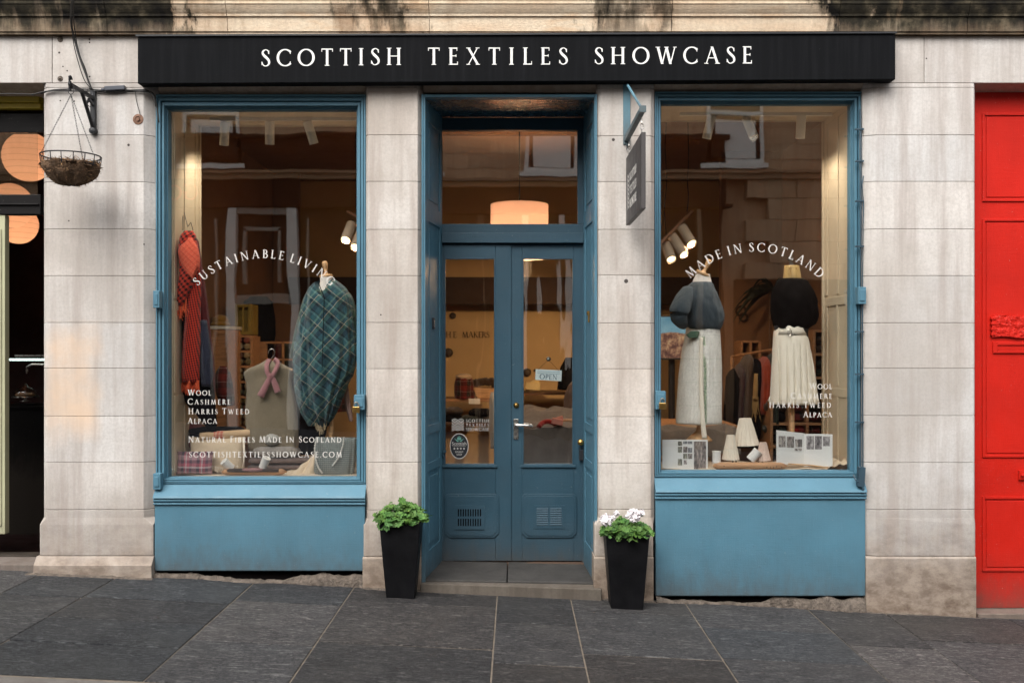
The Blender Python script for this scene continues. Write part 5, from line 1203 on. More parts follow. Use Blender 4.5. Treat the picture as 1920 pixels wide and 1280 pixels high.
def strap(m, pts, w0, th=.010):
    pts = spline(pts, 5)
    for s_ in (1,):
        L = []
        for i, p in enumerate(pts):
            a = pts[max(i-1, 0)]; b = pts[min(i+1, len(pts)-1)]; t_ = (b-a).normalized(); n_ = Vector((t_.z, 0, -t_.x)).normalized() if abs(t_.z)+abs(t_.x) > 1e-4 else Vector((1, 0, 0)); w_ = w0[0]+(w0[1]-w0[0])*i/(len(pts)-1)
            L.append((p-n_*w_/2, p+n_*w_/2))
        vs = []
        for a, b in L: vs += [a+Vector((0, -th/2, 0)), (a+b)/2+Vector((0, -th*.8, 0)), b+Vector((0, -th/2, 0)), b+Vector((0, th/2, 0)), a+Vector((0, th/2, 0))]
        fs = [];
        for i in range(len(L)-1): fs += [(i*5+k, i*5+(k+1) % 5, (i+1)*5+(k+1) % 5, (i+1)*5+k) for k in range(5)]
        fs += [(4, 3, 2, 1, 0), tuple(len(vs)-5+k for k in range(5))]; m.add(vs, fs)
yk = Yk-.09
m = MB(); strap(m, [P(505, 673, Yk-.02), P(500, 684, yk+.02), P(501, 697, yk), P(507, 709, yk)], (.032, .03)); m.build('loop', PINK, S, smooth=True)
m = MB(); strap(m, [P(514, 673, Yk-.02), P(521, 680, yk+.02), P(516, 695, yk-.005), P(508, 709, yk-.012)], (.032, .03)); m.build('loop', PINK, S, smooth=True)
m = MB(); strap(m, [P(507, 705, yk-.018), P(499, 722, yk-.02), P(488, 743, yk-.02)], (.030, .052)); m.build('tail', PINK, S, smooth=True)
m = MB(); strap(m, [P(507, 703, yk-.015), P(514, 716, yk-.018), P(521, 735, yk-.02)], (.030, .046)); m.build('tail', PINK, S, smooth=True)
m = MB(); m.ball(P(507, 706, yk-.02), .022, .016, .026); m.build('knot', PINK, S, smooth=True)

# goods laid along the left window
def pillow(m, x0, x1, y0, y1, Y, d, tilt=0, pw=3.2):
    n = 24
    def fn(u, v, s_=1):
        a, b = u*2-1, v*2-1; e = (max(0, 1-abs(a)**pw)*max(0, 1-abs(b)**pw))**.5
        k = 1-.05*(1-abs(b)**2)*abs(a)**6; kk = 1-.05*(1-abs(a)**2)*abs(b)**6
        px = (x0+x1)/2+(x1-x0)/2*a*k; py = (y0+y1)/2-(y1-y0)/2*b*kk
        p = P(px, py, Y); p.y = Y - s_*d*e + tilt*v + .006*noise.noise(Vector((a*3, b*3, Y*9))); return p
    m.grid(lambda u, v: fn(u, v, 1), n, n); m.grid(lambda u, v: fn(1-u, v, -1), n, n)
m = MB(); pillow(m, 330, 398, 846, 889, .24, .04, .03); one('cushion', 'small pink and black tartan cushion in the corner of the left window', 'cushion', m, PINKT)
S = root('cushion', 'cream cushion with fringed edge behind the small tartan cushion', 'cushion', P(404, 888, .36))
m = MB(); pillow(m, 352, 456, 820, 886, .36, .06, .05); m.build('cushion_cover', CREAMC, S, smooth=True)
m = MB(); fringe(m, lambda t_: P(396+50*t_, 872+4*math.sin(t_*3), .29), 26, .05, .0025, .02, 7); m.build('fringe', RAWC, S)
m = MB(); m.tube([P(457, 822, .36), P(458, 850, .33), P(456, 886, .33)], .008, 7); m.build('piping', RAWC, S, smooth=True)
S = root('fabric_roll', 'rolled brown paper bolt with red printed band on top of the cushion', 'roll', P(420, 826, .42))
A, Bq = P(375, 819, .38), P(469, 812, .46)
m = MB(); m.tube([A, A+(Bq-A)*.4, A+(Bq-A)*.6, Bq], .031, 22); m.build('bolt', simple('kraft_roll', (.50, .34, .20, 1), .8, .15), S)
m = MB(); m.tube([A+(Bq-A)*.28, A+(Bq-A)*.47], .0325, 22); m.build('printed_band', plaid('red_print', [(0, (.60, .36, .25, 1)), (.5, (.50, .07, .05, 1))], [(0, (.60, .35, .25, 1)), (.7, (.48, .05, .04, 1))], 40, 60), S)
m = MB(); m.lathe([(.012, 0), (.026, .0)], A-(Bq-A)*.004, 18, (A-Bq)); m.build('roll_end', simple('roll_end_brown', (.12, .07, .04, 1), .9), S)
def fold_stack(label, x0, x1, y0, y1, Y, mat, n=1, seed=0):
    m = MB(); h = (y1-y0)/n
    for k in range(n): m.body([(y1-h*k, x0+4, x1-4, .07), (y1-h*(k+.2), x0, x1, .11), (y1-h*(k+.6), x0+1, x1-2, .115), (y1-h*(k+.95), x0+7, x1-8, .09)], Y, 40, .03, 5, seed+k, pw=3, sub=4, wob=.08, grow=False)
    m.f = [f[::-1] for f in m.f]; return one('folded_knitwear', label, 'knitwear', m, mat)
fold_stack('pale grey folded jumper topmost of its pile under the ball of yarn', 475, 562, 834, 855, .50, knit('light_grey_knit', (.36, .32, .29, 1), 45), 1, 1)
fold_stack('taupe folded jumpers beneath the pale grey one', 466, 584, 856, 879, .50, TAUPE, 2, 4)
fold_stack('dark folded blankets behind the cream cushion', 345, 460, 800, 822, .60, BLACKW, 2, 9)
fold_stack('dusky red folded blanket low behind the scarves', 338, 378, 790, 840, .62, MAROON, 2, 12)
m = MB(); m.ball(P(510, 824, .42), .056, .05, .041, 32, 24, nz=.12, ns=20); one('yarn_ball', 'white ball of yarn on the pale grey folded jumper', 'yarn', m, knit('white_yarn', (.88, .84, .78, 1), 90, .06, .9))
def reel(p, ax, label, r=.030, L=.078, grp='white thread reels'):
    m = MB(); m.lathe([(r*.3, 0), (r, 0), (r*1.02, .004), (r*.98, .010), (r*.97, L-.01), (r*1.02, L-.004), (r, L), (r*.35, L), (r*.3, L-.02)], p, 26, ax); return one('thread_reel', label, 'reel', m, simple('white_card', (.72, .70, .68, 1), .7, .03), grp, smooth=False)
reel(P(493, 876, .27), (.35, -.2, .8), 'white reel tipped over above the wooden shuttle, left window')
reel(P(434, 878, .29), (-.5, -.3, .6), 'white reel leaning against the cream cushion')
def shuttle(x0, x1, yc, h, Y, label, inner):
    S = root('weaving_shuttle', label, 'shuttle', P((x0+x1)/2, yc+h/2, Y)); m = MB(); n = 30; hw = (PX(x1, Y)-PX(x0, Y))/2; cx = PX((x0+x1)/2, Y); cz = PZ(yc, Y); hh = h/2/sc(Y)
    def rw(t_): return min(1, (1-abs(t_))*6)**.6
    vs = []; fs = []; q_ = 16
    for i in range(n+1):
        t_ = -1+2*i/n; r_ = max(rw(t_), .04)
        for k in range(q_):
            a = 2*PI*k/q_; ca, sa = math.cos(a), math.sin(a); vs.append((cx+hw*t_, Y+.035*r_*math.copysign(abs(ca)**.6, ca), cz+hh*r_*math.copysign(abs(sa)**.6, sa)))
    for i in range(n): fs += [(i*q_+k, i*q_+(k+1) % q_, (i+1)*q_+(k+1) % q_, (i+1)*q_+k) for k in range(q_)]
    m.add(vs, fs); m.build('shuttle_body', WOOD, S, smooth=True)
    if inner:
        m = MB(); m.box(cx-hw*.78, cx+hw*.78, Y-.045, Y+.02, cz+hh*.2, cz+hh*1.04); m.build('slot', simple('dark_slot', (.03, .015, .012, 1), .8), S, bevel=.004)
        m = MB(); m.tube([(cx-hw*.3, Y-.04, cz+hh*.9), (cx, Y-.045, cz+hh*.9), (cx+hw*.3, Y-.04, cz+hh*.9)], [.008, .014, .008], 12); m.build('bobbin', simple('dull_pink_thread', (.30, .15, .15, 1), .9), S, smooth=True)
    else:
        m = MB()
        for k in (-.72, .42, .52, .60, .68, .82): m.lathe([(.004, 0), (.0, .002)], (cx+hw*k, Y-.0355, cz-hh*random.uniform(-.2, .4)), 8, (0, -1, 0))
        m.build('rivet', CABLE, S)
    return S
shuttle(415, 538, 884, 11, .25, 'wooden weaving shuttle holding a pink bobbin on the left window ledge', True)
S = root('tote_bag', 'grey woven tote bag with pale chain handles in the left window corner', 'bag', P(630, 888, .32))
m = MB(); m.body([(820, 592, 667, .03), (824, 591, 668, .045), (850, 590, 667, .06), (880, 590, 664, .06), (889, 592, 662, .05)], .32, 60, .05, 9, 0, pw=4, grow=False, wob=.1); m.build('bag_body', TOTEM, S, smooth=True)
for pts in ([(594, 822), (590, 840), (592, 860), (597, 876), (604, 886)], [(645, 820), (642, 838), (634, 858), (624, 872)]):
    m = MB(); pp = spline([P(a, b, .245) for a, b in pts], 7)
    for i, p in enumerate(pp): m.ball(p, .0075 if i % 2 else .0055, .006, .006, 8, 5)
    m.build('handle', VINYL, S, smooth=True)
m = MB()
def drp(u, v):
    px = 541+52*u; top = 882-34*u**1.6; py = top+(890-top)*v; return P(px, py, .42)+Vector((0, -.12*v-.02*math.sin(u*14+v*3), 0))
m.grid(drp, 40, 16); o_ = one('draped_cloth', 'cream cloth draped beside the grey tote bag', 'cloth', m, CREAMC, solid=.012)
m = MB(); m.grid(lambda u, v: Vector((-2.33+1.26*u, .18+.5*v, .748+.006*noise.noise(Vector((u*9, v*5, 2))))), 60, 20); one('display_cloth', 'pale cloth lining the ledge of the left display window', 'cloth', m, CREAMC)

# ------------------------------------------------------------------ right window
Yr = .48
mannequin('linen dress form with wooden finial wearing the slate blue jumper', (1330, 489), (1318, 513, 27), [(514, 1304, 1331, .045), (524, 1300, 1333, .05), (540, 1294, 1338, .07), (560, 1290, 1344, .09)], 48, torso=[(555, 1290, 1344, .09), (600, 1286, 1346, .11), (780, 1290, 1340, .10), (792, 1296, 1332, .06)], stand=(1311, 785, 826))
S = root('jumper', 'slate blue batwing jumper on the mannequin above the checked kilt', 'jumper', P(1312, 618, Yr))
m = MB(); m.body([(529, 1297, 1334, .07), (534, 1291, 1338, .10), (546, 1283, 1343, .13), (562, 1279, 1349, .15), (580, 1277, 1355, .16), (600, 1280, 1356, .155), (610, 1284, 1353, .14), (616, 1288, 1350, .12), (619, 1290, 1348, .08)], Yr-.01, 64, .03, 9, 0, wob=.16, grow=False); m.build('jumper_body', SLATE, S, smooth=True)
m = MB(); pts = spline([P(1292, 548, Yr-.05), P(1281, 566, Yr-.13), P(1273, 586, Yr-.17), P(1276, 601, Yr-.14), P(1283, 610, Yr-.08)], 6); n = len(pts)
m.tube(pts, [.055+.018*math.sin(PI*i/(n-1))-.03*(i/(n-1))**2 for i in range(n)], 20)
for v in m.v: v += Vector((0, 0, 0))+.010*Vector((noise.noise(v*14), noise.noise(v*14+Vector((5, 0, 0))), noise.noise(v*14+Vector((0, 7, 0)))))
m.build('sleeve', SLATE, S, smooth=True)
S = root('kilt', 'long cream checked kilt with green buckle strap and green dotted fringe', 'skirt', P(1312, 794, Yr))
m = MB(); m.body([(616, 1287, 1349, .115), (630, 1284, 1350, .12), (658, 1278, 1352, .135), (700, 1273, 1353, .14), (750, 1270, 1353, .145), (790, 1268, 1353, .15), (794, 1269, 1352, .14)], Yr, 150, .022, 36, 0, wob=.04, sub=5); m.build('kilt_cloth', SKIRT, S, smooth=True)
m = MB(); yq = Yr-.125; m.prism([(PX(1287, yq), PZ(628, yq)), (PX(1293, yq), PZ(634, yq)), (PX(1308, yq), PZ(633, yq)), (PX(1312, yq), PZ(622, yq)), (PX(1308, yq), PZ(620, yq)), (PX(1295, yq), PZ(621, yq))], yq-.012, yq+.02); m.build('buckle_strap', simple('green_leather', (.05, .10, .065, 1), .5), S, bevel=.003)
m = MB(); yq = Yr-.155
for k in range(90):
    py = 632+k*1.8; dx = 5*max(0, 1-(py-632)/60); yy_ = Yr-.125-.03*min(1, (py-632)/120)
    for j in range(5): p = P(1320.5+j*.9-dx*.6+random.uniform(-.6, .6), py+random.uniform(-1, 1), yy_); m.cur = random.choice([(.5, .9, .7), (2.2, 2.4, 2.1), (2.6, 2.7, 2.3), (2.0, 2.3, 1.9)]); m.obox(p, (.005, .004, .005), random.random())
m.build('dotted_trim', simple('green_trim', (.27, .29, .25, 1), .9, attr=True), S)
m = MB(); strap(m, [P(1315, 632, Yr-.13), P(1314, 700, Yr-.155), P(1317, 780, Yr-.17), P(1321, 822, Yr-.17)], (.022, .034), .02); m.build('apron_edge', SKIRT2, S, smooth=True)

mannequin('black dress form with gold buttoned collar wearing a dark top', (1482, 483), (1484, 499, 13), [(498, 1471, 1498, .05), (508, 1470, 1500, .055), (520, 1469, 1502, .06), (526, 1468, 1503, .06)], 0, black=True, Y=.55, torso=[(540, 1460, 1512, .09), (600, 1452, 1515, .11), (740, 1455, 1510, .11), (752, 1470, 1500, .05)], stand=(1485, 745, 865))
SM = bpy.data.objects['dress_form.002']
m = MB()
for a, b in ((1480, 503), (1493, 503), (1479, 513)): m.lathe([(.006, 0), (.004, .004), (.0, .005)], P(a, b, .492), 10, (0, -1, 0))
m.box(PX(1482.2, .49), PX(1483, .49), .484, .492, PZ(520, .49), PZ(500, .49)); m.build('collar_button', BRASS, SM)
m = MB(); m.body([(522, 1463, 1507, .07), (528, 1456, 1515, .11), (545, 1448, 1526, .14), (565, 1446, 1531, .16), (590, 1447, 1532, .155), (606, 1450, 1528, .14), (616, 1453, 1514, .12)], .55, 56, .04, 8, 0, wob=.15); one('dark_top', 'near black knitted top on the gold collared mannequin', 'top', m, simple('near_black_knit', (.006, .005, .005, 1), .95, .3, 20, .6, 200, spec=.05, dist=.005))
S = root('pleated_skirt', 'cream box pleated skirt with buckle on the dark mannequin', 'skirt', P(1490, 756, .55))
m = MB(); Rw = [(612, 1453, 1509, .115), (626, 1451, 1512, .12), (640, 1450, 1516, .13), (660, 1449, 1520, .14), (700, 1447, 1527, .15), (740, 1445, 1532, .16), (754, 1444, 1534, .16), (757, 1445, 1533, .15)]
m.body(Rw, .55, 160, .0, 1, 0, sub=6)
for v in m.v:                                     # knife pleats: step in at set angles
    t_ = max(0, min(1, (PZ(640, .5)-v.z)/.42)); xn = (v.x-PX(1490, .55))/.16
    k = (xn*3.4+.3) % 1.0; v.y += (.10*t_*max(0, 1-abs(k-.5)*9)) if v.y < .55 else 0
m.build('skirt_cloth', SKIRT2, S, smooth=True)
m = MB(); m.body([(611, 1453.5, 1509, .119), (628, 1451, 1513, .125)], .55, 60, sub=2); m.build('waistband', SKIRT2, S, smooth=True)
m = MB(); m.tube([P(1480+4*math.cos(a), 623+6.5*math.sin(a), .415) for a in [2*PI*j/18 for j in range(18)]], .003, 6, True); strap(m, [P(1482, 626, .425), P(1490, 627, .427), P(1499, 628, .437)], (.010, .009), .003); m.build('buckle', STEEL, S)

def card(m, x0, x1, y0, y1, Y0, Y1, dy0=0, dy1=0, th=.006):
    a, b, c_, d_ = P(x0, y1, Y0), P(x1, y1+dy1*.0, Y1), P(x1, y0+dy1, Y1), P(x0, y0, Y0); m.add([a, b, c_, d_, a+Vector((0, th, 0)), b+Vector((0, th, 0)), c_+Vector((0, th, 0)), d_+Vector((0, th, 0))], [(0, 1, 2, 3), (7, 6, 5, 4), (0, 4, 5, 1), (1, 5, 6, 2), (2, 6, 7, 3), (3, 7, 4, 0)])
def picture(m, x0, x1, y0, y1, Ya, Yb, X0, X1):
    def yy(x): return Ya+(Yb-Ya)*(x-X0)/(X1-X0)-.0012
    m.add([P(x0, y1, yy(x0)), P(x1, y1, yy(x1)), P(x1, y0, yy(x1)), P(x0, y0, yy(x0))], [(0, 1, 2, 3)])
t = NT('printed_photographs'); vv = t.mapping((1, 1, .35)); cc = t.ramp(t.noise(vv, 55, 6, .7, 1), [(.32, (.03, .03, .035, 1)), (.5, (.25, .23, .23, 1)), (.68, (.6, .57, .55, 1))]); cc = t.mix(.8, cc, t.attr(), 'MULTIPLY'); PHOTO = t.set(cc, .5)
S = root('brochure', 'white card with columns of small pictures leaning at the left of the right window', 'leaflet', P(1284, 880, .2))
m = MB(); card(m, 1242, 1327, 824, 880, .20, .23); m.build('card', PAPER, S)
m = MB()
for x0, x1, y0, y1 in ((1271, 1279, 827, 835), (1281, 1289, 827, 832), (1290, 1298, 827, 832), (1271, 1279, 837, 848), (1281, 1289, 837, 848), (1290, 1298, 839, 848), (1281, 1289, 850, 860), (1290, 1298, 850, 860), (1271, 1279, 860, 872), (1282, 1288, 862, 870), (1301, 1324, 827, 879)):
    m.cur = random.choice([(1, .9, .85), (.8, .9, 1), (.95, 1, .8), (1.1, 1, 1)]); picture(m, x0, x1, y0, y1, .20, .23, 1242, 1327)
m.build('pictures', PHOTO, S)
S = root('open_booklet', 'open white booklet with rows of grey pictures at the right of the right window', 'booklet', P(1508, 880, .22))
m = MB(); card(m, 1456, 1508, 806, 870, .20, .27, 0, 6, .008); m.build('page', PAPER, S)
m = MB(); card(m, 1508, 1561, 813, 874, .27, .20, 0, 1, .008); m.build('page', PAPER, S)
m = MB(); m.cur = (1, .95, .9)
for x0, x1, y0, y1 in ((1460, 1473, 817, 838), (1475, 1489, 818, 839), (1491, 1504, 823, 838), (1490, 1496, 840, 845), (1497, 1503, 840, 845)): picture(m, x0, x1, y0, y1, .20, .27, 1456, 1508)
for x0, x1, y0, y1 in ((1512, 1526, 817, 842), (1528, 1541, 817, 842), (1543, 1556, 818, 836)): m.cur = (.9, .9, .95); picture(m, x0, x1, y0, y1, .27, .20, 1508, 1561)
m.build('pictures', PHOTO, S)
def cone(x0, x1, xb0, xb1, y0, y1, Y, label, mat):
    m = MB(); zt, zb_ = PZ(y0, Y), PZ(y1, Y); c0 = P((x0+x1)/2, y0, Y); c1 = P((xb0+xb1)/2, y1, Y); r0, r1 = (x1-x0)/2/sc(Y), (xb1-xb0)/2/sc(Y)
    ax = (c0-c1); L = ax.length; N = 72
    m.lathe([(r1*.9, .006), (r1, 0), (r1*.995, .004)]+[(r1+(r0-r1)*k/5, L*k/5) for k in range(1, 6)]+[(r0*.55, L-.001), (r0*.5, L-.03)], c1, N, ax, rfun=lambda a, z: 1+.035*math.sin(N/4*a))
    return one('pleated_cone', label, 'cone', m, mat, 'pleated linen cones', smooth=False)
cone(1386, 1408, 1376, 1423, 784, 834, .34, 'tallest pleated linen cone standing on the small wire frame', RAWC)
cone(1363, 1377, 1354, 1386, 815, 861, .28, 'middle sized pleated linen cone left of the tallest one', RAWC)
cone(1424, 1437, 1419, 1445, 829, 863, .26, 'smallest pleated linen cone, pinkish, beside the tipped reel', simple('pink_linen', (.62, .47, .40, 1), .9))
m = MB(); a, b = P(1380, 860, .30), P(1424, 836, .38)
for x in (a.x, b.x):
    for y_ in (.30, .40): m.box(x-.004, x+.004, y_-.004, y_+.004, .785, b.z+.0)
for y_ in (.30, .40):
    for z in (.80, b.z-.004): m.box(a.x, b.x, y_-.003, y_+.003, z-.003, z+.003)
m.box(a.x-.006, b.x+.006, .29, .41, b.z+.0005, b.z+.005); m.build('wire_stand', CABLE); tag(bpy.data.objects['wire_stand'], 'small dark wire frame lifting the tallest linen cone', 'stand')
reel(P(1343.5, 867, .24), (0, 0, 1), 'white reel standing upright beside the picture card', .030, .080)
reel(P(1407, 862, .24), (.6, -.1, .75), 'white reel tipped over between two linen cones', .034, .085)
shuttle(1336, 1476, 873, 13, .215, 'plain wooden weaving shuttle with small rivets on the right window ledge', False)
m = MB(); m.tube([P(1478, 869, .22), P(1520, 872, .20), P(1553, 876, .19)], [.004, .006, .004], 8); one('wooden_needle', 'thin wooden weaving needle in front of the open booklet', 'needle', m, WOODP)
m = MB()
def cl(u, v):
    x = .985+1.30*u; f = .022*(noise.noise(Vector((u*7, v*4, 3)))+.6*noise.noise(Vector((u*19, v*9, 3)))); e = .07*max(0, (u-.86)/.14)*max(0, noise.noise(Vector((u*30, v*5, 9)))+.6); e2 = .03*max(0, 1-u/.25)
    return Vector((x, .18+.5*v, .792+max(0, f)+e))
m.grid(cl, 120, 30); one('display_cloth', 'rumpled cream cloth on the ledge of the right display window', 'cloth', m, CREAMC)

# ------------------------------------------------------------------ shop interior seen through the left window
def shelf_unit(label, x0, x1, y0, y1, Y, dep, nb, nv=2, mat=WOOD):
    S = root('shelving', label, 'shelves', P((x0+x1)/2, y1, Y)); a, b, zt, zb_ = PX(x0, Y), PX(x1, Y), PZ(y0, Y), PZ(y1, Y)
    for k in range(nv): x = a+(b-a)*k/(nv-1); m = MB(); m.box(x-.012, x+.012, Y, Y+dep, zb_, zt); m.build('upright', mat, S, bevel=.002)
    for k in range(nb): z = zb_+(zt-zb_)*k/(nb-1); m = MB(); m.box(a+.012, b-.012, Y+.002, Y+dep, z-.012, z+.010); m.build('board', mat, S, bevel=.002)
    m = MB(); m.box(a, b, Y+dep, Y+dep+.01, zb_, zt); m.build('back_board', DARKW, S); return S
Yw = 2.6
shelf_unit('light wood shelf of yarn reels behind the tank top', 438, 471, 630, 830, Yw, .28, 8)
S = root('cabinet', 'yellow green glazed wooden cabinet above the yarn shelf', 'cabinet', P(455, 630, Yw))
a, b, zt, zb_ = PX(440, Yw), PX(471, Yw), PZ(570, Yw), PZ(627, Yw); m = MB(); ring(m, (a, b, zb_, zt), (a+.03, b-.03, zb_+.03, zt-.03), Yw, Yw+.02); m.box((a+b)/2-.01, (a+b)/2+.01, Yw, Yw+.02, zb_+.03, zt-.03); m.box(a, b, Yw+.05, Yw+.25, zb_, zt); m.build('cabinet_frame', simple('olive_wood', (.28, .20, .04, 1), .5), S, bevel=.002)
cols_ = [(.55, .42, .22, 1), (.40, .30, .12, 1), (.30, .26, .10, 1), (.45, .10, .06, 1), (.16, .18, .10, 1), (.60, .50, .34, 1), (.30, .12, .07, 1)]
YM = [knit('yarn_colour', c_, 80, .15, .8) for c_ in cols_]
protos = []
CW = ['cream', 'ochre', 'olive', 'brick red', 'moss green', 'pale straw', 'chestnut']
zt, zb_ = PZ(630, Yw), PZ(830, Yw)
for r_ in range(7):
    z = zb_+(zt-zb_)*r_/7+.012
    for k in range(2):
        for lay in range(2):
            ci = random.randrange(7); x = PX(447.5+16*k, Yw)+random.uniform(-.008, .008); zz = z+.033+lay*.058
            if zz > z+(zt-zb_)/7-.03: continue
            m = MB(); L = .11; m.lathe([(.008, 0), (.027, 0), (.030, .01), (.029, L-.01), (.025, L), (.008, L)], (x, Yw-.01, zz), 16, (random.uniform(-.1, .1), 1, 0)); one('yarn_reel', '%s yarn reel on the shelf behind the tank top' % CW[ci], 'yarn reel', m, YM[ci], 'yarn reels on the wooden shelf')
YJ = 3.4
m = MB(); m.body([(556, 468, 500, .05), (566, 458, 510, .15), (590, 455, 515, .20), (640, 462, 512, .22), (690, 468, 508, .22), (745, 466, 512, .2)], YJ, 40, .05, 7, 0, wob=.2); one('jacket', 'dark jacket hanging in the shadows behind the tank top', 'jacket', m, BLACKW)
S = root('counter', 'white topped counter behind the scarves', 'counter', P(405, 780, 2.2)); m = MB(); m.box(PX(394, 2.2), PX(430, 2.2), 2.2, 2.7, PZ(617, 2.2), PZ(611, 2.2)); m.build('worktop', WHITE, S, bevel=.003)
m = MB(); m.box(PX(396, 2.2), PX(428, 2.2), 2.22, 2.7, zf, PZ(617.5, 2.2)); m.box(PX(396, 2.2), PX(399, 2.2), 2.205, 2.22, zf, PZ(618, 2.2)); m.box(PX(425, 2.2), PX(428, 2.2), 2.205, 2.22, zf, PZ(618, 2.2)); m.box(PX(399, 2.2), PX(425, 2.2), 2.21, 2.22, PZ(626, 2.2), PZ(618, 2.2)); m.build('carcass', WOOD, S)
m = MB(); m.ball(P(413, 601, 2.3), .075, .075, .052, 24, 12, nz=.1); m.lathe([(.085, 0), (.09, .012), (.075, .03)], P(413, 610, 2.3), 24); one('hat', 'mustard knitted hat on the white topped counter', 'hat', m, MUST)
m = MB(); m.body([(686, 412, 424, .03), (700, 405, 432, .07), (730, 404, 437, .08), (760, 412, 440, .06)], 1.5, 36, .1, 7, 0, wob=.2); one('folded_shawl', 'dark red tartan shawl hanging behind the writing in the left window', 'shawl', m, REDT)
S = root('wooden_rack', 'wooden display frame catching warm light behind the pink neck scarf', 'rack', P(510, 690, 3.1)); Yq = 3.1
m = MB()
for x0, x1, y0, y1 in ((486, 500, 645, 684), (528, 532, 640, 684), (500, 550, 640, 644), (486, 500, 640, 645), (500, 550, 672, 676)): m.box(PX(x0, Yq), PX(x1, Yq), Yq, Yq+.04, PZ(y1, Yq), PZ(y0, Yq))
m.build('frame', WOOD, S, bevel=.003)
m = MB(); m.box(PX(486, Yq), PX(552, Yq), Yq-.1, Yq+.4, PZ(705, Yq), PZ(700, Yq)); m.box(PX(488, Yq), PX(492, Yq), Yq, Yq+.04, zf, PZ(705, Yq)); m.box(PX(546, Yq), PX(550, Yq), Yq, Yq+.04, zf, PZ(705, Yq)); m.build('table', WOODD, S)
m = MB(); m.body([(700, 553, 590, .04), (712, 548, 600, .1), (740, 546, 610, .12), (800, 550, 612, .13), (850, 552, 600, .12)], 1.3, 40, .06, 8, 0, wob=.15); one('draped_garment', 'dark garment hanging behind the tartan poncho', 'garment', m, BLACKW)
for (px, w_, col_, nm) in ((525, 16, MAROON, 'wine'), (540, 14, DGREEN, 'bottle green'), (560, 16, BROWNW, 'brown'), (640, 18, REDT, 'tartan')):
    m = MB(); m.body([(640, px-w_*.3, px+w_*.3, .05), (650, px-w_*.6, px+w_*.6, .15), (700, px-w_*.6, px+w_*.6, .2), (770, px-w_*.7, px+w_*.7, .2)], 3.9, 30, .08, 6, px, wob=.15); one('hanging_coat', '%s garment on the rail far behind the tank top' % nm, 'garment', m, col_, 'garments on the back rail')

# ------------------------------------------------------------------ seen through the doors
Yb = 5.195
m = MB(); text_line(m, 'THE', PX(824, Yb), PX(856, Yb), PZ(633, Yb), 11.5/sc(Yb), Yb, .004); text_line(m, 'MAKERS', PX(866, Yb), PX(918, Yb), PZ(633, Yb), 11.5/sc(Yb), Yb, .004); m.build('wall_lettering', simple('brown_lettering', (.06, .035, .02, 1), .7)); tag(bpy.data.objects['wall_lettering'], 'dark capitals reading THE MAKERS on the ochre back wall', 'lettering')
for px, py, r_, lb in ((849, 592, 6, 'small dark round plaque high on the ochre wall, above THE MAKERS'), (841, 661, 8.5, 'large dark round plaque on the ochre wall, below THE MAKERS'), (988, 698, 8, 'dark round plaque on the ochre wall left of the OPEN card'), (1003, 694, 2.5, 'tiny dark hook on the ochre wall beside the OPEN card')):
    m = MB(); m.lathe([(r_/sc(5.18), 0), (r_/sc(5.18), .02), (r_/sc(5.18)*.7, .035), (.0, .03)], P(px, py, 5.198), 24, (0, -1, 0)); one('wall_plaque', lb, 'plaque', m, simple('dark_bronze', (.05, .03, .02, 1), .5), 'dark round plaques on the ochre wall')
def table(label, x0, x1, y0, Y, dep, mat, th=5):
    S = root('table', label, 'table', P((x0+x1)/2, y0+40, Y)); a, b = PX(x0, Y), PX(x1, Y); zt = PZ(y0, Y); m = MB(); m.box(a, b, Y, Y+dep, zt-.03, zt); m.build('table_top', mat, S, bevel=.004)
    for x in (a+.05, b-.05):
        for y_ in (Y+.05, Y+dep-.05): m = MB(); m.box(x-.025, x+.025, y_-.025, y_+.025, zf, zt-.03); m.build('leg', mat, S)
    return S
table('narrow wooden table with knitwear seen through the left door', 800, 950, 748, 4.2, .6, WOOD)
m = MB(); Y = 4.15; m.body([(700, 862, 874, .03), (703, 857, 882, .09), (716, 853, 888, .12), (735, 852, 890, .13), (747, 853, 890, .12)], Y+.15, 44, .06, 7, 0, wob=.2); one('folded_shawl', 'dark red tartan shawl heaped on the table behind the left door', 'shawl', m, REDT)
m = MB(); m.ball(P(870, 706, Y+.1), .09, .08, .035, 20, 10, nz=.2); one('cream_hat', 'cream hat on top of the tartan shawl behind the left door', 'hat', m, CREAMC)
S = root('basket', 'shallow pale basket heaped with dark knitwear behind the left door', 'basket', P(915, 746, Y+.2)); m = MB(); m.prism([(PX(895, Y+.1), PZ(747, Y+.1)), (PX(940, Y+.1), PZ(747, Y+.1)), (PX(946, Y+.1), PZ(729, Y+.1)), (PX(886, Y+.1), PZ(726, Y+.1))], Y+.1, Y+.5); m.build('basket_body', WOODP, S, bevel=.01)
m = MB(); random.seed(5)
for k in range(9): m.ball(P(892+6*k, 722-random.uniform(0, 8), Y+.25), .045, .05, .04, 12, 8, nz=.4)
m.build('knitwear', BROWNW, S, smooth=True)
m = MB(); m.box(PX(879, 4.15), PX(900, 4.15), 4.15, 4.16, PZ(757, 4.15), PZ(747, 4.15)); one('price_card', 'pale card hanging from the table edge behind the left door', 'card', m, PAPER, smooth=False)
m = MB(); m.body([(735, 920, 932, .04), (745, 918, 936, .08), (800, 917, 938, .1), (840, 920, 936, .08)], 3.0, 30, .1, 7, 0); one('hanging_cloth', 'white cloth hanging by the edge of the left door', 'cloth', m, simple('white_cloth', (.6, .56, .5, 1), .9))
table('dark low bench of folded goods low behind the left door', 800, 940, 792, 3.4, .5, WOODD)
random.seed(11)
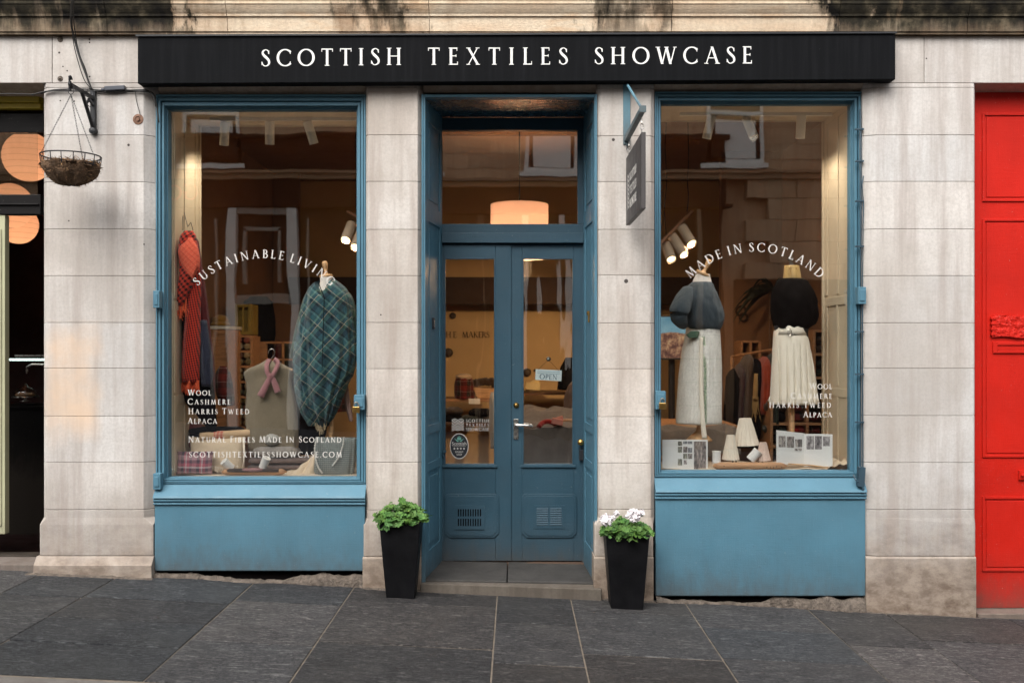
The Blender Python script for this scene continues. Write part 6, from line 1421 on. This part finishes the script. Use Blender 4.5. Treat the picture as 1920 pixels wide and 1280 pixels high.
for k, (x, y_, w_, mt, nm) in enumerate(((845, 786, 24, BLACKW, 'black'), (885, 787, 22, DGREEN, 'dark green'), (920, 788, 18, BROWNW, 'brown'), (850, 772, 18, BROWNW, 'dark brown'), (900, 775, 22, BLACKW, 'charcoal'))):
    m = MB(); m.body([(y_+5, x-w_+3, x+w_-3, .1), (y_, x-w_, x+w_, .16), (y_-6, x-w_+2, x+w_-3, .15), (y_-9, x-w_+8, x+w_-8, .1)], 3.6, 30, .08, 5, k, wob=.2, grow=False); m.f = [f[::-1] for f in m.f]; one('folded_blanket', '%s blanket folded on the bench behind the left door' % nm, 'blanket', m, mt)
# grey cloth covered display behind the right door
S = root('display_plinth', 'plinth covered in crumpled grey brown cloth behind the right door', 'display', P(1030, 880, 1.5))
m = MB(); m.box(PX(965, 1.5), PX(1130, 1.5), 1.5, 2.3, zf, PZ(800, 1.5)); m.build('plinth_box', TAUPE, S, bevel=.01)
m = MB(); m.grid(lambda u, v: Vector((PX(962, 1.5)+.95*u, 1.44+1.0*v-.05*noise.noise(Vector((u*3, v*2, 4))), PZ(800, 1.5)+.012+(.10*v)+.08*noise.noise(Vector((u*2.4, v*2.4, 1)))+.035*noise.noise(Vector((u*8, v*6, 1))))), 60, 30)
m.grid(lambda u, v: Vector((PX(962, 1.5)+.95*u, 1.44-.02*math.sin(u*30)*v-.05*noise.noise(Vector((u*3, 0, 4))), PZ(800, 1.5)+.012+.08*noise.noise(Vector((u*2.4, 0, 1)))+.035*noise.noise(Vector((u*8, 0, 1)))-.6*v)), 90, 12); m.build('crumpled_cloth', GREYK, S, smooth=True)
m = MB(); m.tube(spline([P(1010, 800, 1.45), P(1018, 792, 1.5), P(1030, 790, 1.5), P(1045, 797, 1.5)]), [.02]*25, 12); one('red_scarf_roll', 'rolled red scarf on the crumpled grey cloth', 'scarf', m, REDW)
m = MB(); m.obox(P(1045, 790, 1.42), (.09, .06, .05), .2); m.obox(P(1049, 784, 1.44), (.06, .05, .03), -.3); one('soap_box', 'small pink gift box on the crumpled grey cloth', 'box', m, simple('pink_card', (.55, .22, .17, 1), .8), smooth=False, bevel=.006)
m = MB(); m.tube([P(1054, 788, 1.45), P(1092, 787, 1.45)], .012, 10); one('wooden_rod', 'pale wooden rod beside the pink gift box', 'rod', m, WOODP)
table('long dark counter in front of the ochre wall', 960, 1130, 735, 4.3, .6, WOODD)
m = MB(); m.obox(P(999, 724, 4.3), (.16, .12, .08), .1); m.obox(P(1003, 716, 4.35), (.10, .10, .05), -.2); m.box(PX(978, 4.3), PX(992, 4.3), 4.3, 4.4, PZ(733, 4.3), PZ(727, 4.3)); one('cream_parcels', 'cream wrapped parcels on the long dark counter', 'parcel', m, simple('cream_wrap', (.62, .50, .26, 1), .8), smooth=False, bevel=.008)
m = MB(); m.body([(708, 1078, 1092, .05), (722, 1066, 1110, .15), (745, 1058, 1118, .2), (790, 1056, 1120, .2)], 2.4, 40, .08, 6, 0, wob=.2); one('heaped_blanket', 'brown plaid blanket heaped behind the right edge of the right door', 'blanket', m, TAUPE)
m = MB(); m.body([(670, 1060, 1075, .05), (690, 1050, 1090, .2), (730, 1045, 1100, .2)], 4.0, 30, .1, 6, 0); one('hanging_coat', 'dark coat in the shadow behind the right door', 'garment', m, BLACKW)
# OPEN card
S = root('open_sign', 'small white OPEN card hanging on cords inside the right door', 'sign', P(1028, 713, .66)); yo = .655; an = R(-2.5)
c_ = P(1028.5, 703, yo); m = MB(); m.obox(c_, (49/sc(yo), .003, 20/sc(yo)), R(3)); m.build('card', simple('pale_blue_card', (.62, .72, .74, 1), .6, .04), S)
M2 = Matrix.Rotation(R(3), 3, 'Y')
m = MB()
lay, wd = layout('OPEN', 1, .12); h = 9.5/sc(yo)
for ch, x, k in lay: glyph(m, ch, lambda u, v: c_+M2 @ Vector(((x-wd/2)*h+u, -.0017, -8.0/sc(yo)+v)), h, Vector((0, -.0003, 0)), 1.2)
m.build('lettering', simple('blue_ink', (.03, .08, .13, 1), .6), S)
m = MB()
for z_ in (6.2, 2.9): m.obox(c_+M2 @ Vector((0, -.0018, z_/sc(yo))), (42/sc(yo), .0004, 1.0/sc(yo)), R(3))
m.build('small_print', simple('faded_blue_ink', (.25, .36, .42, 1), .6), S)
m = MB(); m.tube([P(1028, 674, .64), P(1008, 694, yo)], .0012, 4); m.tube([P(1028, 674, .64), P(1050, 697, yo)], .0012, 4); m.build('cord', CABLE, S)
m = MB(); m.lathe([(.017, 0), (.012, .006), (.006, .009), (.006, .014), (.0, .015)], P(1028.5, 673, .6415), 16, (0, 1, 0)); m.build('sucker', STEEL, S, smooth=True)

# ------------------------------------------------------------------ seen through the right window
t = NT('landscape_painting'); xyz = t.sep(t.tc.outputs['Object']); cc = t.ramp(t.noise(t.mapping(), 14, 7, .7), [(.3, (.015, .012, .012, 1)), (.45, (.10, .05, .05, 1)), (.55, (.30, .20, .14, 1)), (.66, (.45, .42, .30, 1))])
zz = t.math('ADD', xyz[2], t.math('MULTIPLY', t.noise(t.mapping(), 6, 4), .06)); cc = t.mix(t.ramp(zz, [(.25, 0.0), (.262, 1.0)]), cc, t.ramp(t.noise(t.mapping(), 4, 3), [(.3, (.05, .22, .42, 1)), (.7, (.20, .42, .60, 1))]))
t.b.inputs['Emission Strength'].default_value = .25; t.link(cc, t.b.inputs['Emission Color']); SCR = t.set(cc, .4)
S = root('screen', 'lit screen showing a rocky landscape under blue sky', 'screen', P(1265, 671, 2.4)); Yq = 2.4
m = MB(); m.box(PX(1195, Yq), PX(1316, Yq), Yq, Yq+.03, PZ(671, Yq), PZ(594, Yq)); m.build('picture', SCR, S)
m = MB(); ring(m, (PX(1192, Yq), PX(1319, Yq), PZ(674, Yq), PZ(591, Yq)), (PX(1195, Yq), PX(1316, Yq), PZ(671, Yq), PZ(594, Yq)), Yq-.005, Yq+.06); m.build('bezel', BLACK, S)
m = MB(); m.tube([(PX(1262, Yq), Yq+.08, zf), (PX(1262, Yq), Yq+.08, PZ(640, Yq))], .03); m.lathe([(.25, 0), (.24, .02), (.03, .03)], (PX(1262, Yq), Yq+.08, zf), 24); m.build('stand', BLACK, S)
table('wooden table standing low behind the checked kilt', 1225, 1384, 797, 1.6, .8, WOOD)
m = MB(); m.box(PX(1270, 1.6), PX(1308, 1.6), 1.58, 1.9, PZ(811, 1.6), PZ(797.5, 1.6)); one('cream_box', 'cream cardboard box under the edge of the checked kilt', 'box', m, simple('cream_card', (.55, .42, .3, 1), .8), smooth=False, bevel=.004)
m = MB(); m.grid(lambda u, v: P(1225+165*u, 800+.0, 1.3)+Vector((0, .3*v, -.02+.05*noise.noise(Vector((u*4, v*3, 2)))-.5*max(0, .4-v))), 50, 20); one('grey_blanket', 'grey brown blanket spread on the low table behind the kilt', 'blanket', m, GREYK)
# rail of coats
S = root('clothes_rail', 'wooden clothes rail of coats between the two mannequins', 'rail', P(1425, 830, 2.3)); Yq = 2.3
m = MB(); A, Bq = P(1372, 668, Yq+.5), P(1450, 655, Yq-.1); m.tube([A, Bq], .012); m.build('rail_bar', WOOD, S)
for p in (A, Bq): m = MB(); m.tube([p, (p.x, p.y, zf)], .014); m.build('post', WOOD, S)
random.seed(3)
gar = [(1372, 'charcoal coat at the far end of the rail', BLACKW, 690, 800), (1384, 'dark purple coat on the rail, next to the charcoal one', knit('plum_wool', (.05, .02, .03, 1), 40), 680, 810), (1397, 'long brown coat with curved front on the rail', BROWNW, 664, 825), (1411, 'black coat on the rail behind the rust garment', BLACKW, 672, 820), (1428, 'rust orange coat on the rail beside the pleated skirt', RUST, 668, 775), (1444, 'dark green coat on the rail nearest the pleated skirt', DGREEN, 662, 800)]
for i, (px, nm, mt, y0, y1) in enumerate(gar):
    m = MB(); q_ = Yq+.4-.09*i; m.body([(y0, px+2, px+9, .03), (y0+6, px-2, px+12, .16), (y0+18, px-7, px+13, .24), (y0+60, px-9, px+10, .24), (y1-10, px-11, px+9, .23), (y1, px-9, px+7, .2)], q_, 36, .1, 7, i, wob=.15); one('hanging_coat', nm, 'garment', m, mt, 'coats on the wooden rail')
S = root('fringed_scarf', 'straw coloured fringed scarf hanging beside the rust coat', 'scarf', P(1417, 790, 1.9)); m = MB(); m.body([(700, 1414, 1421, .02), (730, 1412, 1421, .03), (750, 1412, 1420, .02)], 1.9, 20, .2, 5, 0); m.build('scarf_cloth', simple('straw_cloth', (.42, .25, .09, 1), .9), S, smooth=True)
m = MB(); fringe(m, lambda t_: P(1412+9*t_, 740+8*math.sin(t_*9), 1.9), 16, .2, .004, .03, 4); m.build('fringe', bpy.data.materials['straw_cloth'], S)
# dark leafy plant behind
S = root('house_plant', 'dark drooping palm plant behind the dark top', 'plant', P(1435, 690, 2.9)); Yq = 2.9
m = MB()
for k in range(17):
    a = random.uniform(-1.9, 2.1); L = random.uniform(.30, .55); b0 = P(1444, 545, Yq)+Vector((random.uniform(-.05, .05), random.uniform(-.1, .1), 0)); pts = []
    for j in range(8):
        t_ = j/7; pts.append(b0+Vector((math.sin(a)*L*t_, random.uniform(-.02, .02)-.1*math.cos(a*3)*t_, L*(.75*math.cos(a)*t_*.9+.25*t_-.95*t_*t_))))
    vs = []
    for j, p in enumerate(pts):
        w_ = .026*math.sin(PI*min(.98, .12+j/7*.88)); vs += [p+Vector((-w_*math.cos(a), 0, w_*math.sin(a))), p+Vector((0, -.008, 0)), p+Vector((w_*math.cos(a), 0, -w_*math.sin(a)))]
    m.add(vs, [(j*3+i, j*3+i+1, (j+1)*3+i+1, (j+1)*3+i) for j in range(7) for i in range(2)])
m.build('fronds', simple('dark_frond', (.02, .025, .012, 1), .6), S, solid=.002); m = MB(); m.tube([P(1444, 690, Yq), P(1444, 545, Yq)], .015); m.build('stem', WOODD, S)
m = MB(); m.lathe([(.08, 0), (.11, .2), (.12, .22), (.10, .215)], P(1444, 720, Yq), 20); m.build('pot', WOODD, S)
for (px, py, r_) in ((1389, 583, 9), (1394, 595, 7)): m = MB(); m.tube([P(px+r_*math.cos(a), py+r_*math.sin(a), 3.38) for a in [2*PI*j/20 for j in range(20)]], .012, 6, True); m.build('wall_ring', DARKW); tag(bpy.data.objects['wall_ring'] if px == 1389 else bpy.data.objects['wall_ring.001'], 'dark wreath ring on the brown wall, %s' % ('upper of two' if px == 1389 else 'lower of two'), 'ring')
# shelving on the right
Yq = 2.0
shelf_unit('orange lit wooden shelving low behind the pleated skirt', 1447, 1548, 752, 880, Yq, .4, 4, 4)
shelf_unit('tall wooden shelving between pleated skirt and side panelling', 1527, 1560, 620, 752, Yq, .4, 4, 2)
shelf_unit('small wooden shelf unit behind the coats', 1391, 1425, 640, 700, 3.0, .3, 2, 3)
random.seed(9)
MT = [(BROWNW, 'brown'), (BLACKW, 'black'), (TAUPE, 'taupe'), (REDT, 'tartan'), (DGREEN, 'dark green'), (MAROON, 'maroon'), (RUST, 'rust')]
zz_ = [PZ(880-(880-752)*k/3, Yq)+.011 for k in range(4)]
for r_ in range(3):
    for k in range(3):
        for s_ in range(2):
            mt, nm = random.choice(MT); xc = PX(1447+101*(k+.5)/3, Yq)+random.uniform(-.01, .01); z = zz_[r_]+.01+s_*.085; hw = .10+random.uniform(-.02, .01)
            if r_ == 1 and k == 1: mt, nm = REDW, 'bright red'
            m = MB(); m.body([(z, xc-hw*.9, xc+hw*.9, .12), (z+.02, xc-hw, xc+hw, .15), (z+.05, xc-hw, xc+hw*.96, .15), (z+.075, xc-hw*.85, xc+hw*.85, .12)], Yq+.18, 28, .06, 5, k+s_, wob=.25, world=True, grow=False, sub=3); m.f = [f[::-1] for f in m.f]
            one('folded_knitwear', '%s folded knit, %s of a pair, %s shelf, %s bay behind the pleated skirt' % (nm, ('lower', 'upper')[s_], ('bottom', 'middle', 'top')[r_], ('first', 'second', 'third')[k]), 'knitwear', m, mt, 'folded knitwear on the low shelving')
for r_ in range(3):
    z = PZ(752-44*r_, Yq)+.012; mt, nm = MT[(r_*3+1) % 7]
    for s_ in range(2):
        xc = PX(1541, Yq); m = MB(); zz = z+s_*.075; m.body([(zz, xc-.09, xc+.09, .1), (zz+.03, xc-.1, xc+.1, .13), (zz+.065, xc-.085, xc+.085, .1)], Yq+.18, 24, .06, 5, r_+s_, wob=.25, world=True, grow=False, sub=3); m.f = [f[::-1] for f in m.f]
        one('folded_knitwear', '%s folded knit, %s of a pair on the %s of the tall shelving' % (nm, ('lower', 'upper')[s_], ('bottom shelf', 'middle shelf', 'top shelf')[r_]), 'knitwear', m, mt, 'folded knitwear on the tall shelving')
m = MB(); m.body([(560, 1533, 1548, .05), (575, 1527, 1553, .12), (605, 1526, 1556, .14), (640, 1530, 1552, .12)], 2.6, 30, .1, 7, 0, wob=.3); one('patterned_bag', 'dark patterned bag hanging beside the side panelling', 'bag', m, BROWNW)

# ------------------------------------------------------------------ inside the neighbouring shop
m = MB(); m.box(-6.0, -2.86, 3.4, 3.5, -.2, 3.6); m.box(-6.0, -2.86, .36, 3.4, 3.45, 3.55); m.box(-6.1, -6.0, .36, 3.5, -.2, 3.6); m.box(-2.93, -2.86, .36, 3.4, -.2, 3.6); m.box(-6, -2.86, .36, 3.4, .0, .05); m.box(-6, -2.9, .345, .36, 3.2, 3.6); struct('neighbour_interior_wall', m, simple('dark_red_room', (.035, .012, .010, 1), .8, .3, 3))
def lantern(px, py, r, Y, label):
    c_ = P(px, py, Y); rr_ = r/sc(Y); S = root('paper_lantern', label, 'lantern', c_-Vector((0, 0, rr_)), 'round paper lanterns')
    m = MB(); pr = [(rr_*math.sin(PI*k/30)*(1 - .012*(k % 2)) + (.0 if 0 < k < 30 else .001), -rr_*math.cos(PI*k/30)) for k in range(31)]; m.lathe(pr, c_, 40, rfun=lambda a, z: 1-.008*abs(math.sin(4*a+z*3)))
    t = NT('lantern_paper'); xyz = t.sep(t.tc.outputs['Object']); ln = t.ramp(t.math('FRACT', t.math('MULTIPLY', xyz[2], 22)), [(.0, .45), (.14, 1.0), (1.0, 1.0)]); cc = t.mix(1.0, (1, .56, .34, 1), ln, 'MULTIPLY'); cc = t.mix(t.ramp(t.noise(t.mapping((4, 4, 1)), 3, 4), [(.4, 0.0), (.7, .25)]), cc, (1, .55, .3, 1)); t.link(cc, t.b.inputs['Emission Color']); t.b.inputs['Emission Strength'].default_value = .14; t.set((.6, .42, .3, 1), .9)
    tl = t.n.new('ShaderNodeBsdfTranslucent'); t.link(t.mix(1.0, (.85, .6, .42, 1), ln, 'MULTIPLY'), tl.inputs[0]); mx = t.n.new('ShaderNodeMixShader'); mx.inputs[0].default_value = .5; t.link(t.b.outputs[0], mx.inputs[1]); t.link(tl.outputs[0], mx.inputs[2]); t.link(mx.outputs[0], t.out.inputs[0])
    m.build('shade', t.m, S, smooth=True); lamp('POINT', S, (0, 0, rr_*.8), .9, (1, .62, .40), size=.03); m = MB(); m.tube([c_+Vector((0, 0, rr_*.97)), (c_.x, c_.y, 3.45)], .004, 5); m.build('flex', CABLE, S)
    return S
lantern(53, 294, 46, 1.3, 'highest and largest glowing paper lantern, above the black transom'); lantern(19, 386, 42, 2.0, 'paper lantern half hidden by the black transom'); lantern(34, 421, 36, 2.6, 'lowest paper lantern, below the black transom')
S = root('bar_counter', 'dark bar counter with a strip of white light in the neighbouring shop', 'counter', P(40, 900, 1.8)); Yq = 1.8
m = MB(); m.box(-5.9, PX(82, Yq)+.2, Yq, Yq+.5, .05, PZ(765, Yq)); m.box(-5.9, PX(82, Yq)+.2, Yq-.03, Yq+.52, PZ(765, Yq), PZ(761, Yq)); m.build('bar_body', BLKP, S, bevel=.003)
m = MB(); m.tube([P(10, 674, Yq+.3), P(95, 674, Yq+.3)], .009); m.build('light_strip', emit('cool_white_strip', (.75, 1, .9, 1), 1.6), S)
m = MB(); m.box(PX(0, Yq), PX(95, Yq), Yq+.25, Yq+.4, PZ(673, Yq)+.02, PZ(673, Yq)+.035); m.tube([P(95, 684, Yq+.25), P(60, 683, Yq+.2), P(51, 688, Yq+.2), P(50, 700, Yq+.2)], .010); m.build('shelf_and_tap', STEEL, S)
S = root('cake_stand', 'glass domed cake stand on the dark bar counter', 'cake stand', P(48, 752, Yq+.1)); c_ = P(48, 752, Yq+.12)
m = MB(); m.lathe([(.05, 0), (.012, .012), (.012, .03), (.11, .035), (.11, .042), (.0, .043)], c_, 24); m.build('stand', STEEL, S, smooth=True)
m = MB(); m.ball(c_+Vector((0, 0, .055)), .08, .08, .02, 20, 10, nz=.4); m.build('pastries', WOOD, S, smooth=True)
m = MB(); m.lathe([(.10, .045), (.098, .08), (.07, .115), (.02, .13), (.012, .15), (.0, .155)], c_, 28); m.build('glass_dome', GLASSD, S, smooth=True)
